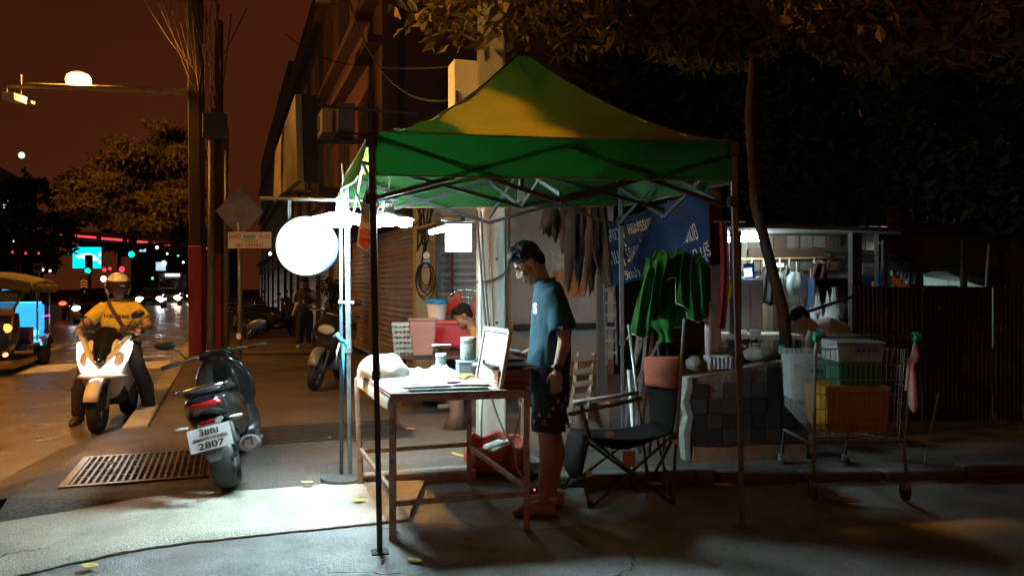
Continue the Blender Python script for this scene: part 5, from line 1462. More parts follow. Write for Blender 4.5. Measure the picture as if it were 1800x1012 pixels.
        mb = MB(); mb.ball((s_ * 0.305, 0.955, 1.215), (0.075, 0.018, 0.045), 12, Matrix.Rotation(R(-18 * s_), 3, 'Y')); mb.build('mirror', black_plastic, hb, smooth=True)
        mb = MB(); mb.tube([(s_ * 0.07, -0.02, 0.6), (s_ * 0.08, -0.0, 0.28)], 0.025, 8); mb.build('shock', dark_grey_metal, t, smooth=True)
        mb = MB(); mb.ball((s_ * 0.15, -0.33, 0.605), (0.045, 0.022, 0.018), 10); mb.build('rear_indicator', M('indicator_clear', (0.5, 0.47, 0.42), 0.2), t, smooth=True)
    mb = MB(); mb.loft([rring(-0.06, 0.24, 0.36, 0.06), rring(0.2, 0.2, 0.42, 0.08), rring(0.5, 0.24, 0.4, 0.07)]); mb.build('engine', dark_grey_metal, t, smooth=True)
    mb = MB(); mb.tube([(0.14, 0.35, 0.24), (0.16, 0.12, 0.27), (0.165, 0.06, 0.29)], [0.02, 0.022, 0.05], 12); mb.tube([(0.165, 0.06, 0.29), (0.175, -0.20, 0.35), (0.178, -0.25, 0.362)], [0.062, 0.068, 0.055], 14); mu = mb.build('muffler', M('muffler_grey', (0.16, 0.16, 0.16), 0.4, 0.6), t, smooth=40)
    mb = MB(); mb.box((0.178, -0.245, 0.365), (0.055, 0.03, 0.08)); mb.build('end_cap', chrome, mu, bevel=0.012)
    mb = MB(); mb.box((0.215, -0.05, 0.35), (0.02, 0.2, 0.07), Matrix.Rotation(R(13), 3, 'X')); mb.build('heat_shield', black_plastic, mu, bevel=0.008)
    mb = MB(); mb.tube([(0.13, 0.05, 0.86), (0.145, -0.15, 0.865), (0.11, -0.30, 0.875), (0, -0.345, 0.88), (-0.11, -0.30, 0.875), (-0.145, -0.15, 0.865), (-0.13, 0.05, 0.86)], 0.013, 8); mb.build('grab_rail', chrome, t, smooth=True)
    mb = MB(); mb.ball((0, -0.285, 0.745), (0.095, 0.055, 0.038), 14); mb.build('tail_light', M('tail_red', (0.42, 0.01, 0.012), 0.15, var=0.1, coat=0.5), t, smooth=True)
    mb = MB(); mb.loft([[Vector((x, y, z)) for x, y, z in ring] for ring in (
        [(-0.07, -0.20, 0.63), (0.07, -0.20, 0.63), (0.07, -0.22, 0.60), (-0.07, -0.22, 0.60)], [(-0.06, -0.34, 0.60), (0.06, -0.34, 0.60), (0.06, -0.33, 0.58), (-0.06, -0.33, 0.58)],
        [(-0.06, -0.41, 0.42), (0.06, -0.41, 0.42), (0.06, -0.39, 0.42), (-0.06, -0.39, 0.42)], [(-0.03, -0.44, 0.33), (0.03, -0.44, 0.33), (0.03, -0.42, 0.33), (-0.03, -0.42, 0.33)])]); mb.build('mud_flap', M('flap_grey', (0.10, 0.11, 0.11), 0.5), t)
    mb = MB(); mb.box((0.0, -0.355, 0.615), (0.085, 0.014, 0.03)); mb.build('reflector', MATS['tail_red'], t, bevel=0.003)
    if plate:
        pm = Matrix.Translation((0.0, -0.405, 0.505)) @ Matrix.Rotation(R(-14), 4, 'X') @ Matrix.Rotation(R(90), 4, 'X')
        mb = MB(); mb.plate([(-0.115, -0.088), (0.115, -0.088), (0.115, 0.088), (-0.115, 0.088)], pm, 0.003); pl = mb.build('number_plate', M('plate_white', (0.75, 0.77, 0.77), 0.4, var=0.03), t)
        text_mesh('lettering', plate[0], 0.070, letter_dark, pl, pm @ Matrix.Translation((0, 0.050, 0.0045)), bold=0.0012, fit=0.10)
        text_mesh('lettering', plate[1], 0.036, letter_dark, pl, pm @ Matrix.Translation((0, 0.004, 0.0045)), fit=0.185)
        text_mesh('lettering', plate[2], 0.068, letter_dark, pl, pm @ Matrix.Translation((0, -0.052, 0.0045)), bold=0.0012, fit=0.14)
    mb = MB(); mb.tube([(-0.12, 0.42, 0.27), (-0.2, 0.36, 0.02)], 0.011, 6); mb.build('side_stand', dark_grey_metal, t)
    mb = MB(); mb.box((0.17, 0.35, 0.28), (0.10, 0.04, 0.02)); mb.build('foot_peg', grey_metal, t)
    return t

pearl_white = M('pearl_white', (0.62, 0.60, 0.58), 0.25, var=0.05, coat=0.5)
parked = scooter('dark parked scooter with a white number plate leaning over the drain grate', gnd(407, 868, 0.0) + Vector((0.0, 0.0, 0.05)), (0, R(-13), R(15)), black_gloss, black_plastic,
                 plate=('3ขณ', 'กรุงเทพมหานคร', '2807'))
parked.scale = (1.12, 0.92, 0.83)
fwd = Vector((0.24, -0.97, 0)).normalized()
front_c = gnd(172, 762, -0.10)
RZ = PI + math.asin(0.24)
white_sc = scooter('white scooter with bright headlights ridden towards the viewer', front_c - fwd * 1.30, (0, 0, RZ), pearl_white, black_plastic, white_front=True)

# the rider
RID = thing('person', 'rider in a mustard T-shirt and white helmet astride the white scooter', 'person', front_c - fwd * 1.30, RZ)
Rm = Matrix.Rotation(R(-90), 4, 'Z')           # head() faces -x: turn it to face +y
HR = Matrix.Translation((0.0, 0.50, 1.49)) @ Matrix.Rotation(R(22), 4, 'Z') @ Matrix.Rotation(R(-90), 4, 'Z') @ Matrix.Rotation(R(-8), 4, 'Y')
mb = MB(); head(mb, HR)
mb.tube([(0, 0.49, 1.45), (0, 0.455, 1.34), (0, 0.44, 1.26)], [0.058, 0.058, 0.09], 12)
def yell(c, rx, ry, z): return ell(c, rx, ry, z)
mb.loft([ell((0, 0.44), 0.15, 0.08, 1.30), ell((0, 0.42), 0.17, 0.105, 1.15), ell((0, 0.37), 0.16, 0.105, 0.98), ell((0, 0.34), 0.17, 0.12, 0.82)])
for s_ in (-1, 1):
    mb.tube([(s_ * 0.17, 0.43, 1.285), (s_ * 0.27, 0.50, 1.16), (s_ * 0.345, 0.60, 1.07), (s_ * 0.33, 0.75, 1.06), (s_ * 0.30, 0.83, 1.055)], [0.058, 0.05, 0.042, 0.033, 0.028], 12)
    hand(mb, (s_ * 0.305, 0.80, 1.058), (-0.1 * s_, 0.9, -0.15), (0, 0, -1), (-s_, 0, 0), 0.9)
    mb.tube([(s_ * 0.10, 0.36, 0.83), (s_ * 0.23, 0.72, 0.70), (s_ * 0.33, 0.70, 0.38), (s_ * 0.36, 0.66, 0.10)], [0.09, 0.065, 0.055, 0.04], 12)
    mb.tube([(s_ * 0.36, 0.62, 0.05), (s_ * 0.38, 0.80, 0.035)], [0.036, 0.03], 8)
link('body', remesh(mb, 0.0095, 2), skin_tan, RID)
mb = MB(); mb.loft([ell((0, 0.455), 0.085, 0.07, 1.375), ell((0, 0.45), 0.155, 0.09, 1.335), ell((0, 0.435), 0.195, 0.115, 1.26), ell((0, 0.42), 0.20, 0.13, 1.12), ell((0, 0.38), 0.19, 0.135, 0.97), ell((0, 0.35), 0.20, 0.14, 0.80)])
for s_ in (-1, 1): mb.tube([(s_ * 0.14, 0.435, 1.30), (s_ * 0.225, 0.47, 1.215), (s_ * 0.29, 0.52, 1.135)], [0.073, 0.078, 0.086], 14)
me_r = remesh(mb, 0.010, 3, 0.012, 7)
tsh = link('t_shirt', me_r, M('tshirt_mustard', (0.60, 0.42, 0.04), 0.9, var=0.12, scale=20, bump=0.2, bscale=250), RID)
bvr = BVHTree.FromPolygons([v.co[:] for v in me_r.vertices], [p.vertices[:] for p in me_r.polygons])
for k, ch in enumerate('HORIZONS'):
    x = 0.115 - k * 0.0325
    h = bvr.ray_cast(Vector((x, 1.5, 1.185 - 0.002 * k)), Vector((0, -1, 0)))
    if h[0]: text_mesh('lettering', ch, 0.052, letter_dark, tsh, mat4(h[0] + Vector((0, 0.004, 0)), (-1, 0, 0), (0, 0, 1)), bold=0.002)
# messenger strap and pouch
pts = []
for k in range(13):
    a = k / 12
    x, z = -0.10 * (1 - a) * -1 + -0.10 * a, 1.36 - 0.36 * a
    h = bvr.ray_cast(Vector((x, 1.5, z)), Vector((0, -1, 0)))
    if h[0]: pts.append(h[0] + Vector((0, 0.008, 0)))
bagt = thing('sling_bag', 'dark sling bag strapped across the rider’s mustard T-shirt', 'bag', front_c - fwd * 1.30, RZ)
if len(pts) > 3:
    mb = MB(); mb.tube(pts, 0.022, 8, flat=0.35, up=(0, 1, 0)); mb.build('strap', M('strap_brown', (0.05, 0.03, 0.025), 0.8), bagt, smooth=True)
mb = MB(); mb.ball((-0.13, 0.56, 1.0), (0.12, 0.06, 0.085), 14); mb.build('pouch', M('pouch_dark', (0.03, 0.02, 0.02), 0.8, var=0.4, scale=30), bagt, smooth=True)
mb = MB(); mb.loft([ell((0, 0.34), 0.18, 0.15, 0.92), ell((0, 0.34), 0.18, 0.17, 0.80)])
for s_ in (-1, 1): mb.tube([(s_ * 0.10, 0.36, 0.83), (s_ * 0.23, 0.73, 0.71), (s_ * 0.335, 0.71, 0.40), (s_ * 0.365, 0.66, 0.10)], [0.105, 0.085, 0.080, 0.068], 14)
link('trousers', remesh(mb, 0.012, 2, 0.008), M('trousers_dark', (0.022, 0.017, 0.016), 0.9, var=0.3), RID)
for s_ in (-1, 1):
    mb = MB(); mb.tube([(s_ * 0.355, 0.58, 0.045), (s_ * 0.365, 0.68, 0.06), (s_ * 0.375, 0.78, 0.045), (s_ * 0.38, 0.85, 0.025)], [0.042, 0.052, 0.046, 0.022], 12); mb.build('shoe', M('shoe_dark', (0.03, 0.022, 0.02), 0.6), RID, smooth=True)
# open-face helmet: shell, rim, visor
hel = thing('helmet', 'white open-face helmet with a raised smoked visor on the rider', 'helmet', front_c - fwd * 1.30, RZ)
def hshell(s, tt):
    a = R(-118) + R(236) * s          # opening faces -x of the head frame
    ph = R(-38) + R(128) * tt
    d = Vector((math.cos(a) * math.cos(ph), math.sin(a) * math.cos(ph), math.sin(ph)))
    return HR @ (Vector((0.012, 0, 0.03)) + Vector((d.x * 0.142, d.y * 0.128, d.z * 0.145)))
def hcap(s, tt):
    a = R(118) + R(124) * s
    ph = R(22) + R(68) * tt
    d = Vector((math.cos(a) * math.cos(ph), math.sin(a) * math.cos(ph), math.sin(ph)))
    return HR @ (Vector((0.012, 0, 0.03)) + Vector((d.x * 0.142, d.y * 0.128, d.z * 0.145)))
mb = MB(); mb.grid(hshell, 32, 18); mb.grid(hcap, 16, 10); mb.build('shell', M('helmet_white', (0.62, 0.60, 0.58), 0.2, var=0.04, coat=0.6), hel, smooth=True, solid=0.016)
def hvis(s, tt):
    a = R(112) + R(136) * s
    ph = R(-8) + R(36) * tt
    d = Vector((math.cos(a) * math.cos(ph), math.sin(a) * math.cos(ph), math.sin(ph)))
    return HR @ (Vector((0.006, 0, 0.03)) + Vector((d.x * 0.158, d.y * 0.138, d.z * 0.150)))
mb = MB(); mb.grid(hvis, 20, 8); mb.build('visor', M('visor_smoke', (0.035, 0.016, 0.012), 0.08, var=0.1, coat=0.8), hel, smooth=True, solid=0.004)
for s_ in (-1, 1):
    mb = MB(); mb.ball(HR @ Vector((-0.02, s_ * 0.131, 0.02)), (0.03, 0.012, 0.03), 10, HR.to_3x3()); mb.build('visor_pivot', dark_grey_metal, hel, smooth=True)
    mb = MB(); mb.tube([HR @ Vector((0.0, s_ * 0.118, -0.06)), HR @ Vector((-0.03, s_ * 0.07, -0.13)), HR @ Vector((-0.045, 0.0, -0.135))], 0.008, 6); mb.build('chin_strap', black_plastic, hel, smooth=True)

# ---------------------------------------------------------------- motorbike by the shutters and bikes beyond
mbk = scooter('dark motorbike with chrome glints parked against the brown shutters', st(11.6, 1.55, 0.05), (0, R(-9), ANG + R(158)), black_gloss, grey_metal, name='motorbike')
mb = MB(); mb.ball((0, 0.2, 0.88), (0.12, 0.28, 0.06), 12); mb.build('saddle_bag', M('bag_maroon', (0.09, 0.03, 0.03), 0.5), mbk, smooth=True)
mb = MB(); mb.tube([(-0.09, 0.7, 0.3), (-0.11, 0.9, 0.5), (-0.10, 1.05, 0.75)], 0.014, 8); mb.tube([(0.09, 0.7, 0.3), (0.11, 0.9, 0.5), (0.10, 1.05, 0.75)], 0.014, 8); mb.build('crash_bar', chrome, mbk, smooth=True)
for i, (u, v, lab) in enumerate(((21.5, 0.55, 'dark motorbike parked on the pavement beyond the walking woman'), (23.3, 0.9, 'second dark motorbike parked beyond the walking woman'), (25.6, 0.3, 'farthest motorbike parked on the dark pavement'))):
    c = copy_tree(parked)
    for ch in list(c.children):
        if ch.name.startswith('number_plate'):
            for g in list(ch.children): bpy.data.objects.remove(g)
            bpy.data.objects.remove(ch)
    c.name = 'motorbike'; c.scale = (1, 1, 1)
    c.location = st(u, v, 0.05); c.rotation_euler = (0, R(-7), ANG + R(-70 + 12 * i))
    c['label'] = lab; c['category'] = 'motorbike'; c['group'] = 'motorbikes parked down the pavement'

# ================================================================== CARS, TUK-TUK, BUS
headlamp = EM('car_headlamp', (0.92, 0.96, 1.0), 26.0)
headlamp_warm = EM('car_headlamp_warm', (1.0, 0.82, 0.55), 60.0)
car_glass = M('car_glass', (0.012, 0.013, 0.016), 0.08, var=0.1)
def car(label, loc, rz, paint, lamps, lw=0.13, group='cars coming down the road'):
    t = thing('car', label, 'car', loc, rz, group)
    W = 0.9
    mb = MB(); mb.loft([rring(-2.2, 0.35, 0.85, W * 0.86), rring(-2.05, 0.25, 1.0, W * 0.97), rring(-1.2, 0.2, 1.02, W), rring(0.6, 0.2, 1.0, W), rring(1.4, 0.22, 0.94, W), rring(2.05, 0.25, 0.82, W * 0.95), rring(2.25, 0.32, 0.68, W * 0.82)]); mb.build('body', paint, t, smooth=True, sub=1)
    mb = MB(); mb.loft([[Vector((x, y, z)) for x, y, z in r_] for r_ in (
        [(-W * .86, 0.95, 0.93), (W * .86, 0.95, 0.93), (W * .86, -1.7, 0.98), (-W * .86, -1.7, 0.98)], [(-W * .68, 0.2, 1.45), (W * .68, 0.2, 1.45), (W * .68, -1.1, 1.47), (-W * .68, -1.1, 1.47)])]); mb.build('window', car_glass, t, bevel=0.06)
    mb = MB(); mb.box((0, -0.45, 1.475), (W * 1.36, 1.3, 0.04)); mb.build('roof', paint, t, bevel=0.015)
    for s_ in (-1, 1):
        mb = MB(); mb.ball((s_ * 0.66, 2.12, 0.66), (0.17 if lw < 0.2 else 0.26, 0.10, lw * 0.8), 12); mb.build('headlight', lamps, t, smooth=True)
        mb = MB(); mb.ball((s_ * 0.98, 0.75, 1.0), (0.10, 0.06, 0.07), 10); mb.build('mirror', paint, t, smooth=True)
        mb = MB(); mb.ball((s_ * 0.70, -2.12, 0.78), (0.12, 0.06, 0.07), 10); mb.build('tail_light', M('tail_red', (0.42, 0.01, 0.012)), t, smooth=True)
        for y in (-1.35, 1.35):
            mb = MB(); mb.lathe([(0.2, -0.10), (0.30, -0.10), (0.32, -0.05), (0.32, 0.05), (0.30, 0.10), (0.2, 0.10)], 24, (s_ * 0.78, y, 0.32), MX); wq = mb.build('wheel', rubber, t, smooth=50)
            mb = MB(); mb.lathe([(0.001, -0.09), (0.2, -0.08), (0.2, 0.08), (0.001, 0.09)], 16, (s_ * 0.80, y, 0.32), MX); mb.build('rim', grey_metal, wq)
    mb = MB(); mb.box((0, 2.21, 0.58), (0.8, 0.05, 0.14)); mb.build('grille', black_plastic, t, bevel=0.01)
    mb = MB(); mb.box((0, 2.275, 0.44), (0.42, 0.02, 0.13)); mb.build('number_plate', M('plate_grey', (0.5, 0.5, 0.5), 0.5), t)
    return t
RZC = PI + ANG
car_black = M('car_black', (0.012, 0.012, 0.013), 0.2, var=0.1, coat=0.7)
car('black car with one headlight showing beside the white helmet', gnd(166, 570, -0.10) - Vector((SS, -CC, 0)) * 2.2, RZC, car_black, headlamp)
def road_pt(px, Y): return Vector(((px - 900) / FPX * Y, Y, -0.10))
car('far car with dazzling white headlights right of the rider’s shoulder', road_pt(268, 58), RZC, car_black, EM('far_lamp_white', (0.85, 0.95, 1.0), 60.0), 0.24)
car('far car with warm dazzling headlights next to the red-footed pole', road_pt(299, 66), RZC, M('car_silver', (0.4, 0.4, 0.4), 0.3, 0.5), headlamp_warm, 0.24)
car('most distant car with warm headlights half hidden by the pole', road_pt(322, 78), RZC, car_black, headlamp_warm, 0.24)
bus = thing('bus', 'far pale bus with a lit destination strip behind the headlights', 'bus', road_pt(300, 86), RZC)
mb = MB(); mb.box((0, -4, 1.75), (2.5, 9, 2.9)); mb.build('body', M('bus_pale', (0.35, 0.38, 0.38), 0.4), bus, bevel=0.12)
mb = MB(); mb.box((0, 0.53, 1.95), (2.2, 0.06, 1.2)); mb.build('windscreen', car_glass, bus, bevel=0.05)
mb = MB(); mb.box((-0.2, 0.55, 2.95), (1.4, 0.08, 0.22)); mb.build('destination_strip', EM('bus_sign', (0.75, 0.85, 1.0), 6.0), bus)
for s_ in (-1, 1):
    mb = MB(); mb.ball((s_ * 0.9, 0.52, 0.75), (0.2, 0.08, 0.14), 10); mb.build('headlight', headlamp, bus, smooth=True)
    mb = MB(); mb.lathe([(0.2, -0.14), (0.46, -0.14), (0.48, 0), (0.46, 0.14), (0.2, 0.14)], 20, (s_ * 1.1, -1.6, 0.48), MX); mb.build('wheel', rubber, bus, smooth=50)
# motorbike seen from behind on the far side, with a red tail lamp
tm = scooter('far motorbike with a glowing red tail lamp beyond the tuk-tuk', gnd(113, 562, -0.10), (0, 0, ANG), black_gloss, black_plastic, name='motorbike')
tm['category'] = 'motorbike'
mb = MB(); mb.ball((0, -0.35, 0.78), (0.16, 0.05, 0.09), 12); mb.build('lit_tail_lamp', EM('tail_glow', (1.0, 0.06, 0.02), 6.0), tm, smooth=True)

# tuk-tuk
TT = thing('tuk_tuk', 'tuk-tuk with a yellow canvas roof and cyan seat given a neon glow at the left edge', 'tuk-tuk', Vector((-9.78, 14.9, -0.10)), RZC)
tt_blue = M('tuktuk_blue', (0.02, 0.035, 0.16), 0.3, var=0.1, coat=0.4)
tt_yellow = M('tuktuk_yellow', (0.28, 0.19, 0.04), 0.5, var=0.2)
tt_roof = M('tuktuk_canvas', (0.13, 0.10, 0.05), 0.85, var=0.2, scale=4)
neon_c = EM('neon_cyan', (0.08, 0.65, 1.0), 3.2); neon_p = EM('neon_pink', (1.0, 0.12, 0.75), 1.1)
for s_ in (-1, 1):
    mb = MB(); mb.lathe([(0.12, -0.09), (0.26, -0.10), (0.28, 0), (0.26, 0.10), (0.12, 0.09)], 26, (s_ * 0.58, 0, 0.28), MX); w_ = mb.build('rear_wheel', rubber, TT, smooth=50)
    mb = MB(); mb.lathe([(0.001, -0.06), (0.13, -0.07), (0.13, 0.07), (0.001, 0.06)], 16, (s_ * 0.60, 0, 0.28), MX); mb.build('rim', chrome, w_)
    mb = MB(); mb.loft([[Vector((s_ * x, 0.34 * math.cos(R(a)), 0.28 + 0.34 * math.sin(R(a)))) for x in (0.44, 0.72)] + [Vector((s_ * x, 0.32 * math.cos(R(a)), 0.28 + 0.32 * math.sin(R(a)))) for x in (0.72, 0.44)] for a in range(20, 161, 20)]); mb.build('fender', chrome, TT, smooth=40)
    for y in (-0.45, 0.62):
        mb = MB(); mb.tube([(s_ * 0.62, y, 0.5), (s_ * 0.62, y, 1.55)], 0.018, 8); mb.build('roof_post', chrome, TT, smooth=True)
    mb = MB(); mb.beam((s_ * 0.62, -0.45, 0.95), (s_ * 0.62, 0.10, 0.95), 0.03, 0.03); mb.build('side_rail', neon_p, TT)
    mb = MB(); mb.tube([(s_ * 0.55, 1.15, 1.5), (s_ * 0.5, 1.75, 1.15), (s_ * 0.45, 1.85, 0.6)], 0.025, 8); mb.build('windscreen_pillar', tt_yellow, TT, smooth=True)
mb = MB(); mb.lathe([(0.1, -0.06), (0.24, -0.065), (0.25, 0), (0.24, 0.065), (0.1, 0.06)], 24, (0, 2.0, 0.25), MX); mb.build('front_wheel', rubber, TT, smooth=50)
mb = MB(); mb.box((0, 0.35, 0.42), (1.2, 1.9, 0.10)); mb.build('floor', tt_blue, TT, bevel=0.03)
mb = MB(); mb.loft([zring(0.30, 1.55, 0.28, 0.40), zring(0.55, 1.60, 0.34, 0.52), zring(0.85, 1.60, 0.32, 0.54), zring(1.05, 1.55, 0.26, 0.52)]); mb.build('front_panel', tt_blue, TT, smooth=True)
mb = MB(); mb.box((0, 1.84, 1.08), (1.05, 0.10, 0.12)); mb.build('front_band', tt_yellow, TT, bevel=0.03)
mb = MB(); mb.add([(-0.50, 1.80, 1.12), (0.50, 1.80, 1.12), (0.52, 1.42, 1.55), (-0.52, 1.42, 1.55)], [(0, 1, 2, 3)]); mb.build('windscreen', glass('screen_glass', (0.5, 0.55, 0.6)), TT, solid=0.01)
def ttroof(s, t_):
    x = (s - 0.5) * 1.46; y = -0.62 + 2.3 * t_
    return Vector((x, y, 1.58 + 0.16 * (1 - (2 * s - 1) ** 2) + 0.05 * math.sin(PI * t_) - 0.06 * (t_ ** 3) + 0.008 * math.sin(18 * t_)))
mb = MB(); mb.grid(ttroof, 16, 16); mb.build('roof_canvas', tt_roof, TT, smooth=True, solid=0.02)
for s_ in (-1, 1):
    mb = MB(); mb.grid(lambda s, t_, s_=s_: Vector((s_ * (0.73 + 0.01 * math.sin(20 * s)), -0.62 + 2.2 * s, 1.575 - 0.13 * t_ - 0.03 * abs(math.sin(9 * s)) * t_)), 30, 3); mb.build('roof_valance', tt_roof, TT, smooth=True, solid=0.008)
mb = MB(); mb.grid(lambda s, t_: Vector((-0.72 + 1.44 * s, 1.66, 1.60 + 0.10 * (1 - (2 * s - 1) ** 2) - 0.2 * t_)), 12, 3); mb.build('visor', tt_roof, TT, smooth=True, solid=0.01)
seat_glow = M('seat_neon_glow', (0.10, 0.42, 0.60), 0.4, var=0.15, emit=(0.05, 0.55, 1.0), es=0.9)  # seat glows by itself; the neon light is put into its colour
mb = MB(); mb.box((0, -0.32, 0.90), (1.10, 0.14, 0.58)); mb.build('seat_back', seat_glow, TT, bevel=0.05)
mb = MB(); mb.box((0, -0.02, 0.62), (1.10, 0.55, 0.14)); mb.build('seat', seat_glow, TT, bevel=0.05)
mb = MB(); mb.box((0, -0.20, 1.215), (1.05, 0.03, 0.02)); mb.build('neon_tube', neon_c, TT)
mb = MB(); mb.box((-0.60, 0.05, 0.50), (0.03, 0.5, 0.02)); mb.build('neon_tube', neon_p, TT)
mb = MB(); mb.tube([(-0.4, -0.2, 1.54), (0.0, 0.4, 1.46)], 0.014, 6); mb.build('neon_tube', neon_c, TT)
mb = MB(); mb.box((-0.52, 0.40, 0.64), (0.12, 0.3, 0.10)); mb.build('neon_step', neon_c, TT, bevel=0.03)
mb = MB(); mb.box((-0.40, 0.70, 0.62), (0.35, 0.06, 0.30)); mb.build('driver_partition', M('panel_purple', (0.25, 0.12, 0.3), 0.3), TT, bevel=0.02)
mb = MB(); mb.lathe([(0.001, 0), (0.085, 0), (0.07, 0.05), (0.001, 0.065)], 20, (-0.40, 1.83, 0.80), Matrix.Rotation(R(-90), 3, 'X')); mb.build('indicator', EM('amber_glow', (1.0, 0.22, 0.02), 9.0), TT, smooth=40)
mb = MB(); mb.ball((-0.36, 1.75, 0.34), (0.05, 0.05, 0.04), 10); mb.build('low_lamp', EM('amber_low', (1.0, 0.3, 0.08), 9.0), TT, smooth=True)
mb = MB(); mb.box((0, 1.0, 0.16), (1.1, 2.0, 0.12)); mb.build('running_board', tt_yellow, TT, bevel=0.03)

# ================================================================== GOODS BEHIND THE STALL
def basket_loft(w0, d0, w1, d1, h):
    return [[Vector((x * w / 2, y * d / 2, z)) for x, y in ((-1, -1), (1, -1), (1, 1), (-1, 1))] for w, d, z in ((w0, d0, 0), (w1, d1, h))]
bk = thing('laundry_basket', 'blue-grey slotted plastic basket standing behind the table', 'basket', at(711, 640, 8.2) * 1.0, 0.15)
bk.location.z = 0.655; bk.scale = (0.9, 0.9, 0.92)
bmat = M('basket_blue_grey', (0.34, 0.42, 0.46), 0.5, var=0.08)
mb = MB()
for side in range(4):
    r_ = Matrix.Rotation(side * PI / 2, 3, 'Z')
    for i in range(7):
        z = 0.02 + i * 0.062; w = 0.115 + 0.03 * z / 0.4
        mb.box(r_ @ Vector((0, -w, z)), (2 * w, 0.008, 0.02 if i < 6 else 0.03), r_)
    for i in range(6):
        x = -0.10 + i * 0.04
        mb.beam(r_ @ Vector((x, -0.115, 0.0)), r_ @ Vector((x * 1.25, -0.145, 0.40)), 0.010, 0.006)
mb.build('slotted_wall', bmat, bk)
mb = MB(); mb.box((0, 0, 0.0), (0.23, 0.23, 0.012)); mb.build('base', bmat, bk)
tub = thing('plastic_tub', 'large translucent pink plastic tub beside the slotted basket', 'tub', at(744, 640, 8.0), 0.1); tub.location.z = 0.70
mb = MB(); rr_ = [[Vector((v.x, v.y, v.z)) for v in r] for r in basket_loft(0.20, 0.20, 0.29, 0.26, 0.37)]; mb.loft(rr_); mb.build('wall', fabric('tub_pink', (0.52, 0.27, 0.24), (0.5, 0.25, 0.2), 0.3, 0.35, bump=0.05, bscale=30), tub, bevel=0.02)
mb = MB(); mb.box((0, 0, 0.375), (0.31, 0.28, 0.016)); mb.build('rim', MATS['tub_pink'], tub, bevel=0.006)
cool = thing('red_cooler', 'red cooler box behind the pink tub', 'cooler', at(790, 640, 8.8), 0.05); cool.location.z = 0.735
mb = MB(); mb.box((0, 0, 0.13), (0.50, 0.32, 0.26)); mb.build('body', M('cooler_red', (0.42, 0.03, 0.045), 0.4, var=0.15), cool, bevel=0.02)
mb = MB(); mb.box((0, 0, 0.275), (0.53, 0.35, 0.04)); mb.build('lid', M('cooler_red_lid', (0.5, 0.06, 0.07), 0.4, var=0.15), cool, bevel=0.012)
lidt = thing('lidded_tub', 'clear tub with a bright blue lid on the red cooler', 'tub', at(768, 562, 8.9), 0.1); lidt.location.z = 1.032
mb = MB(); mb.lathe([(0.001, 0), (0.10, 0.0), (0.12, 0.19), (0.001, 0.19)], 24); mb.build('wall', M('tub_clear', (0.6, 0.58, 0.55), 0.35, var=0.1), lidt, smooth=40)
mb = MB(); mb.lathe([(0.001, 0.19), (0.135, 0.19), (0.135, 0.225), (0.12, 0.24), (0.001, 0.24)], 24); mb.build('lid', M('lid_blue', (0.02, 0.26, 0.62), 0.35), lidt, smooth=40)
fan = thing('electric_fan', 'red standing fan in a round wire cage behind the vendor', 'fan', at(818, 640, 9.4), 0.0); fan.location.z = 0.05
fc = Vector((0, 0, at(815, 552, 9.4).z - 0.05))
FY = Matrix.Rotation(R(90), 3, 'X')
mb = MB()
for r_ in (0.30, 0.21, 0.12): mb.tube([fc + Vector((r_ * math.cos(a * PI / 20), -0.06 * (1 - r_ / 0.4), r_ * math.sin(a * PI / 20))) for a in range(41)], 0.007 if r_ == 0.30 else 0.003, 6, caps=False)
for k in range(24):
    a = k * PI / 12
    mb.tube([fc + Vector((0.05 * math.cos(a), -0.07, 0.05 * math.sin(a))), fc + Vector((0.3 * math.cos(a), -0.01, 0.3 * math.sin(a)))], 0.0025, 4)
mb.build('cage', chrome, fan, smooth=True)
for k in range(3):
    a0 = k * 2 * PI / 3 + 0.4
    def bl(s, t_, a0=a0):
        r_ = 0.05 + 0.215 * t_; a = a0 + (s - 0.5) * (1.5 - 0.1 * t_)
        return fc + Vector((r_ * math.cos(a), 0.0 + 0.05 * (s - 0.5), r_ * math.sin(a)))
    mb = MB(); mb.grid(bl, 10, 8); mb.build('blade', M('fan_red', (0.42, 0.06, 0.06), 0.35, var=0.15), fan, smooth=True, solid=0.005)
mb = MB(); mb.lathe([(0.001, -0.06), (0.05, -0.06), (0.06, 0.0), (0.08, 0.14), (0.001, 0.18)], 18, fc, Matrix.Rotation(R(-90), 3, 'X')); mb.build('motor', M('fan_motor', (0.3, 0.28, 0.27), 0.4), fan, smooth=40)
mb = MB(); mb.tube([fc + Vector((0, 0.08, -0.03)), Vector((0, 0.08, 0.03))], 0.02, 10); mb.build('stand', grey_metal, fan)
mb = MB(); mb.lathe([(0.001, 0), (0.2, 0), (0.19, 0.03), (0.001, 0.045)], 24, (0, 0.08, 0)); mb.build('base', black_plastic, fan, smooth=40)
lowt = thing('side_table', 'dark wooden table carrying the tubs behind the stall', 'table', at(760, 700, 8.3)); lowt.location.z = 0.05
dark_wood = M('dark_wood', (0.075, 0.04, 0.026), 0.7, var=0.4, scale=6, streak=(1, 5, 8))
mb = MB(); mb.box((0.02, 0.12, 0.63), (1.05, 0.95, 0.035)); mb.build('top', dark_wood, lowt, bevel=0.005)
mb = MB(); mb.box((0.02, 0.12, 0.36), (0.95, 0.80, 0.025)); mb.build('shelf', dark_wood, lowt, bevel=0.005)
for x in (-0.38, 0.45):
    for y in (-0.28, 0.5):
        mb = MB(); mb.beam((x, y, 0.61), (x, y, 0), 0.05, 0.05); mb.build('leg', dark_wood, lowt)
gb = thing('green_box', 'green lidded box on the shelf of the dark wooden table', 'box', lowt.location + Vector((0.22, 0.30, 0.374)))
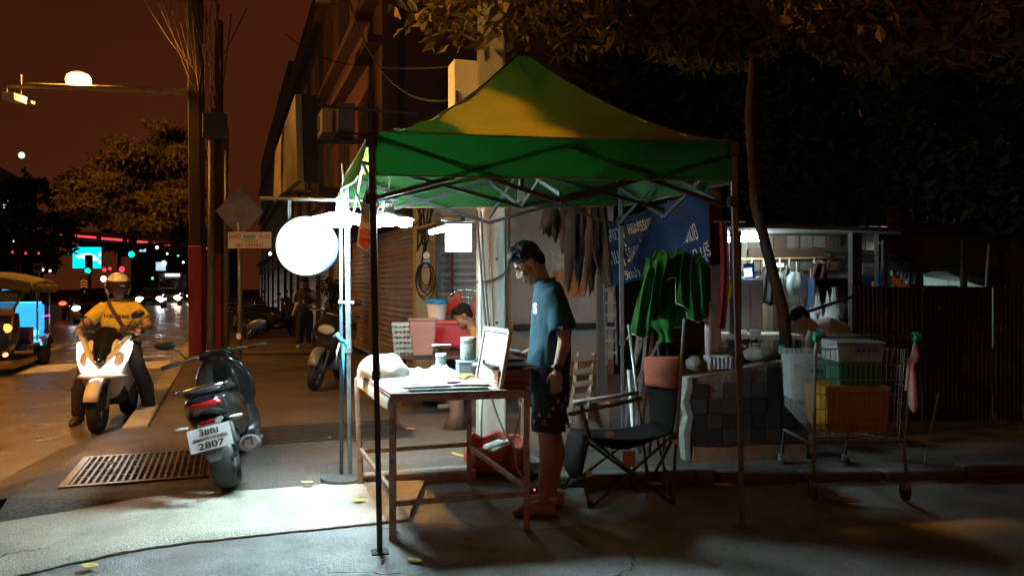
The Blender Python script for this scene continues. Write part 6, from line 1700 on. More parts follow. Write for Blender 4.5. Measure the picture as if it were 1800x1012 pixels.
mb = MB(); mb.box((0, 0, 0.09), (0.44, 0.3, 0.18)); mb.build('body', M('box_green', (0.02, 0.12, 0.07), 0.5), gb, bevel=0.01)
mb = MB(); mb.box((0, 0, 0.192), (0.46, 0.32, 0.02)); mb.build('lid', M('box_green_lid', (0.03, 0.16, 0.1), 0.5), gb, bevel=0.005)
pot = thing('cooking_pot', 'blackened round pot on the shelf of the dark wooden table', 'pot', lowt.location + Vector((-0.05, -0.20, 0.374)))
mb = MB(); mb.lathe([(0.001, 0), (0.10, 0.0), (0.13, 0.03), (0.13, 0.10), (0.14, 0.105), (0.12, 0.11), (0.001, 0.09)], 24); mb.build('body', black_metal, pot, smooth=40)
mb = MB(); mb.ball((0, 0, 0.10), (0.11, 0.11, 0.02), 12); mb.build('contents', M('pot_contents', (0.12, 0.05, 0.02), 0.6, var=0.6, scale=30), pot, smooth=True)
tyr = thing('tyre', 'black tyre lying flat behind the legs of the dark wooden table', 'tyre', at(770, 728, 8.9)); tyr.location.z = 0.11
mb = MB(); mb.tube([(0.14 * math.cos(a * PI / 16), 0.14 * math.sin(a * PI / 16), 0) for a in range(33)], 0.055, 10, caps=False); mb.build('ring', rubber, tyr, smooth=True)
stp = thing('tree_stump', 'dark splayed stump on the pavement behind the table', 'stump', at(800, 760, 7.4)); stp.location.z = 0.04
mb = MB(); mb.loft([ell((0, 0), 0.13, 0.12, 0.0, 12), ell((0.02, 0), 0.075, 0.07, 0.14, 12), ell((0.02, 0), 0.055, 0.055, 0.36, 12)]); mb.build('wood', dark_wood, stp, smooth=True)

# fluorescent fitting, glowing white box and cable tangle by the annex corner
fl_ = thing('fluorescent_lamp', 'short lit fluorescent tube under a dark bracket left of the concrete pole', 'lamp', at(780, 404, 7.2), w=True)
tube_em = EM('tube_white', (0.75, 0.96, 1.0), 200.0)
mb = MB(); mb.tube([at(757, 408, 7.3), at(798, 400, 7.0)], 0.022, 10); mb.build('tube', tube_em, fl_, smooth=True)
mb = MB(); mb.tube([at(737, 404, 7.4), at(812, 383, 6.9)], 0.036, 12); mb.build('bracket', black_metal, fl_, smooth=True)
wbx = thing('lit_sign_box', 'small square glowing white box hung beside the concrete pole', 'light box', at(806, 420, 6.95), w=True)
mb = MB(); mb.box(at(806, 418, 7.0), (0.245, 0.06, 0.255)); mb.build('case', white_paint, wbx, bevel=0.01)
mb = MB(); mb.box(at(806, 418, 6.965), (0.235, 0.012, 0.245)); mb.build('lit_face', EM('box_face', (0.80, 0.97, 1.0), 9.0), wbx)
mb = MB(); mb.tube([at(776, 385, 7.0), at(842, 388, 6.9)], 0.018, 8); mb.build('arm', dark_grey_metal, wbx)
mtr = thing('electric_meter', 'small white electric meter with looped cables on the annex corner', 'meter', at(750, 455, 10.9), w=True)
mb = MB(); mb.box(at(750, 459, 10.85), (0.13, 0.08, 0.17)); mb.build('case', grey_metal, mtr, bevel=0.01)
mb = MB(); mb.lathe([(0.001, 0), (0.05, 0), (0.045, 0.04), (0.001, 0.045)], 16, at(750, 449, 10.80), FY); mb.build('dial', white_paint, mtr, smooth=40)
rw2 = random.Random(9)
for k in range(6):
    c = at(749 + rw2.uniform(-3, 3), 462, 10.85); rx, rz_ = 0.07 + 0.012 * k, 0.16 + 0.02 * k
    mb = MB(); mb.tube([c + Vector((rx * math.sin(a * PI / 12), -0.03 - 0.005 * k, -rz_ + rz_ * math.cos(a * PI / 12))) for a in range(25)], 0.009, 6, caps=False); mb.build('cable_loop', cable_black, mtr, smooth=True)
for k in range(7):
    a = at(733 + k * 5, 362, 10.85 - 0.02 * k); b2 = at(735 + rw2.uniform(-4, 16), 450 + rw2.uniform(-20, 20), 10.82)
    mb = MB(); mb.tube([a, a.lerp(b2, 0.5) + Vector((rw2.uniform(-.06, .06), -0.02, 0)), b2], 0.013, 6); mb.build('cable', cable_black, mtr, smooth=True)
drape(at(705, 362, 10.6), at(742, 375, 10.8), 0.22, 0.010, cable_black, 'cable', mtr)
drape(at(745, 415, 10.8), at(800, 432, 7.1), 0.05, 0.008, cable_black, 'cable', mtr)

# potted plants by the far shutters
def leaf_cloud(mb, clumps, n, size, rnd, droop=0.3, narrow=0.35):
    for c, r_ in clumps:
        for i in range(n):
            while True:
                d = Vector((rnd.uniform(-1, 1), rnd.uniform(-1, 1), rnd.uniform(-1, 1)))
                if d.length <= 1: break
            p = c + Vector((d.x * r_[0], d.y * r_[1], d.z * r_[2]))
            ax_ = Vector((rnd.gauss(0, 1), rnd.gauss(0, 1), rnd.gauss(-droop, 0.6))).normalized()
            s = size * rnd.uniform(0.6, 1.3)
            sd = ax_.cross(Vector((rnd.gauss(0, 1), rnd.gauss(0, 1), rnd.gauss(0, 1)))).normalized() * s * narrow
            nn = ax_.cross(sd).normalized() * s * 0.12
            mb.add([p, p + ax_ * s * 0.45 + sd - nn, p + ax_ * s, p + ax_ * s * 0.45 - sd - nn, p + ax_ * s * 0.5], [(0, 1, 4), (1, 2, 4), (2, 3, 4), (3, 0, 4)])
leaf_dark = fabric('leaf_dark', (0.022, 0.030, 0.012), (0.02, 0.03, 0.006), 0.25, 0.55, bump=0.0, var=0.45, scale=3)
leaf_tree = fabric('leaf_tree', (0.16, 0.115, 0.028), (0.14, 0.10, 0.012), 0.25, 0.55, bump=0.0, var=0.5, scale=1.2)
leaf_brown = fabric('leaf_brown', (0.032, 0.022, 0.014), (0.02, 0.012, 0.005), 0.2, 0.75, bump=0.0, var=0.5, scale=6)
clay = M('clay_pot', (0.33, 0.12, 0.06), 0.8, var=0.25, scale=8)
rp_ = random.Random(21)
for (px, py, lab, h_) in ((578, 600, 'leafy plant in a dull clay pot behind the walking woman', 0.95), (603, 606, 'leafy plant in an orange clay pot beside the sign stand', 0.8)):
    g = gnd(px, py, 0.05)
    t = thing('potted_plant', lab, 'plant', g, group='potted plants on the pavement')
    mb = MB(); mb.lathe([(0.001, 0), (0.12, 0), (0.18, 0.30), (0.20, 0.30), (0.20, 0.34), (0.17, 0.34), (0.16, 0.29), (0.001, 0.28)], 20); mb.build('pot', clay, t, smooth=40)
    mb = MB()
    for i in range(7): mb.tube([(0, 0, 0.28), (rp_.uniform(-.1, .1), rp_.uniform(-.1, .1), 0.7), (rp_.uniform(-.3, .3), rp_.uniform(-.3, .3), 0.6 + h_ * rp_.uniform(0.5, 0.9))], [0.012, 0.01, 0.004], 5)
    mb.build('stem', pole_brown, t)
    mb = MB(); leaf_cloud(mb, [(Vector((rp_.uniform(-.25, .25), rp_.uniform(-.2, .2), 0.55 + rp_.uniform(0, h_))), (0.18, 0.18, 0.22)) for i in range(9)], 40, 0.13, rp_, 0.4, 0.22)
    mb.build('foliage', leaf_dark, t, fix=False)

# red sack of bottles on the ground beneath the table
sk = thing('red_sack', 'open red plastic sack of bottles on the ground behind the table legs', 'sack', at(872, 838, 5.75), 0.1); sk.location.z = 0.05
def sack(s, t_):
    a = 2 * PI * s
    r_ = 0.17 + 0.035 * math.sin(PI * t_) + 0.02 * noise.noise(Vector((math.cos(a) * 2, math.sin(a) * 2, t_ * 3)))
    z = 0.20 * t_ * (1 + 0.35 * noise.noise(Vector((math.cos(a) * 1.6, math.sin(a) * 1.6, 3)))) + 0.05 * t_ * math.sin(a)
    return Vector((math.cos(a) * r_ * 1.15, math.sin(a) * r_ * 0.85, z))
mb = MB(); mb.grid(sack, 44, 10); mb.build('sack_wall', fabric('sack_red', (0.45, 0.10, 0.08), (0.4, 0.05, 0.03), 0.3, 0.5, bump=0.4, bscale=30), sk, smooth=True, solid=0.004)
mb = MB(); mb.lathe([(0.001, 0.01), (0.17, 0.012), (0.001, 0.014)], 20); mb.build('bottom', MATS['sack_red'], sk)
for i, (x, y, rz_, m_) in enumerate(((-0.05, -0.03, 0.3, M('bottle_green', (0.02, 0.14, 0.08), 0.2)), (0.05, 0.02, -0.2, M('bottle_grey', (0.25, 0.3, 0.3), 0.25)), (0.0, 0.07, 0.6, M('bottle_pale', (0.5, 0.55, 0.53), 0.3)))):
    lab = ['green bottle lying in the red sack', 'grey bottle lying in the red sack', 'pale bottle lying in the red sack'][i]
    bt_ = thing('bottle', lab, 'bottle', sk.location + Vector((x, y, 0.10 + 0.03 * i)), rz_, 'bottles in the red sack')
    mb = MB(); mb.lathe([(0.001, -0.10), (0.036, -0.10), (0.038, 0.03), (0.015, 0.075), (0.015, 0.10), (0.001, 0.10)], 18, (0, 0, 0), Matrix.Rotation(R(80), 3, 'Y')); mb.build('body', m_, bt_, smooth=50)
    mb = MB(); mb.lathe([(0.001, 0.10), (0.018, 0.10), (0.018, 0.118), (0.001, 0.118)], 14, (0, 0, 0), Matrix.Rotation(R(80), 3, 'Y')); mb.build('cap', white_paint, bt_)
pw = thing('power_strip', 'small power adapter with a glowing red light on the ground by the man', 'power adapter', at(936, 858, 5.05)); pw.location.z = 0.0
mb = MB(); mb.box((0, 0, 0.05), (0.10, 0.07, 0.10)); mb.build('body', black_plastic, pw, bevel=0.01)
mb = MB(); mb.ball((0.012, -0.037, 0.085), 0.006, 8); mb.build('light', EM('red_pilot', (1.0, 0.03, 0.03), 14.0), pw)
mb = MB(); mb.tube([(-0.03, 0, 0.1), (-0.10, -0.05, 0.22), (-0.13, -0.05, 0.40), (-0.08, -0.1, 0.6), (-0.10, -0.15, 0.78)], 0.006, 6); mb.build('cord', cable_white, pw, smooth=True)

# ================================================================== THE YARD: camp chair, folded canopy, wall, cart
CH = thing('camp_chair', 'black folding camp chair with an orange pouch on its backrest', 'camp chair', (0.8, 5.1, 0), w=True)
chair_fab = M('chair_black_fabric', (0.004, 0.0034, 0.0034), 0.9, var=0.4, scale=20, bump=0.3, bscale=200, spec=0.1)
chair_tube = M('chair_tube', (0.09, 0.085, 0.08), 0.35, 0.6, var=0.2)
f1, f2, f3, f4 = Vector((0.50, 4.90, 0)), Vector((1.04, 4.98, 0)), Vector((0.36, 5.36, 0.0)), Vector((0.96, 5.42, 0.0))     # front-left.. the chair faces left
s1, s2, s3, s4 = Vector((0.50, 4.93, 0.44)), Vector((1.06, 4.98, 0.46)), Vector((0.40, 5.36, 0.42)), Vector((1.0, 5.42, 0.45))
for a, b2 in ((f1, s2), (f2, s1), (f3, s4), (f4, s3), (f1, s3), (f3, s1), (f2, s4), (f4, s2)):
    mb = MB(); mb.tube([a, b2], 0.0105, 8); mb.build('cross_leg', chair_tube, CH, smooth=True)
for p in (f1, f2, f3, f4):
    mb = MB(); mb.lathe([(0.001, 0), (0.02, 0), (0.02, 0.04), (0.001, 0.05)], 10, p); mb.build('foot', black_plastic, CH)
for a, b2 in ((f2, at(1203, 560, 5.02)), (f4, at(1105, 570, 5.5))):
    mb = MB(); mb.tube([a + Vector((0, 0, 0.03)), b2], 0.0115, 8); mb.build('back_post', grey_metal, CH, smooth=True)
for a, b2 in ((s1, Vector((0.44, 4.9, 0.66))), (s3, Vector((0.34, 5.36, 0.66)))):
    mb = MB(); mb.tube([a, b2], 0.0105, 8); mb.build('arm_post', chair_tube, CH, smooth=True)
def seat_fn(s, t_):
    a = s1.lerp(s2, s); b2 = s3.lerp(s4, s)
    p = a.lerp(b2, t_); p.z -= 0.09 * math.sin(PI * s) * math.sin(PI * t_) + 0.03 * math.sin(PI * s)
    return p
mb = MB(); mb.grid(seat_fn, 14, 10); mb.build('seat', chair_fab, CH, smooth=True, solid=0.012)
bp0, bp1, bp2, bp3 = s2 + Vector((-0.02, 0.01, 0.0)), s4 + Vector((-0.02, 0, 0.0)), at(1135, 628, 5.42), at(1202, 628, 5.03)
def back_fn(s, t_):
    p = bp0.lerp(bp1, s).lerp(bp3.lerp(bp2, s), t_)
    return p + Vector((-0.05, 0.02, 0)) * -math.sin(PI * s) * 0.8
mb = MB(); mb.grid(back_fn, 12, 14); mb.build('backrest', chair_fab, CH, smooth=True, solid=0.012)
pm_ = M('pouch_orange', (0.20, 0.04, 0.018), 0.85, var=0.25, scale=9, bump=0.2, bscale=120)
def pouch_fn(s, t_): return back_fn(0.02 + 0.96 * s, 0.58 + 0.44 * t_) + Vector((-0.022, -0.022, 0.0)) + Vector((-0.01, -0.01, 0)) * math.sin(PI * s) * math.sin(PI * t_)
mb = MB(); mb.grid(pouch_fn, 12, 8); mb.build('back_pouch', pm_, CH, smooth=True, solid=0.02)
for a, b2 in ((at(1000, 728, 4.92), at(1128, 700, 5.02)), (at(1008, 706, 5.36), at(1120, 690, 5.45))):
    mb = MB(); mb.tube([a, b2], 0.022, 10, flat=0.6); mb.build('armrest', M('armrest_grey', (0.12, 0.10, 0.085), 0.8, var=0.3), CH, smooth=True)
mb = MB(); mb.box(at(1106, 806, 4.95), (0.075, 0.012, 0.10)); mb.build('tag', M('tag_orange', (0.42, 0.19, 0.10), 0.8), CH)
mb = MB(); mb.ball(at(1072, 764, 4.92), (0.035, 0.02, 0.02), 10); mb.build('bracket', white_paint, CH)
mb = MB(); mb.box(at(1035, 832, 5.1), (0.04, 0.02, 0.04)); mb.build('bracket', white_paint, CH, bevel=0.004)
mb = MB(); mb.box(at(1186, 776, 4.97), (0.03, 0.02, 0.025)); mb.build('bracket', white_paint, CH, bevel=0.004)
sd = MB(); sd.grid(lambda s, t_: s1.lerp(s3, s) + Vector((-0.05 * t_, 0, -0.30 * t_ * (0.75 + 0.25 * math.sin(PI * s)))), 8, 6); sd.build('side_pocket', chair_fab, CH, smooth=True, solid=0.008)

# folded green canopy propped on its poles
FC = thing('folded_canopy', 'folded green canopy draped over its bundled poles', 'folded canopy', at(1160, 800, 6.3), w=True)
fc_green = fabric('folded_green', (0.018, 0.105, 0.022), (0.01, 0.2, 0.02), 0.25, 0.85, bump=0.15, bscale=200, var=0.2)
cx, cyY = at(1172, 500, 6.3).x, 6.3
def pleat(s, t_, lay):
    px = 1136 + 98 * s
    top = 452 - 10 * math.sin(PI * s) + 5 * math.sin(s * 17 + lay)
    bot = (575 - 40 * s + 26 * math.sin(s * 9 + lay * 2)) - (40 if 0.42 < s < 0.6 else 0) * (1 - lay)
    f_ = s * (7 + 1.5 * lay)
    saw = abs((f_ % 1.0) - 0.5) * 2
    spread = (px - 1180) * (1 + 0.42 * t_) + 1180 - 14 * t_
    p = at(spread + 5 * math.sin(f_ * 6.28 + 3 * t_), top + (bot - top) * t_, 6.3)
    p.y += (-0.10 if lay == 0 else 0.03) + 0.11 * (saw - 0.5) * (0.35 + 0.65 * t_) * (1 if lay == 0 else 0.7) + 0.03 * math.sin(5 * t_ + 9 * s)
    if t_ < 0.12: p.y += (0.12 - t_) * 1.1 * (1 if lay == 0 else -0.3)
    return p
for lay in (0, 1):
    mb = MB(); mb.grid(lambda s, t_, lay=lay: pleat(s, t_, lay), 130, 26); mb.build('cloth', fc_green, FC, smooth=60)
    mb = MB(); mb.tube([pleat(k / 130, 1.0, lay) for k in range(131)], 0.004, 4); mb.build('hem', M('hem_pale', (0.45, 0.42, 0.36), 0.8), FC, smooth=True)
for k, (px0, px1, b_) in enumerate(((1120, 1150, 790), (1132, 1160, 800), (1150, 1170, 805), (1175, 1178, 800), (1100, 1140, 760))):
    a = at(px1, 470, 6.3 + 0.03 * k); b2 = at(px0 - 8, b_, 6.25 + 0.04 * k); b2.z = 0.05
    mb = MB(); mb.beam(b2, a, 0.022, 0.022); mb.build('pole', grey_metal if k in (0, 1, 4) else black_metal, FC)
for k, (px0, py0, px1, py1) in enumerate(((1098, 700, 1140, 560), (1108, 690, 1165, 590), (1155, 600, 1168, 700))):
    mb = MB(); mb.beam(at(px0, py0, 6.15), at(px1, py1, 6.2), 0.010, 0.022); mb.build('truss_bar', grey_metal, FC)
def bunch(s, t_):
    a = 2 * PI * s; r_ = 0.07 + 0.03 * math.sin(4 * a) + 0.03 * math.sin(7 * t_)
    c = at(1162 + 10 * t_, 560 + 40 * t_, 6.2)
    return c + Vector((math.cos(a) * r_ * (1 - 0.4 * t_), math.sin(a) * r_ * 0.6, 0))
mb = MB(); mb.grid(bunch, 40, 10); mb.build('cloth_tail', fabric('folded_green_bright', (0.03, 0.20, 0.045), (0.01, 0.2, 0.02), 0.25), FC, smooth=True)
# white prop pole of the chair's left and blue-painted beam behind it
prop = tag(MB().tube([at(1105, 650, 5.6), at(1114, 760, 5.5)], 0.016, 8).build('white_prop', M('prop_pale', (0.42, 0.48, 0.46), 0.5)), 'short pale pipe leaning behind the camp chair', 'pipe')

# tiled remnant of a wall: every tile its own piece
WL = thing('tiled_wall', 'broken low wall faced with square dark tiles behind the right canopy post', 'wall', (1.36, 6.0, 0.046), w=True)
wa, wd = Vector((1.375, 5.98, 0)), Vector((0.985, 0.14, 0)).normalized()
wn_ = Vector((wd.y, -wd.x, 0))
brickish = M('wall_core', (0.13, 0.085, 0.06), 0.9, var=0.4, scale=7, bump=0.8, bscale=30, stain=0.5, stain_scale=5)
mb = MB(); pf = [(0.0, 0.046), (0.98, 0.046), (0.98, 0.83), (0.62, 0.80), (0.40, 0.76), (0.22, 0.735), (0.02, 0.70), (0.025, 0.60), (-0.02, 0.52), (0.03, 0.40), (-0.01, 0.28)]
mW = mat4(wa + wn_ * -0.0, wd, (0, 0, 1))
mb.plate(pf, mW @ Matrix.Translation((0, 0, -0.14)), 0.14); mb.build('core', brickish, WL)
mb = MB(); mb.plate([(-0.03, 0.06), (0.012, 0.06), (0.004, 0.26), (0.036, 0.40), (-0.005, 0.52), (0.03, 0.60), (0.02, 0.71), (-0.015, 0.70), (-0.02, 0.62), (-0.05, 0.52), (-0.01, 0.40), (-0.045, 0.28)], mW @ Matrix.Translation((0, 0, -0.10)), 0.115); mb.build('broken_edge', M('broken_plaster', (0.18, 0.18, 0.16), 0.9, var=0.3, scale=14, bump=0.7, bscale=40), WL)
tile_cols = [(0.018, 0.019, 0.021), (0.032, 0.032, 0.034), (0.022, 0.020, 0.020), (0.042, 0.036, 0.034), (0.05, 0.032, 0.025)]
tmats = [M('wall_tile_%s' % n, c, 0.4, var=0.35, scale=9, stain=0.5, stain_col=(0.03, 0.028, 0.026), stain_scale=6) for n, c in zip(('slate', 'grey', 'ash', 'stone', 'rust'), tile_cols)]
tile_me = MB().box((0, 0, 0), (0.116, 0.116, 0.012)).mesh('tile')
rt = random.Random(2)
tile_meshes = []
for m_ in tmats:
    me2 = tile_me.copy(); me2.materials.append(m_); tile_meshes.append(me2)
for i in range(8):
    for j in range(5):
        x, z = 0.085 + i * 0.122, 0.235 + j * 0.122
        if (i, j) in ((1, 3), (4, 4), (6, 2)): continue
        if z > 0.66 + 0.11 * i / 7 - 0.02 and True:
            if j == 4 and i < 3: continue
        o = bpy.data.objects.new('tile', rt.choice(tile_meshes[:4]) if j > 0 or i < 5 else tile_meshes[4])
        COL.objects.link(o); o.parent = WL; o.matrix_parent_inverse = WORLD[WL.name]
        o.matrix_basis = mW @ Matrix.Translation((x + rt.uniform(-.002, .002), z, 0.006 + rt.uniform(-.003, .004))) @ Matrix.Rotation(rt.uniform(-.02, .02), 4, 'Z') @ Matrix.Rotation(rt.uniform(-.03, .03), 4, 'X')
mb = MB(); mb.plate([(0.02, 0.046), (0.97, 0.046), (0.97, 0.16), (0.6, 0.165), (0.3, 0.15), (0.04, 0.165)], mW @ Matrix.Translation((0, 0, 0.001)), 0.02); mb.build('plinth', M('plinth_rust', (0.20, 0.10, 0.055), 0.9, var=0.4, scale=9, bump=0.6, bscale=30), WL)
# rough block and rubble on that wall
for k, (px, py, w_, h_, lab) in enumerate(((1262, 636, 0.20, 0.10, 'grey ribbed concrete block on the tiled wall'), (1222, 640, 0.14, 0.12, 'rough stone lump beside the ribbed block'), (1340, 622, 0.30, 0.12, 'dark rubble lump on the right end of the tiled wall'))):
    c = at(px, py, 6.12)
    mb = MB()
    if k == 0:
        mb.box((0, 0, 0), (w_, 0.14, h_))
        for q in range(6): mb.box((-w_ / 2 + 0.02 + q * 0.032, -0.075, 0), (0.016, 0.012, h_ * 0.95))
        o = mb.build('concrete_block', wall_grey, bevel=0.005)
    else:
        mb.ball((0, 0, 0), (w_ / 2, 0.09, h_ / 2), 14)
        o = mb.build('rubble_stone', M('rubble', (0.15, 0.14, 0.12), 0.9, var=0.4, scale=12), smooth=True)
        for v in o.data.vertices: v.co += v.co.normalized() * 0.03 * noise.noise(v.co * 22)
    o.location = c; o.location.z = max(c.z, 0.74 + h_ / 2 + (0.05 if k == 2 else 0.0)); tag(o, lab, 'block' if k == 0 else 'stone')

# white pipe, red curtain, blue Thai sign on posts
vp = thing('white_pipe', 'upright white pipe standing on the tiled wall', 'pipe', at(1245, 640, 6.25), w=True)
p0 = at(1246, 645, 6.25); mb = MB(); mb.tube([p0, at(1244, 530, 6.25)], 0.029, 14); mb.build('pipe', M('pipe_white', (0.50, 0.46, 0.46), 0.5, var=0.15), vp, smooth=True)
mb = MB(); mb.tube([at(1244, 530, 6.25), at(1243, 470, 6.25)], 0.029, 14); mb.build('painted_top', M('pipe_maroon', (0.12, 0.05, 0.05), 0.6), vp, smooth=True)
cur = thing('red_curtain', 'dark red cloth hanging beside the lit shelter', 'curtain', at(1272, 570, 7.0), w=True)
def curt(s, t_):
    p = at(1264 + 15 * s, 392 + 185 * t_, 7.0); p.y += 0.03 * math.sin(14 * s + 1) + 0.01 * math.sin(7 * t_); p.x += 0.02 * math.sin(4 * t_)
    return p
mb = MB(); mb.grid(curt, 24, 12); mb.build('cloth', fabric('curtain_red', (0.14, 0.014, 0.018), (0.12, 0.01, 0.01), 0.2), cur, smooth=True, solid=0.004)
mb = MB(); mb.tube([at(1255, 390, 7.0), at(1292, 390, 7.0)], 0.012, 8); mb.build('rod', dark_grey_metal, cur)
for k, (px, lab) in enumerate(((1058, 'dark timber post at the left end of the blue sign'), (1256, 'dark timber post at the right end of the blue sign'))):
    a = at(px, 500, 7.55 if k == 0 else 7.15); o = MB().beam((a.x, a.y, 0.046), (a.x, a.y, 2.75), 0.10, 0.10).build('timber_post', M('timber_dark', (0.05, 0.032, 0.026), 0.9, var=0.4, scale=5, streak=(1, 1, 0.2)), bevel=0.008)
    tag(o, lab, 'post', 'timber posts of the shelter')
BS = thing('blue_sign', 'tilted blue board with hand-painted white Thai lettering behind the folded canopy', 'sign', at(1157, 430, 7.1), w=True)
b00, b10, b11, b01 = at(1068, 505, 7.45), at(1248, 462, 7.0), at(1246, 330, 7.0), at(1070, 392, 7.45)
xax, yax = (b10 - b00), (b01 - b00)
bn = xax.cross(yax).normalized()
mb = MB(); mb.add([b00, b10, b11, b01, b00 - bn * 0.03, b10 - bn * 0.03, b11 - bn * 0.03, b01 - bn * 0.03], [(0, 1, 2, 3), (7, 6, 5, 4), (0, 4, 5, 1), (1, 5, 6, 2), (2, 6, 7, 3), (3, 7, 4, 0)])
mb.build('board', M('sign_blue', (0.009, 0.030, 0.085), 0.9, spec=0.1, var=0.3, scale=4, stain=0.4, stain_col=(0.03, 0.04, 0.07), stain_scale=3), BS)
def bsm(px, py, slope=-0.30):
    f_ = (px - 1068) / 180.0
    p = at(px, py, 7.45 - 0.45 * f_) + bn * 0.006
    xd = (at(px + 20, py + 20 * slope, 7.45 - 0.45 * (f_ + 20 / 180)) - at(px, py, 7.45 - 0.45 * f_))
    return mat4(p, xd, (0, 0, 1))
chalk = letter_white
for body, px, py, sz, fit in (('สงวน', 1083, 411, 0.20, 0.16), ('คณะกรรมการ', 1128, 396, 0.17, 0.28), ('แลขปฐมวอน', 1185, 372, 0.26, 0.34), ('ห้ามๆ', 1082, 452, 0.22, 0.16), ('รักษาหลักสิทธิพระ', 1134, 438, 0.24, 0.38), ('ประชาธิปไตย', 1197, 413, 0.27, 0.30), ('ท.บุรี', 1233, 443, 0.17, 0.16), ('วัดป่า', 1112, 482, 0.11, 0.15)):
    text_mesh('lettering', body, sz, chalk, BS, bsm(px, py), fit=fit, bold=0.0015)

# dry hanging palm leaves above the grey wall
DL = thing('dried_leaves', 'bunch of large dry brown leaves hanging beside the man’s head', 'plant', at(1010, 370, 6.9), w=True)
rd = random.Random(31)
stem_pts = [at(1000, 350, 7.0), at(1040, 330, 7.0)]
mb = MB(); mb.tube([at(955, 345, 7.0), at(1070, 345, 7.0)], 0.03, 8); mb.build('branch', dark_wood, DL)
for i in range(34):
    px = 962 + rd.uniform(0, 98); L_ = rd.uniform(0.45, 0.85) if px > 985 else rd.uniform(0.25, 0.4)
    a = at(px, 352 + rd.uniform(-6, 10), 6.85 + rd.uniform(-.15, .15)); w_ = rd.uniform(0.022, 0.055); sw = rd.uniform(-0.10, 0.10); tw = rd.uniform(-0.8, 0.8)
    def lf(s, t_, a=a, L_=L_, w_=w_, sw=sw, tw=tw):
        ww = w_ * math.sin(PI * (0.06 + 0.94 * t_)) ** 0.7 * (1 + 0.45 * noise.noise(Vector((t_ * 14, tw * 30, s))))
        ang = tw + 0.9 * t_
        x = (s - 0.5) * 2 * ww
        return a + Vector((sw * t_ * t_ + x * math.cos(ang), x * math.sin(ang) + 0.02 * abs(s - 0.5), -L_ * t_))
    mb = MB(); mb.grid(lf, 4, 12); mb.build('leaf', leaf_brown, DL, smooth=True)

# wooden slatted frame leaning behind the chair
WF = thing('slatted_frame', 'weathered slatted wooden frame leaning against the wall behind the man', 'wooden frame', at(1025, 700, 6.4), w=True)
wood_grey = M('wood_grey', (0.085, 0.065, 0.052), 0.85, var=0.35, scale=8, streak=(1, 1, 5), bump=0.3, bscale=50)
for k in range(5):
    a = at(1004 + k * 1.5, 720 - k * 22, 6.35 + 0.03 * k); mb = MB(); mb.beam(a, a + Vector((0.17, 0.02, 0.02)), 0.02, 0.045); mb.build('slat', wood_grey, WF)
for px in (1008, 1036):
    mb = MB(); mb.beam(at(px - 6, 745, 6.3), at(px + 8, 620, 6.55), 0.03, 0.03); mb.build('side_bar', wood_grey, WF)
# clutter between the pole and the chair: dark timber ledge with rags
LE = tag(MB().box((0.45, 6.6, 0.24), (0.75, 0.35, 0.40)).build('timber_crate', M('crate_dark', (0.10, 0.07, 0.055), 0.9, var=0.4, scale=6), bevel=0.01), 'dark timber crate standing behind the man’s legs', 'crate')
# pale pipe rails at ladder
LD = thing('step_ladder', 'thin grey step ladder standing left of the folded canopy', 'ladder', at(1075, 660, 7.3), w=True)
for px in (1066, 1084):
    mb = MB(); mb.beam(at(px, 640, 7.25), at(px - 4, 500, 7.4), 0.018, 0.03); mb.build('rail', dark_grey_metal, LD)
for k in range(6):
    mb = MB(); mb.beam(at(1066 - 0.5 * k, 620 - k * 22, 7.28), at(1083 - 0.5 * k, 620 - k * 22, 7.28), 0.02, 0.025); mb.build('rung', grey_metal, LD)

# ---------------------------------------------------------------- shopping cart
CT = thing('shopping_cart', 'wire shopping cart with green handle ends packed with crates', 'shopping cart', Vector((2.29, 5.05, 0.0)), R(-2))
wire_m = M('cart_wire', (0.24, 0.24, 0.22), 0.4, 0.6, var=0.25)
def cart_panel(name, c00, c10, c11, c01, nu, nv, r=0.0028):
    mb = MB()
    for i in range(nu + 1): mb.tube([Vector(c00).lerp(Vector(c10), i / nu), Vector(c01).lerp(Vector(c11), i / nu)], r, 4, caps=False)
    for j in range(nv + 1): mb.tube([Vector(c00).lerp(Vector(c01), j / nv), Vector(c10).lerp(Vector(c11), j / nv)], r * 1.3, 4, caps=False)
    return mb.build(name, wire_m, CT)
W0, W1 = 0.28, 0.22
nb = [(-W0, 0.02, 0.40), (W0, 0.02, 0.40), (W0 + 0.02, -0.02, 1.0), (-W0 - 0.02, -0.02, 1.0)]
fbk = [(-W1, 0.85, 0.50), (W1, 0.85, 0.50), (W1 + 0.02, 0.90, 0.93), (-W1 - 0.02, 0.90, 0.93)]
cart_panel('wire_panel', nb[0], nb[1], nb[2], nb[3], 18, 6)
cart_panel('wire_panel', fbk[0], fbk[1], fbk[2], fbk[3], 14, 5)
cart_panel('wire_panel', nb[0], fbk[0], fbk[3], nb[3], 22, 5)
cart_panel('wire_panel', nb[1], fbk[1], fbk[2], nb[2], 22, 5)
cart_panel('wire_panel', nb[0], nb[1], fbk[1], fbk[0], 10, 16)
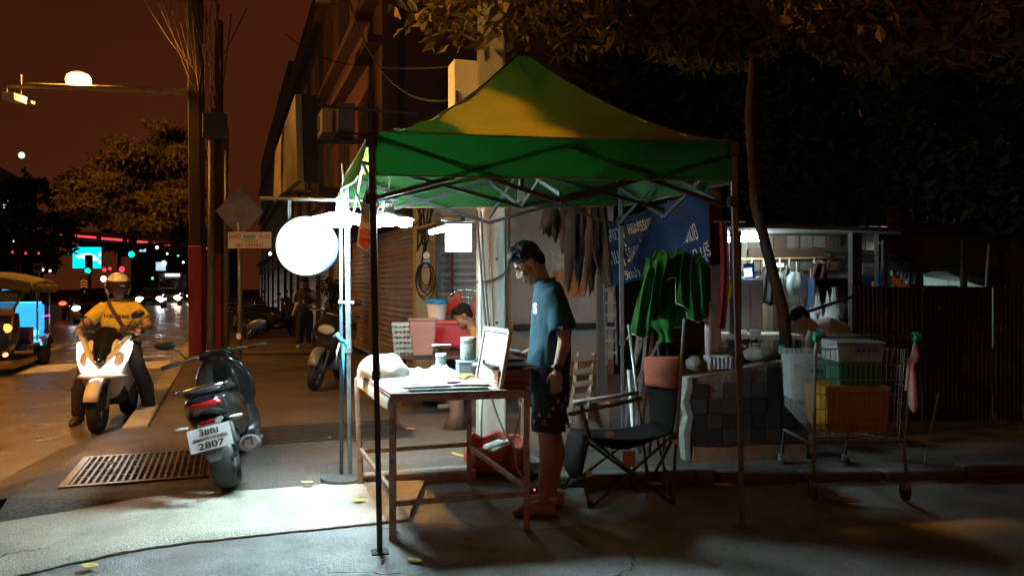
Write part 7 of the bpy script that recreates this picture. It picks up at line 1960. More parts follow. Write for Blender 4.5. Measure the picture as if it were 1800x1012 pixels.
for s_ in (-1, 1):
    mb = MB(); mb.tube([(s_ * 0.30, 0.0, 0.0 + 0.12), (s_ * 0.295, 0.02, 0.38), (s_ * 0.31, -0.05, 0.95), (s_ * 0.315, -0.10, 1.09)], 0.011, 8); mb.build('frame_tube', grey_metal, CT, smooth=True)
    mb = MB(); mb.tube([(s_ * 0.29, 0.02, 0.36), (s_ * 0.24, 0.80, 0.32), (s_ * 0.24, 0.86, 0.12)], 0.011, 8); mb.build('frame_tube', grey_metal, CT, smooth=True)
    mb = MB(); mb.box((s_ * 0.315, -0.10, 1.085), (0.05, 0.06, 0.055), Matrix.Rotation(R(30), 3, 'X')); mb.build('handle_end', M('cart_green', (0.01, 0.30, 0.21), 0.4), CT, bevel=0.012)
    mb = MB(); mb.box((s_ * 0.23, 0.90, 0.925), (0.04, 0.04, 0.07)); mb.build('corner_cap', MATS['cart_green'], CT, bevel=0.01)
    for y in (0.0, 0.86):
        mb = MB(); mb.lathe([(0.02, -0.015), (0.055, -0.015), (0.06, 0), (0.055, 0.015), (0.02, 0.015)], 18, (s_ * (0.30 if y == 0 else 0.24), y + 0.02, 0.06), MX); cw = mb.build('caster', rubber, CT, smooth=40)
        mb = MB(); mb.box((s_ * (0.30 if y == 0 else 0.24), y, 0.10), (0.045, 0.05, 0.05)); mb.build('fork', grey_metal, cw)
mb = MB(); mb.tube([(-0.30, -0.10, 1.09), (0.30, -0.10, 1.09)], 0.014, 10); mb.build('handle', M('handle_dark', (0.05, 0.055, 0.045), 0.6), CT, smooth=True)
mb = MB(); mb.tube([(-0.29, 0.02, 0.40), (0.29, 0.02, 0.40)], 0.012, 8); mb.build('base_bar', grey_metal, CT)
CM = Matrix.Translation(CT.location) @ Matrix.Rotation(R(-2), 4, 'Z')
def crate(name, label, cat, c, s, m_, lid=None, stripe=None):
    t = thing(name, label, cat, CM @ Vector(c), R(-2))
    mb = MB(); mb.loft([[Vector((x * s[0] / 2 * k, y * s[1] / 2 * k, z)) for x, y in ((-1, -1), (1, -1), (1, 1), (-1, 1))] for k, z in ((0.94, 0), (1.0, s[2] * 0.9), (1.03, s[2] * 0.9), (1.03, s[2]))]); mb.build('body', m_, t, bevel=0.01)
    for k in range(3):
        mb = MB(); mb.box((0, -s[1] / 2 * 0.99 - 0.004, s[2] * (0.2 + 0.25 * k)), (s[0] * 0.96, 0.008, 0.012)); mb.build('rib', m_, t)
    if lid:
        mb = MB(); mb.box((0, 0, s[2] + 0.01), (s[0] * 1.05, s[1] * 1.05, 0.018)); mb.build('lid', lid, t, bevel=0.005)
    if stripe:
        mb = MB(); mb.box((s[0] * 0.12, -s[1] / 2 - 0.011, s[2] * 0.72), (s[0] * 0.5, 0.006, 0.03)); mb.build('printed_band', stripe, t)
    return t
crate('yellow_crate', 'orange-yellow plastic crate at the bottom of the shopping cart', 'crate', (0.02, 0.30, 0.43), (0.42, 0.42, 0.31), M('crate_yellow', (0.36, 0.145, 0.008), 0.5, var=0.15))
crate('green_crate', 'dark green plastic box on the yellow crate in the cart', 'box', (0.05, 0.26, 0.745), (0.29, 0.30, 0.15), M('crate_green', (0.012, 0.10, 0.06), 0.5, var=0.15))
clear_box = M('clear_plastic_box', (0.30, 0.32, 0.31), 0.25, var=0.15)
crate('clear_box', 'clear plastic box with a blue band on top in the cart', 'box', (0.05, 0.26, 0.900), (0.31, 0.30, 0.12), clear_box, clear_box, M('band_blue', (0.02, 0.03, 0.22), 0.5))
crate('clear_box', 'clear plastic box at the far end of the cart', 'box', (-0.10, 0.68, 0.58), (0.30, 0.26, 0.30), clear_box, M('lid_grey', (0.25, 0.24, 0.22), 0.5), M('band_purple', (0.06, 0.04, 0.18), 0.5))
pk = thing('pink_cloth', 'twisted pink cloth hanging from the cart handle', 'cloth', CM @ Vector((0.30, -0.08, 0.55)), w=True)
mb = MB(); q = CM @ Vector((0.305, -0.10, 1.04))
mb.tube([q, q + Vector((0.004, 0, -0.05)), q + Vector((0.0, -0.01, -0.09)), q + Vector((-0.022, -0.01, -0.14)), q + Vector((-0.02, -0.01, -0.28)), q + Vector((-0.015, -0.01, -0.40)), q + Vector((-0.012, -0.01, -0.44))], [0.012, 0.022, 0.026, 0.016, 0.032, 0.036, 0.010], 12, flat=0.7); mb.build('cloth', M('cloth_pink', (0.55, 0.26, 0.22), 0.85, var=0.15, scale=20), pk, smooth=True)
mb = MB(); mb.tube([q + Vector((-0.03, 0.01, -0.09)), q + Vector((-0.045, 0.01, -0.30))], [0.010, 0.018], 8); mb.build('tail', MATS['cloth_pink'], pk, smooth=True)
# bits on the ground
bottle_lying = None

# ---------------------------------------------------------------- lit shelter at the right
SH = thing('shelter', 'dark roofed shelter lit by a fluorescent tube at the right', 'shelter', at(1420, 640, 9.0), w=True)
shelter_dark = M('shelter_dark', (0.017, 0.012, 0.010), 0.9, var=0.4, scale=3)
plank_m = M('plank_grey', (0.15, 0.125, 0.105), 0.85, var=0.5, scale=3, streak=(3, 3, 0.4), bump=0.3, bscale=40)
plank_b = M('plank_brown', (0.09, 0.05, 0.035), 0.85, var=0.35, scale=3, streak=(3, 3, 0.4))
YB = 9.6
for k in range(13):
    x0 = at(1268 + k * 23, 500, YB).x; x1 = at(1268 + (k + 1) * 23 - 1.5, 500, YB).x
    mb = MB(); mb.box(((x0 + x1) / 2, YB + random.uniform(-.01, .01), 1.12), (x1 - x0, 0.03, 2.1)); mb.build('plank', plank_m if k % 4 else plank_b, SH)
mb = MB(); mb.box(at(1420, 425, YB + 0.03), (2.3, 0.04, 0.22)); mb.build('fascia', M('fascia_cream', (0.5, 0.47, 0.38), 0.8, var=0.2), SH)
mb = MB(); mb.box(at(1410, 445, YB - 0.1), (1.33, 0.07, 0.12)); mb.build('beam', dark_wood, SH)
mb = MB(); mb.tube([at(1272, 456, YB - 0.35), at(1535, 452, YB - 0.35)], 0.014, 8); mb.build('bamboo_rail', M('bamboo', (0.42, 0.25, 0.11), 0.6, var=0.3, scale=10), SH, smooth=True)
mb = MB(); mb.add([at(1250, 398, 7.3), at(1585, 408, 7.3), at(1585, 418, 9.8), at(1250, 412, 9.8), at(1250, 390, 7.3), at(1585, 400, 7.3), at(1585, 412, 9.8), at(1250, 405, 9.8)], [(0, 1, 2, 3), (7, 6, 5, 4), (0, 4, 5, 1), (1, 5, 6, 2), (2, 6, 7, 3), (3, 7, 4, 0)]); mb.build('roof', shelter_dark, SH)
for px, Y in ((1503, 8.0), (1549, 8.2), (1293, 8.4)):
    a = at(px, 500, Y); mb = MB(); mb.beam((a.x, a.y, 0.046), (a.x, a.y, at(px, 405, Y).z), 0.10, 0.10); mb.build('post', shelter_dark, SH)
mb = MB(); mb.box(at(1458, 433, YB - 0.14), (0.03, 0.03, 0.55)); mb.build('stud', plank_b, SH)
ft = thing('fluorescent_lamp', 'bright fluorescent tube under the shelter roof at the right', 'lamp', at(1312, 420, 8.8), w=True)
mb = MB(); mb.tube([at(1276, 421, 8.8), at(1345, 419, 8.8)], 0.030, 12); mb.build('tube', EM('tube_shelter', (0.80, 1.0, 0.95), 230.0), ft, smooth=True)
mb = MB(); mb.box(at(1310, 409, 8.85), (0.50, 0.07, 0.04)); mb.build('fitting', white_paint, ft)
mb = MB(); mb.box(at(1305, 398, 8.85), (0.06, 0.05, 0.12)); mb.build('ballast', white_paint, ft)

# things inside the shelter
def hang_bag(label, px, py0, py1, Y, w_, m_, group=None):
    t = thing('hanging_bag', label, 'bag', at(px, py1, Y), w=True, group=group)
    a, b2 = at(px, py0, Y), at(px, py1, Y)
    mb = MB()
    def fn(s, q):
        an = 2 * PI * s; r_ = w_ * (0.12 + 0.88 * math.sin(PI * min(1, 0.12 + q * 0.75))) * (1 + 0.18 * math.sin(an * 7 + px) * (1 - q))
        p = a.lerp(b2, q); return p + Vector((math.cos(an) * r_, math.sin(an) * r_ * 0.6, 0))
    mb.grid(fn, 30, 10); mb.build('bag_skin', m_, t, smooth=True)
    mb = MB(); mb.tube([a, a + Vector((0, 0, 0.12))], 0.006, 6); mb.build('tie', cable_white, t)
    return t
bag_clear = fabric('bag_clear', (0.42, 0.48, 0.50), (0.5, 0.6, 0.6), 0.35, 0.35, bump=0.4, bscale=30)
bag_yellow = fabric('bag_yellow', (0.6, 0.5, 0.03), (0.6, 0.5, 0.03), 0.3)
hang_bag('clear plastic bag hanging in the middle of the shelter', 1400, 478, 520, 8.9, 0.13, bag_clear)
hang_bag('pale plastic bag hanging beside the blue crate', 1425, 490, 530, 8.9, 0.10, fabric('bag_pale', (0.55, 0.6, 0.58), (0.5, 0.6, 0.6), 0.3))
hang_bag('thin white bag hanging near the leaning trunk', 1372, 478, 505, 8.9, 0.04, MATS['bag_pale'])
hang_bag('bright yellow cloth bag at the left edge of the shelter', 1279, 488, 525, 8.0, 0.045, bag_yellow)
for k, px in enumerate((1322, 1343, 1371, 1388, 1432)):
    mb = MB(); mb.tube([at(px, 453, 9.22), at(px - 1, 462, 9.2), at(px + 1, 472, 9.2)], 0.010, 6); mb.build('hook', M('hook_cream', (0.5, 0.48, 0.4), 0.5), SH, smooth=True)
mb = MB(); mb.box(at(1371, 466, 9.2), (0.09, 0.05, 0.05)); mb.build('socket_box', white_paint, SH, bevel=0.006)
for px, y0, y1, w_, c_, lab in ((1350, 468, 535, 0.085, (0.02, 0.018, 0.018), 'dark coat hanging from the rail in the shelter'), (1440, 462, 498, 0.10, (0.09, 0.02, 0.025), 'maroon cloth hanging from the rail above the blue crate'), (1385, 470, 500, 0.05, (0.10, 0.09, 0.08), 'small grey cloth hanging behind the leaning trunk')):
    t = thing('hanging_cloth', lab, 'cloth', at(px, y1, 9.1), w=True, group='cloths on the shelter rail')
    a, b2 = at(px, y0, 9.12), at(px, y1, 9.12)
    mb = MB(); mb.grid(lambda s, q, a=a, b2=b2, w_=w_: a.lerp(b2, q) + Vector(((s - 0.5) * 2 * w_ * (0.5 + 0.5 * min(1, q * 5)), 0.03 * math.sin(s * 13 + q * 4), 0.02 * math.sin(s * 7) * q)), 14, 8); mb.build('sheet', M('cloth_' + lab.split()[0], c_, 0.9, var=0.3, scale=12), t, smooth=True, solid=0.006)
    mb = MB(); mb.tube([a + Vector((-w_ * 0.5, 0, 0)), a + Vector((0, 0, 0.04)), a + Vector((w_ * 0.5, 0, 0))], 0.005, 5); mb.build('hanger', cable_white, t)
for k, (px, py, Y, r_, h_, lab) in enumerate(((1330, 612, 7.0, 0.42, 0.5, 'dark bushy weeds behind the right end of the tiled wall'), (1405, 600, 7.1, 0.30, 0.45, 'dark weeds at the foot of the leaning trunk'))):
    c = at(px, py, Y)
    t = thing('weed_clump', lab, 'plant', (c.x, c.y, 0.046), w=True, group='weeds in the yard')
    mb = MB()
    for i in range(9): mb.tube([(c.x + rp_.uniform(-.1, .1), c.y, 0.046), (c.x + rp_.uniform(-r_, r_), c.y + rp_.uniform(-.1, .1), 0.5 + h_ * rp_.random())], [0.008, 0.003], 5)
    mb.build('stem', pole_brown, t)
    mb = MB(); leaf_cloud(mb, [(Vector((c.x + rp_.uniform(-r_, r_), c.y + rp_.uniform(-.12, .12), 0.35 + rp_.uniform(0, h_))), (0.12, 0.10, 0.12)) for i in range(12)], 40, 0.085, rp_, 0.3, 0.22); mb.build('foliage', leaf_dark, t, fix=False)
lb = thing('lit_notice', 'small glowing blue-framed notice hanging at the left of the shelter', 'sign', at(1316, 480, 8.6), w=True)
mb = MB(); mb.box(at(1317, 476, 8.6), (0.12, 0.02, 0.17), Matrix.Rotation(R(-6), 3, 'Y')); mb.build('frame', M('frame_blue', (0.02, 0.18, 0.5), 0.5), lb)
mb = MB(); mb.box(at(1315, 479, 8.585), (0.09, 0.012, 0.10), Matrix.Rotation(R(-6), 3, 'Y')); mb.build('lit_face', EM('notice_glow', (0.7, 0.9, 1.0), 1.3), lb)
cab_ = thing('grey_cupboard', 'grey panelled cupboard at the left side of the shelter', 'cupboard', at(1305, 600, 8.9), w=True)
a = at(1303, 545, 8.9); mb = MB(); mb.box((a.x, a.y, 1.15), (0.42, 0.25, 0.75)); mb.build('body', M('cupboard_grey', (0.28, 0.24, 0.22), 0.7, var=0.2), cab_, bevel=0.008)
for s_ in (-1, 0, 1):
    mb = MB(); mb.box((a.x + s_ * 0.135, a.y - 0.13, 1.15), (0.125, 0.012, 0.70)); mb.build('panel', MATS['cupboard_grey'], cab_, bevel=0.004)
tbl = thing('shelter_table', 'cluttered dark table under the shelter roof', 'table', at(1330, 620, 8.4), w=True)
a = at(1330, 560, 8.4); mb = MB(); mb.box((a.x, a.y, 0.88), (0.8, 0.6, 0.05)); mb.build('top', M('table_pale', (0.32, 0.30, 0.27), 0.7, var=0.3), tbl)
for sx in (-1, 1):
    for sy in (-1, 1):
        mb = MB(); mb.beam((a.x + sx * 0.36, a.y + sy * 0.25, 0.046), (a.x + sx * 0.36, a.y + sy * 0.25, 0.86), 0.05, 0.05); mb.build('leg', shelter_dark, tbl)
for k, (px, lab) in enumerate(((1303, 'small white packet on the shelter table'), (1327, 'small grey packet on the shelter table'))):
    o = MB().box((0, 0, 0.025), (0.11, 0.07, 0.045)).build('packet', white_paint if k == 0 else wall_grey, bevel=0.008); p = at(px, 556, 8.2); o.location = (p.x, p.y, 0.906); tag(o, lab, 'packet')
bc = thing('blue_crate', 'large dark blue crate tipped open inside the shelter', 'crate', at(1460, 560, 8.8), w=True)
navy_pl = M('crate_navy', (0.018, 0.04, 0.085), 0.5, var=0.2); c_ = at(1460, 512, 8.8)
mb = MB(); mb.box(c_ + Vector((0, 0.15, 0)), (0.48, 0.04, 0.26)); mb.build('back', navy_pl, bc, bevel=0.01)
mb = MB(); mb.box(c_ + Vector((0, 0.0, 0.14)), (0.50, 0.32, 0.03)); mb.build('top', navy_pl, bc, bevel=0.01)
for s_ in (-1, 1):
    mb = MB(); mb.box(c_ + Vector((s_ * 0.235, 0.0, -0.12)), (0.03, 0.3, 0.52)); mb.build('side', navy_pl, bc, bevel=0.01)
mb = MB(); mb.box(c_ + Vector((0.08, 0.12, 0.02)), (0.07, 0.02, 0.07)); mb.build('sticker', white_paint, bc)
bb_ = thing('blue_bin', 'blue plastic bin with white stickers behind the shelter post', 'bin', at(1520, 520, 9.0), w=True)
c_ = at(1520, 503, 9.0); mb = MB(); mb.box(c_, (0.28, 0.25, 0.25)); mb.build('body', M('bin_blue', (0.02, 0.09, 0.28), 0.45, var=0.15), bb_, bevel=0.012)
mb = MB(); mb.box(c_ + Vector((0.06, -0.13, 0.02)), (0.07, 0.008, 0.07)); mb.build('sticker', white_paint, bb_)
mb = MB(); mb.box(c_ + Vector((0.07, -0.13, -0.05)), (0.03, 0.008, 0.05)); mb.build('sticker', white_paint, bb_)
gc = tag(MB().box(at(1522, 474, 9.0), (0.27, 0.22, 0.16)).build('cloth_bundle', M('bundle_grey', (0.36, 0.35, 0.33), 0.9, var=0.3, scale=10, bump=0.5, bscale=20), bevel=0.05, seg=3), 'pale cloth bundle on top of the blue bin', 'bundle')
rag = crumple('rag_heap', 'heap of pale rags and bags spilling from the blue crate', 'rags', at(1455, 575, 8.5), 0.45, 0.3, 0.5, fabric('rags', (0.35, 0.36, 0.38), (0.3, 0.3, 0.3), 0.2, var=0.6, scale=7), 2.0)
bp_ = thing('blue_packet', 'bright blue and white packet beside the person under the shelter', 'packet', at(1468, 580, 8.0), w=True)
mb = MB(); mb.box(at(1470, 579, 8.0), (0.15, 0.10, 0.09), 0.2); mb.build('body', M('packet_blue', (0.03, 0.28, 0.65), 0.4), bp_, bevel=0.012)
mb = MB(); mb.box(at(1469, 580, 7.94), (0.13, 0.02, 0.03), 0.2); mb.build('band', white_paint, bp_)
slant = tag(MB().beam(at(1418, 548, 7.9), at(1508, 518, 7.9), 0.03, 0.03).build('slanted_bar', black_metal), 'dark slanted bar across the shelter opening', 'bar')
# person bent over under the shelter
pl_ = at(1440, 600, 7.9); pl_.z = 0.046
SP = thing('person', 'person in a grey top bent low under the shelter behind the cart', 'person', pl_, 0)
HMs = Matrix.Translation((-0.20, 0, 1.04)) @ Matrix.Rotation(R(-50), 4, 'Y')
mb = MB(); head(mb, HMs)
mb.tube([HMs @ Vector((0.03, 0, -0.03)), Vector((-0.08, 0, 0.97)), Vector((0.0, 0, 0.92))], [0.055, 0.055, 0.08], 10)
mb.tube([(0.0, 0, 0.92), (0.15, 0, 0.86), (0.28, 0, 0.66), (0.30, 0, 0.50)], [0.10, 0.13, 0.14, 0.14], 14)
for s_ in (-1, 1):
    mb.tube([(0.02, s_ * 0.16, 0.90), (-0.06, s_ * 0.2, 0.66), (-0.22, s_ * 0.14, 0.62)], [0.05, 0.04, 0.03], 10)
    hand(mb, (-0.22, s_ * 0.14, 0.62), (-1, 0, -0.2), (0, 0, -1), (0, -s_, 0), 0.5)
    mb.tube([(0.28, s_ * 0.1, 0.5), (-0.1, s_ * 0.14, 0.52), (-0.06, s_ * 0.13, 0.06)], [0.09, 0.06, 0.04], 10)
    mb.tube([(-0.02, s_ * 0.13, 0.05), (-0.2, s_ * 0.13, 0.04)], [0.036, 0.03], 8)
link('body', remesh(mb, 0.012, 2), skin_tan, SP)
hair_cap(HMs, hair_black, SP, 0.010, 0.0, False)
mb = MB(); mb.tube([(-0.04, 0, 0.95), (0.04, 0, 0.93), (0.16, 0, 0.865), (0.29, 0, 0.66), (0.31, 0, 0.48)], [0.075, 0.145, 0.17, 0.165, 0.165], 18)
for s_ in (-1, 1): mb.tube([(0.02, s_ * 0.13, 0.91), (-0.03, s_ * 0.19, 0.76)], [0.07, 0.068], 12)
link('top', remesh(mb, 0.014, 2, 0.008), M('top_grey', (0.24, 0.22, 0.22), 0.9, var=0.15), SP)

# leaning trunk, dark brushwood, tarpaulin and the zinc fence at the far right
trunk_m = M('trunk_bark', (0.026, 0.020, 0.016), 0.9, var=0.4, scale=8, bump=0.6, bscale=35, streak=(1, 1, 0.3))
LT = thing('leaning_tree', 'slim tree leaning across the shelter with orange-lit leaves overhead', 'tree', at(1400, 640, 6.6), w=True)
tr_pts = [at(1402, 640, 6.6), at(1375, 540, 6.55), at(1348, 440, 6.5), at(1328, 360, 6.4), at(1318, 200, 6.2), at(1330, 60, 5.8), at(1340, -60, 5.4)]
tr_pts[0].z = 0.046
mb = MB(); mb.tube(tr_pts, [0.06, 0.05, 0.047, 0.045, 0.042, 0.038, 0.03], 10); mb.build('trunk', trunk_m, LT, smooth=True)
rl = random.Random(77)
# crown: big drooping leaves, reaching over the viewer and out of the top of the frame
clumps = []
for i in range(64):
    x = rl.uniform(-0.6, 5.0); y = rl.uniform(3.0, 8.5); z = rl.uniform(3.5, 6.0)
    lim = 1.4 + 0.375 * y * (0.88 if x > 1.5 else 1.0)
    if z < lim * 0.92 + 0.2: z = lim + rl.uniform(0.1, 1.4)
    clumps.append((Vector((x, y, z)), (0.55, 0.55, 0.38)))
mid = [(1020, 30, 6.5), (1130, 25, 5.2), (1240, 20, 5.0), (1290, 45, 5.2), (1330, 25, 5.6), (1420, 20, 5.4), (1540, 20, 5.2), (1610, 25, 5.4), (1480, 60, 6.0), (1680, 60, 5.8), (1750, 40, 5.2), (850, 25, 7.5), (800, 5, 7.5), (900, 8, 7.0), (1560, 100, 6.6), (1180, 55, 6.4)]
for px, py, Y in mid: clumps.append((at(px, py, Y), (0.28, 0.35, 0.20)))
mb = MB()
for c, r_ in clumps[::2]:
    k = 5
    a = tr_pts[5 if c.z < 4.5 else 6]
    mb.tube([a, a.lerp(c, 0.5) + Vector((0, 0, 0.25)), c], [0.022, 0.014, 0.005], 5)
mb.build('limbs', trunk_m, LT)
mb = MB(); leaf_cloud(mb, clumps, 250, 0.125, rl, 0.7, 0.24); mb.build('crown', leaf_tree, LT, fix=False)
# unseen tree added over the kerb, crown shaped to shade the ground and canopy
KT = thing('added_shade_tree', 'unseen leafy tree added over the kerb to shade the ground and canopy', 'tree', Vector((-1.6, 1.0, 0)), w=True)
mb = MB(); mb.tube([(-1.6, 1.0, 0), (-1.65, 1.05, 1.8), (-1.8, 1.3, 3.2), (-1.9, 1.9, 4.4)], [0.13, 0.11, 0.10, 0.07], 12); mb.build('trunk', trunk_m, KT, smooth=True)
clk = []
for i in range(52):
    clk.append((Vector((rl.uniform(-3.0, 0.6), rl.uniform(1.4, 3.6), rl.uniform(3.5, 4.6))), (0.42, 0.42, 0.32)))
for i in range(15):
    clk.append((Vector((rl.uniform(-4.3, -3.1), rl.uniform(2.8, 4.4), rl.uniform(3.6, 4.4))), (0.38, 0.38, 0.3)))
for i in range(34):
    clk.append((Vector((rl.uniform(-3.3, -0.2), rl.uniform(2.9, 3.6), rl.uniform(3.5, 4.6))), (0.34, 0.22, 0.3)))
for i in range(26):
    clk.append((Vector((rl.uniform(-3.1, -0.9), rl.uniform(3.5, 3.85), rl.uniform(3.4, 4.1))), (0.3, 0.16, 0.22)))
for c in ((-1.75, 4.15, 4.55), (-1.5, 4.2, 4.35), (-1.35, 4.3, 4.6), (-1.6, 4.35, 4.5), (-1.3, 4.1, 4.75), (-1.7, 4.0, 4.8), (-1.45, 4.45, 4.3), (-1.2, 4.5, 4.7), (-1.5, 4.1, 4.95)):
    clk.append((Vector(c), (0.2, 0.2, 0.15)))
mb = MB()
for c, r_ in clk[::3]: mb.tube([(-1.9, 1.9, 4.4), Vector((-1.9, 1.9, 4.4)).lerp(c, 0.5) + Vector((0, 0, 0.2)), c], [0.04, 0.025, 0.006], 5)
mb.build('limbs', trunk_m, KT)
mb = MB(); leaf_cloud(mb, clk, 95, 0.20, rl, 0.6, 0.28); mb.build('crown', leaf_tree, KT, fix=False)

# road tree across the street, lit by the lamp arm
RT = thing('roadside_tree', 'spreading tree over the road lit yellow by the lamp arm', 'tree', st(31, -2.0, 0.0), w=True)
tb_ = at(345, 560, 25.0); tb_.z = 0.05
mb = MB(); mb.tube([tb_, tb_ + Vector((-0.2, 0, 2.4)), at(300, 330, 24.0), at(240, 300, 23)], [0.2, 0.17, 0.12, 0.05], 10); mb.build('trunk', trunk_m, RT, smooth=True)
clr = []
for i in range(70):
    px = rl.uniform(125, 335); f_ = (px - 125) / 210
    top = 330 - 105 * min(1, f_ * 1.15) ** 0.8; bot = 395 - 5 * f_
    py = rl.uniform(top, bot); clr.append((at(px, py, rl.uniform(20.5, 25)), (0.6, 0.6, 0.28)))
clr.append((at(275, 218, 21), (0.3, 0.3, 0.12))); clr.append((at(200, 245, 21.5), (0.25, 0.25, 0.1)))
for i in range(10): clr.append((at(rl.uniform(305, 345), rl.uniform(390, 430), 24), (0.35, 0.35, 0.3)))
mb = MB()
for c, r_ in clr[::3]: mb.tube([at(300, 330, 24.0), at(300, 330, 24.0).lerp(c, 0.5) + Vector((0, 0, 0.2)), c], [0.05, 0.03, 0.008], 5)
mb.build('limbs', trunk_m, RT)
mb = MB(); leaf_cloud(mb, clr, 260, 0.17, rl, 0.5, 0.26); mb.build('crown', leaf_tree, RT, fix=False)
for k, (px, py, Y, w_, h_, lab) in enumerate(((30, 400, 46, 3.4, 3.0, 'dark tree mass across the road at the left edge'), (50, 440, 52, 1.9, 2.2, 'dark tree across the road left of the video billboard'), (210, 430, 75, 3.0, 2.0, 'dark far tree above the black car'))):
    c = at(px, py, Y)
    t = thing('far_tree', lab, 'tree', (c.x, c.y, 0.0), w=True, group='dark trees across the road')
    mb = MB(); mb.tube([(c.x, c.y, 0), (c.x, c.y, c.z)], [0.25, 0.15], 8); mb.build('trunk', trunk_m, t)
    cl_ = [(c + Vector((rl.gauss(0, w_ * 0.45), rl.gauss(0, w_ * 0.4), rl.gauss(0.4, h_ * 0.45))), (1.0, 1.0, 0.7)) for i in range(18)]
    mb = MB(); leaf_cloud(mb, cl_, 110, 0.5, rl, 0.3, 0.3); mb.build('crown', leaf_dark, t, fix=False)

for k, (px, Y, w_, h0, h1, lab) in enumerate(((1120, 17, 1.9, 2.5, 9.5, 'added dark backdrop tree behind the canopy peak'), (1330, 15, 2.2, 2.2, 9.0, 'added dark backdrop tree rising behind the lit shelter'), (1530, 14, 2.2, 2.3, 9.0, 'added dark backdrop tree behind the shelter roof'), (1720, 13, 2.2, 2.2, 8.5, 'added dark backdrop tree behind the zinc fence'), (1880, 11, 1.8, 1.8, 7.5, 'added dark backdrop tree at the right edge of the yard'))):
    c = at(px, 500, Y)
    t = thing('backdrop_tree', lab, 'tree', (c.x, c.y, 0.0), w=True, group='dark backdrop trees added behind the yard')  # dark trees added as a backdrop to blacken the sky
    mb = MB(); mb.tube([(c.x, c.y, 0), (c.x + 0.2, c.y, h0 + 1), (c.x - 0.1, c.y, h1 - 1)], [0.2, 0.16, 0.06], 8); mb.build('trunk', trunk_m, t)
    cl_ = [(Vector((c.x + rl.uniform(-w_, w_), c.y + rl.uniform(-1.0, 1.0), rl.uniform(h0, h1))), (0.8, 0.8, 0.7)) for i in range(58)]
    mb = MB(); leaf_cloud(mb, cl_, 220, 0.24, rl, 0.5, 0.28); mb.build('crown', leaf_dark, t, fix=False)

TP = thing('tarpaulin', 'blue tarpaulin edge hanging beside the shelter', 'tarpaulin', at(1552, 500, 8.0), w=True)
mb = MB(); mb.grid(lambda s, t_: at(1546 + 14 * s + 4 * math.sin(6 * t_), 428 + 78 * t_, 8.05 + 0.05 * math.sin(9 * s)), 8, 10); mb.build('sheet', fabric('tarp_blue', (0.03, 0.10, 0.22), (0.03, 0.1, 0.25), 0.3), TP, smooth=True)
mb = MB(); mb.tube([at(1544, 426, 8.05), at(1562, 428, 8.05)], 0.01, 6); mb.build('rope', cable_white, TP)
for k, (px, y0, y1, w_, m_, lab) in enumerate(((1573, 447, 485, 0.055, M('garment_cream', (0.42, 0.40, 0.27), 0.9, var=0.3, scale=9), 'cream garment hanging behind the zinc fence'), (1587, 460, 490, 0.04, M('garment_white', (0.55, 0.56, 0.54), 0.9, var=0.2, scale=9), 'white garment hanging behind the zinc fence'), (1601, 464, 500, 0.06, M('garment_pale_blue', (0.35, 0.47, 0.50), 0.9, var=0.2, scale=9), 'pale blue garment hanging behind the zinc fence'), (1613, 475, 502, 0.04, M('garment_blue', (0.03, 0.10, 0.32), 0.9, var=0.2, scale=9), 'deep blue garment hanging behind the zinc fence'))):
    t = thing('hanging_garment', lab, 'garment', at(px, y1, 8.9), w=True, group='garments on a line')
    a, b2 = at(px, y0, 8.9), at(px, y1, 8.9)
    mb = MB(); mb.grid(lambda s, q, a=a, b2=b2, w_=w_: a.lerp(b2, q) + Vector(((s - 0.5) * 2 * w_ * (0.55 + 0.45 * min(1, q * 4)), 0.025 * math.sin(s * 11 + q * 3), 0)), 12, 8); mb.build('cloth', m_, t, smooth=True, solid=0.006)
    mb = MB(); mb.tube([a + Vector((-w_ * 0.6, 0, 0.0)), a + Vector((0, 0, 0.03)), a + Vector((w_ * 0.6, 0, 0.0))], 0.005, 5); mb.build('hanger', cable_white, t)
lw_ = thing('added_garment_lamp', 'unseen bulb added to brighten the garments behind the zinc fence', 'lamp', at(1600, 452, 8.6), w=True)  # bulb added out of sight to brighten the garments
mb = MB(); mb.ball(at(1604, 440, 9.3) + Vector((0, 0, 0.2)), 0.03, 10); mb.build('bulb', EM('garment_fill_bulb', (0.75, 1.0, 0.95), 500.0), lw_, smooth=True)
mb = MB(); mb.tube([at(1604, 440, 9.3) + Vector((0, 0, 0.22)), at(1604, 440, 9.3) + Vector((0, 0, 0.6))], 0.006, 6); mb.build('cord', cable_black, lw_)
PW = thing('pale_panel_wall', 'pale green-white panelled wall showing under the sagging roof edge', 'wall', at(1695, 520, 10.2), w=True)
for k in range(4):
    x0, x1 = at(1622 + k * 44, 500, 10.2).x, at(1622 + (k + 1) * 44 - 1, 500, 10.2).x
    mb = MB(); mb.box(((x0 + x1) / 2, 10.2, 1.20), (x1 - x0, 0.04, 1.2)); mb.build('panel', M('panel_pale', (0.46, 0.55, 0.50), 0.8, var=0.12), PW)
pl2 = thing('added_panel_lamp', 'lamp hidden behind the fence, added to brighten the pale panelled wall', 'lamp', at(1690, 560, 9.5), w=True)  # lamp added below the fence top to brighten the panels from out of sight
mb = MB(); mb.ball(at(1690, 532, 9.5), 0.04, 10); mb.build('bulb', EM('panel_fill_bulb', (0.75, 1.0, 0.92), 170.0), pl2, smooth=True)
q_ = at(1690, 536, 9.5); mb = MB(); mb.tube([(q_.x, q_.y, 0.046), q_], 0.02, 8); mb.build('stand', black_metal, pl2, smooth=True)
SR = thing('sagging_roof', 'dark sagging sheet roof over the far right yard', 'roof', at(1680, 480, 8.6), w=True)
EDGE = ((1560, 443), (1622, 479), (1640, 474), (1690, 476), (1752, 505), (1815, 512))
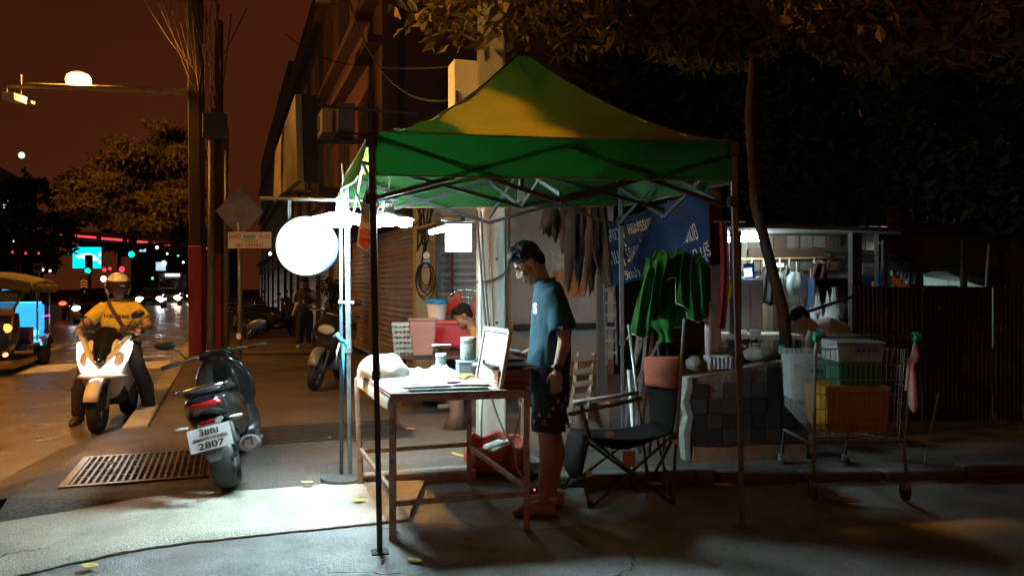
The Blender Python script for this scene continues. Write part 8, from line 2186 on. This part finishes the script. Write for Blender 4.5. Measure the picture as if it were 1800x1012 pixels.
def edge_y(px):
    for (x0, y0), (x1, y1) in zip(EDGE, EDGE[1:]):
        if px <= x1: return y0 + (y1 - y0) * (px - x0) / (x1 - x0)
    return EDGE[-1][1]
def sag(s, t_):
    px = 1560 + 255 * s
    return at(px, edge_y(px), 8.3) + Vector((1.2 * t_ * (s - 0.5), 2.6 * t_, 0.22 * t_))
mb = MB(); mb.grid(sag, 34, 6); mb.build('sheet', shelter_dark, SR, smooth=True, solid=0.03)
mb = MB(); mb.grid(lambda s, t_: at(1560 + 255 * s, edge_y(1560 + 255 * s) - 80 * t_, 8.25 + 0.1 * t_), 34, 4); mb.build('front_sheet', shelter_dark, SR, smooth=True, solid=0.02)
zinc = M('zinc_dark', (0.013, 0.011, 0.0105), 0.6, 0.3, var=0.4, scale=2, stain=0.6, stain_col=(0.05, 0.028, 0.02), stain_scale=2)
ZF = thing('zinc_fence', 'dark corrugated zinc fence along the right edge of the yard', 'fence', at(1650, 640, 7.9), w=True)
for k in range(7):
    x0 = at(1498 + k * 62, 500, 7.85).x; wd_ = 62 / FPX * 7.85
    mb = MB()
    n = 40
    top = at(0, 503, 7.85).z + rl.uniform(-0.01, 0.01)
    pts0 = [Vector((x0 + wd_ * i / n, 7.85 + 0.016 * math.sin(i * 1.26) + 0.02 * (k % 2), 0.046)) for i in range(n + 1)]
    pts1 = [Vector((p.x, p.y, top)) for p in pts0]
    mb.add(pts0 + pts1, [(i, i + 1, n + 2 + i, n + 1 + i) for i in range(n)]); mb.build('sheet', zinc, ZF, smooth=True, fix=False)
for px in (1560, 1700, 1790):
    a = at(px, 500, 7.95); mb = MB(); mb.beam((a.x, a.y + 0.06, 0.046), (a.x, a.y + 0.06, 1.9), 0.05, 0.05); mb.build('post', shelter_dark, ZF)
mb = MB(); mb.tube([at(1738, 430, 7.9), at(1733, 505, 7.9)], 0.012, 6); mb.build('pipe', grey_metal, ZF)
# thin signal stake right of the cart, pieces on the asphalt
stk = thing('metal_stake', 'thin metal stake leaning on a foot plate right of the cart', 'stake', at(1630, 830, 5.9), w=True)
mb = MB(); mb.tube([at(1622, 828, 5.9), at(1650, 690, 5.95)], 0.010, 6); mb.build('rod', grey_metal, stk)
mb = MB(); mb.box(at(1628, 829, 5.9), (0.24, 0.12, 0.012)); mb.build('foot_plate', dark_grey_metal, stk)

# fallen leaves, one by one
def fallen(label, px, py, s, rz_, m_, z=0.0, curl=0.35):
    g = gnd(px, py, z)
    def fn(a, b2):
        w_ = s * 0.30 * math.sin(PI * (0.04 + 0.94 * b2)) ** 0.8
        x = (a - 0.5) * 2 * w_
        return Vector((x, (b2 - 0.5) * s, 0.006 + curl * abs(x) + 0.18 * s * (b2 - 0.5) ** 2 * 2))
    mb = MB(); mb.grid(fn, 6, 10); o = mb.build('fallen_leaf', m_, smooth=True, solid=0.0015)
    o.location = g; o.rotation_euler = (0, 0, rz_); tag(o, label, 'leaf', 'fallen leaves')
    return o
lo = M('leaf_orange', (0.50, 0.20, 0.04), 0.7, var=0.3, scale=20); ly = M('leaf_yellow', (0.55, 0.42, 0.12), 0.7, var=0.25, scale=20); ldr = M('leaf_dry', (0.30, 0.17, 0.08), 0.8, var=0.3, scale=20)
fallen('orange fallen leaf on the dark asphalt below the table', 820, 958, 0.10, 1.2, lo)
fallen('yellow fallen leaf on the asphalt left of the orange leaf', 730, 988, 0.09, 1.1, ly)
fallen('pale yellow fallen leaf on the concrete apron', 631, 882, 0.09, 1.5, ly, 0.04)
fallen('orange fallen leaf behind the black canopy post', 680, 852, 0.13, 0.6, lo, 0.03)
fallen('yellow leaf at the front edge of the apron', 158, 998, 0.10, 1.3, ly)
fallen('yellow fallen leaf at the foot of the kerb strip', 1272, 855, 0.13, 1.3, ly, 0.09)
fallen('yellow fallen leaf under the camp chair', 1152, 853, 0.10, 1.0, ly, 0.09)
fallen('curled dry leaf under the shopping cart', 1480, 882, 0.16, 0.7, ldr, 0.01)
fallen('second curled dry leaf under the shopping cart', 1500, 884, 0.14, 1.9, ldr, 0.01)
fallen('small dry leaf in front of the shopping cart', 1447, 908, 0.06, 0.4, ldr)
fallen('small pale leaf near the right canopy post', 1278, 930, 0.05, 1.0, ly)
fallen('tiny leaf far right on the asphalt', 1665, 912, 0.05, 1.8, ldr)
fallen('leaf by the drain grate', 195, 815, 0.08, 1.2, ldr, 0.085)
fallen('orange leaf on the pavement beneath the table', 722, 756, 0.10, 1.2, lo, 0.052)
fallen('dry leaf beside the sign stand base', 575, 772, 0.12, 0.5, ldr, 0.052)
fallen('pale dry leaf on the pavement edge', 540, 850, 0.09, 1.4, ly, 0.055)
fallen('small pale leaf at the bottom of the frame', 1252, 990, 0.06, 0.9, ly)

# litter wrapper strip of yellow tape on the pavement
tag(MB().beam(at(795, 795, 5.95) , at(822, 803, 5.85), 0.02, 0.006).build('yellow_tape', M('tape_yellow', (0.6, 0.45, 0.04), 0.6)), 'short strip of yellow tape on the pavement under the table', 'tape')

# ================================================================== FAR LIGHTS ACROSS THE ROAD
BBD = thing('video_billboard', 'glowing cyan video billboard across the far road', 'billboard', at(154, 455, 60), w=True)
a = at(154, 453, 60); w_, h_ = 2.30, 1.72
mb = MB(); mb.box(a, (w_, 0.15, h_)); mb.build('case', black_plastic, BBD)
mb = MB(); mb.box(a + Vector((0, -0.09, -0.0)), (w_ * 0.97, 0.02, h_ * 0.96)); mb.build('screen', EM('screen_cyan', (0.0, 0.72, 0.78), 1.6, (0.02, 0.05, 0.05)), BBD)
sw_ = EM('screen_white', (0.85, 1.0, 1.0), 1.5, (0.3, 0.3, 0.3))
for dx, dz, rx, rz_ in ((-0.35, 0.12, 0.55, 0.16), (0.15, 0.05, 0.6, 0.22), (0.55, -0.1, 0.4, 0.14), (0.05, 0.22, 0.35, 0.16)):
    mb = MB(); mb.ball(a + Vector((dx, -0.105, dz)), (rx, 0.012, rz_), 14); mb.build('screen_cloud', sw_, BBD, smooth=True)
for dz in (0.25, -0.35):
    mb = MB(); mb.ball(a + Vector((w_ * 0.44, -0.105, dz)), (0.12, 0.012, 0.17), 12); mb.build('screen_dot', EM('screen_peach', (1.0, 0.75, 0.5), 1.3), BBD, smooth=True)
mb = MB(); mb.tube([(a.x, a.y + 0.1, 0), (a.x, a.y + 0.1, a.z)], 0.14, 8); mb.build('post', dark_grey_metal, BBD)

def traffic_light(label, px, py, Y, big=False):
    p = at(px, py, Y)
    t = thing('traffic_light', label, 'traffic light', (p.x, p.y, -0.1), w=True, group='green traffic lights')
    mb = MB(); mb.box(p + Vector((0, 0.12, 0.35)), (0.36, 0.2, 1.05)); mb.build('housing', black_plastic, t, bevel=0.03)
    mb = MB(); mb.lathe([(0.001, 0.03), (0.12, 0.02), (0.14, 0)], 18, p + Vector((0, 0.0, 0)), FY, caps=False); mb.build('green_lens', EM('signal_green', (0.0, 1.0, 0.55), 7.0), t, smooth=True)
    for k in (1, 2):
        mb = MB(); mb.lathe([(0.001, 0.03), (0.12, 0.02), (0.14, 0)], 18, p + Vector((0, 0.0, 0.34 * k)), FY, caps=False); mb.build('dark_lens', M('lens_dark', (0.03, 0.01, 0.01), 0.2), t, smooth=True)
    if big: mb = MB(); mb.tube([p + Vector((0, 0.25, 0.5)), p + Vector((4.0, 0.25, 0.6)), Vector((p.x + 4.0, p.y + 0.25, -0.1))], 0.07, 8)
    else: mb = MB(); mb.tube([(p.x, p.y + 0.25, -0.1), (p.x, p.y + 0.25, p.z + 0.6)], 0.06, 8)
    mb.build('mast', dark_grey_metal, t)
traffic_light('green traffic light below the cyan billboard', 154, 476, 42)
traffic_light('large green traffic light hanging over the road', 231, 447, 38, True)
for k, (px, py, Y, m_, r_, lab) in enumerate(((183, 474, 55, red_em, 0.20, 'red shop lamp right of the billboard'), (193, 472, 55, red_em, 0.16, 'second red shop lamp above the helmet'), (214, 473, 55, red_em, 0.28, 'large red shop lamp above the helmet'),
        (182, 490, 50, EM('shop_white', (1.0, 0.9, 0.65), 5.0), 0.26, 'bright white shop lamp beside the helmet'), (276, 435, 70, EM('blue_white_lamp', (0.5, 0.7, 1.0), 6.0), 0.20, 'blue-white lamp above the far road'),
        (294, 446, 80, EM('small_white', (0.9, 0.95, 1.0), 6.0), 0.12, 'small white lamp above the far bus'), (313, 449, 80, EM('small_green', (0.1, 1.0, 0.3), 2.5), 0.16, 'small green lamp above the far bus'), (322, 461, 80, MATS['small_white'], 0.14, 'white lamp beside the red-footed pole'),
        (268, 489, 80, MATS['small_green'], 0.18, 'low green lamp left of the bus'), (333, 471, 70, MATS['small_white'], 0.18, 'white lamp touching the pole above the headlights'), (288, 463, 75, EM('dim_white', (0.8, 0.9, 0.95), 1.2), 0.4, 'dim white shop sign over the far road'),
        (75, 474, 44, MATS['shop_white'], 0.10, 'small warm shop lamp above the tuk-tuk roof'), (88, 476, 44, MATS['shop_white'], 0.09, 'second small warm shop lamp above the tuk-tuk roof'), (22, 443, 46, red_em, 0.10, 'small red lamp in the dark trees'), (45, 445, 46, red_em, 0.10, 'second small red lamp in the dark trees'), (68, 445, 46, red_em, 0.09, 'third small red lamp in the dark trees'), (25, 424, 46, MATS['small_white'], 0.08, 'tiny white lamp in the dark trees'), (38, 273, 60, MATS['dim_white'], 0.35, 'pale lamp glimmering in the dark sky at the left'), (475, 446, 26, EM('walk_lamp', (1.0, 0.93, 0.75), 26.0), 0.06, 'small bright lamp on the far pavement beside the round sign'))):
    p = at(px, py, Y)
    t = thing('lit_lamp', lab, 'lamp', p, group='far lamps')
    mb = MB(); mb.ball((0, 0, 0), (r_ * 0.75, r_ * 0.4, r_ * 0.75), 12); mb.build('globe', m_, t, smooth=True)
    mb = MB(); mb.tube([(0, 0.05, r_ * 0.8), (0, 0.05, r_ + 0.35)], 0.02, 6); mb.build('stem', dark_grey_metal, t)
# road signs by the tuk-tuk
cs = thing('chevron_sign', 'orange chevron road sign under the green traffic light', 'sign', at(148, 520, 40), w=True)
p = at(148, 500, 40); mb = MB(); mb.box(p + Vector((0, 0, 0)), (0.42, 0.03, 0.55)); mb.build('panel', M('chev_black', (0.03, 0.03, 0.03), 0.5), cs)
for k in range(3):
    z = -0.16 + 0.15 * k
    for s_ in (-1, 1):
        mb = MB(); mb.beam(p + Vector((0, -0.02, z + 0.1)), p + Vector((s_ * 0.19, -0.02, z)), 0.02, 0.07); mb.build('chevron', M('chev_orange', (0.7, 0.16, 0.03), 0.5, emit=(1.0, 0.25, 0.05), es=0.35), cs)
mb = MB(); mb.box(p + Vector((0, 0, 0.47)), (0.40, 0.03, 0.34)); mb.build('upper_panel', white_paint, cs)
mb = MB(); mb.tube([(p.x, p.y + 0.05, -0.1), (p.x, p.y + 0.05, p.z + 0.6)], 0.04, 8); mb.build('pole', grey_metal, cs)
rds = thing('round_road_sign', 'small square sign with a round symbol above the tuk-tuk', 'sign', at(67, 520, 30), w=True)
p = at(67, 471, 30); mb = MB(); mb.box(p, (0.32, 0.03, 0.36)); mb.build('panel', M('sign_pale', (0.4, 0.38, 0.36), 0.6), rds)
mb = MB(); mb.lathe([(0.001, 0), (0.12, 0), (0.12, 0.015), (0.001, 0.015)], 20, p + Vector((0, -0.016, 0)), FY); mb.build('disc', M('disc_dark', (0.05, 0.03, 0.05), 0.5), rds)
mb = MB(); mb.tube([(p.x, p.y + 0.04, 0), (p.x, p.y + 0.04, p.z)], 0.03, 8); mb.build('pole', grey_metal, rds)
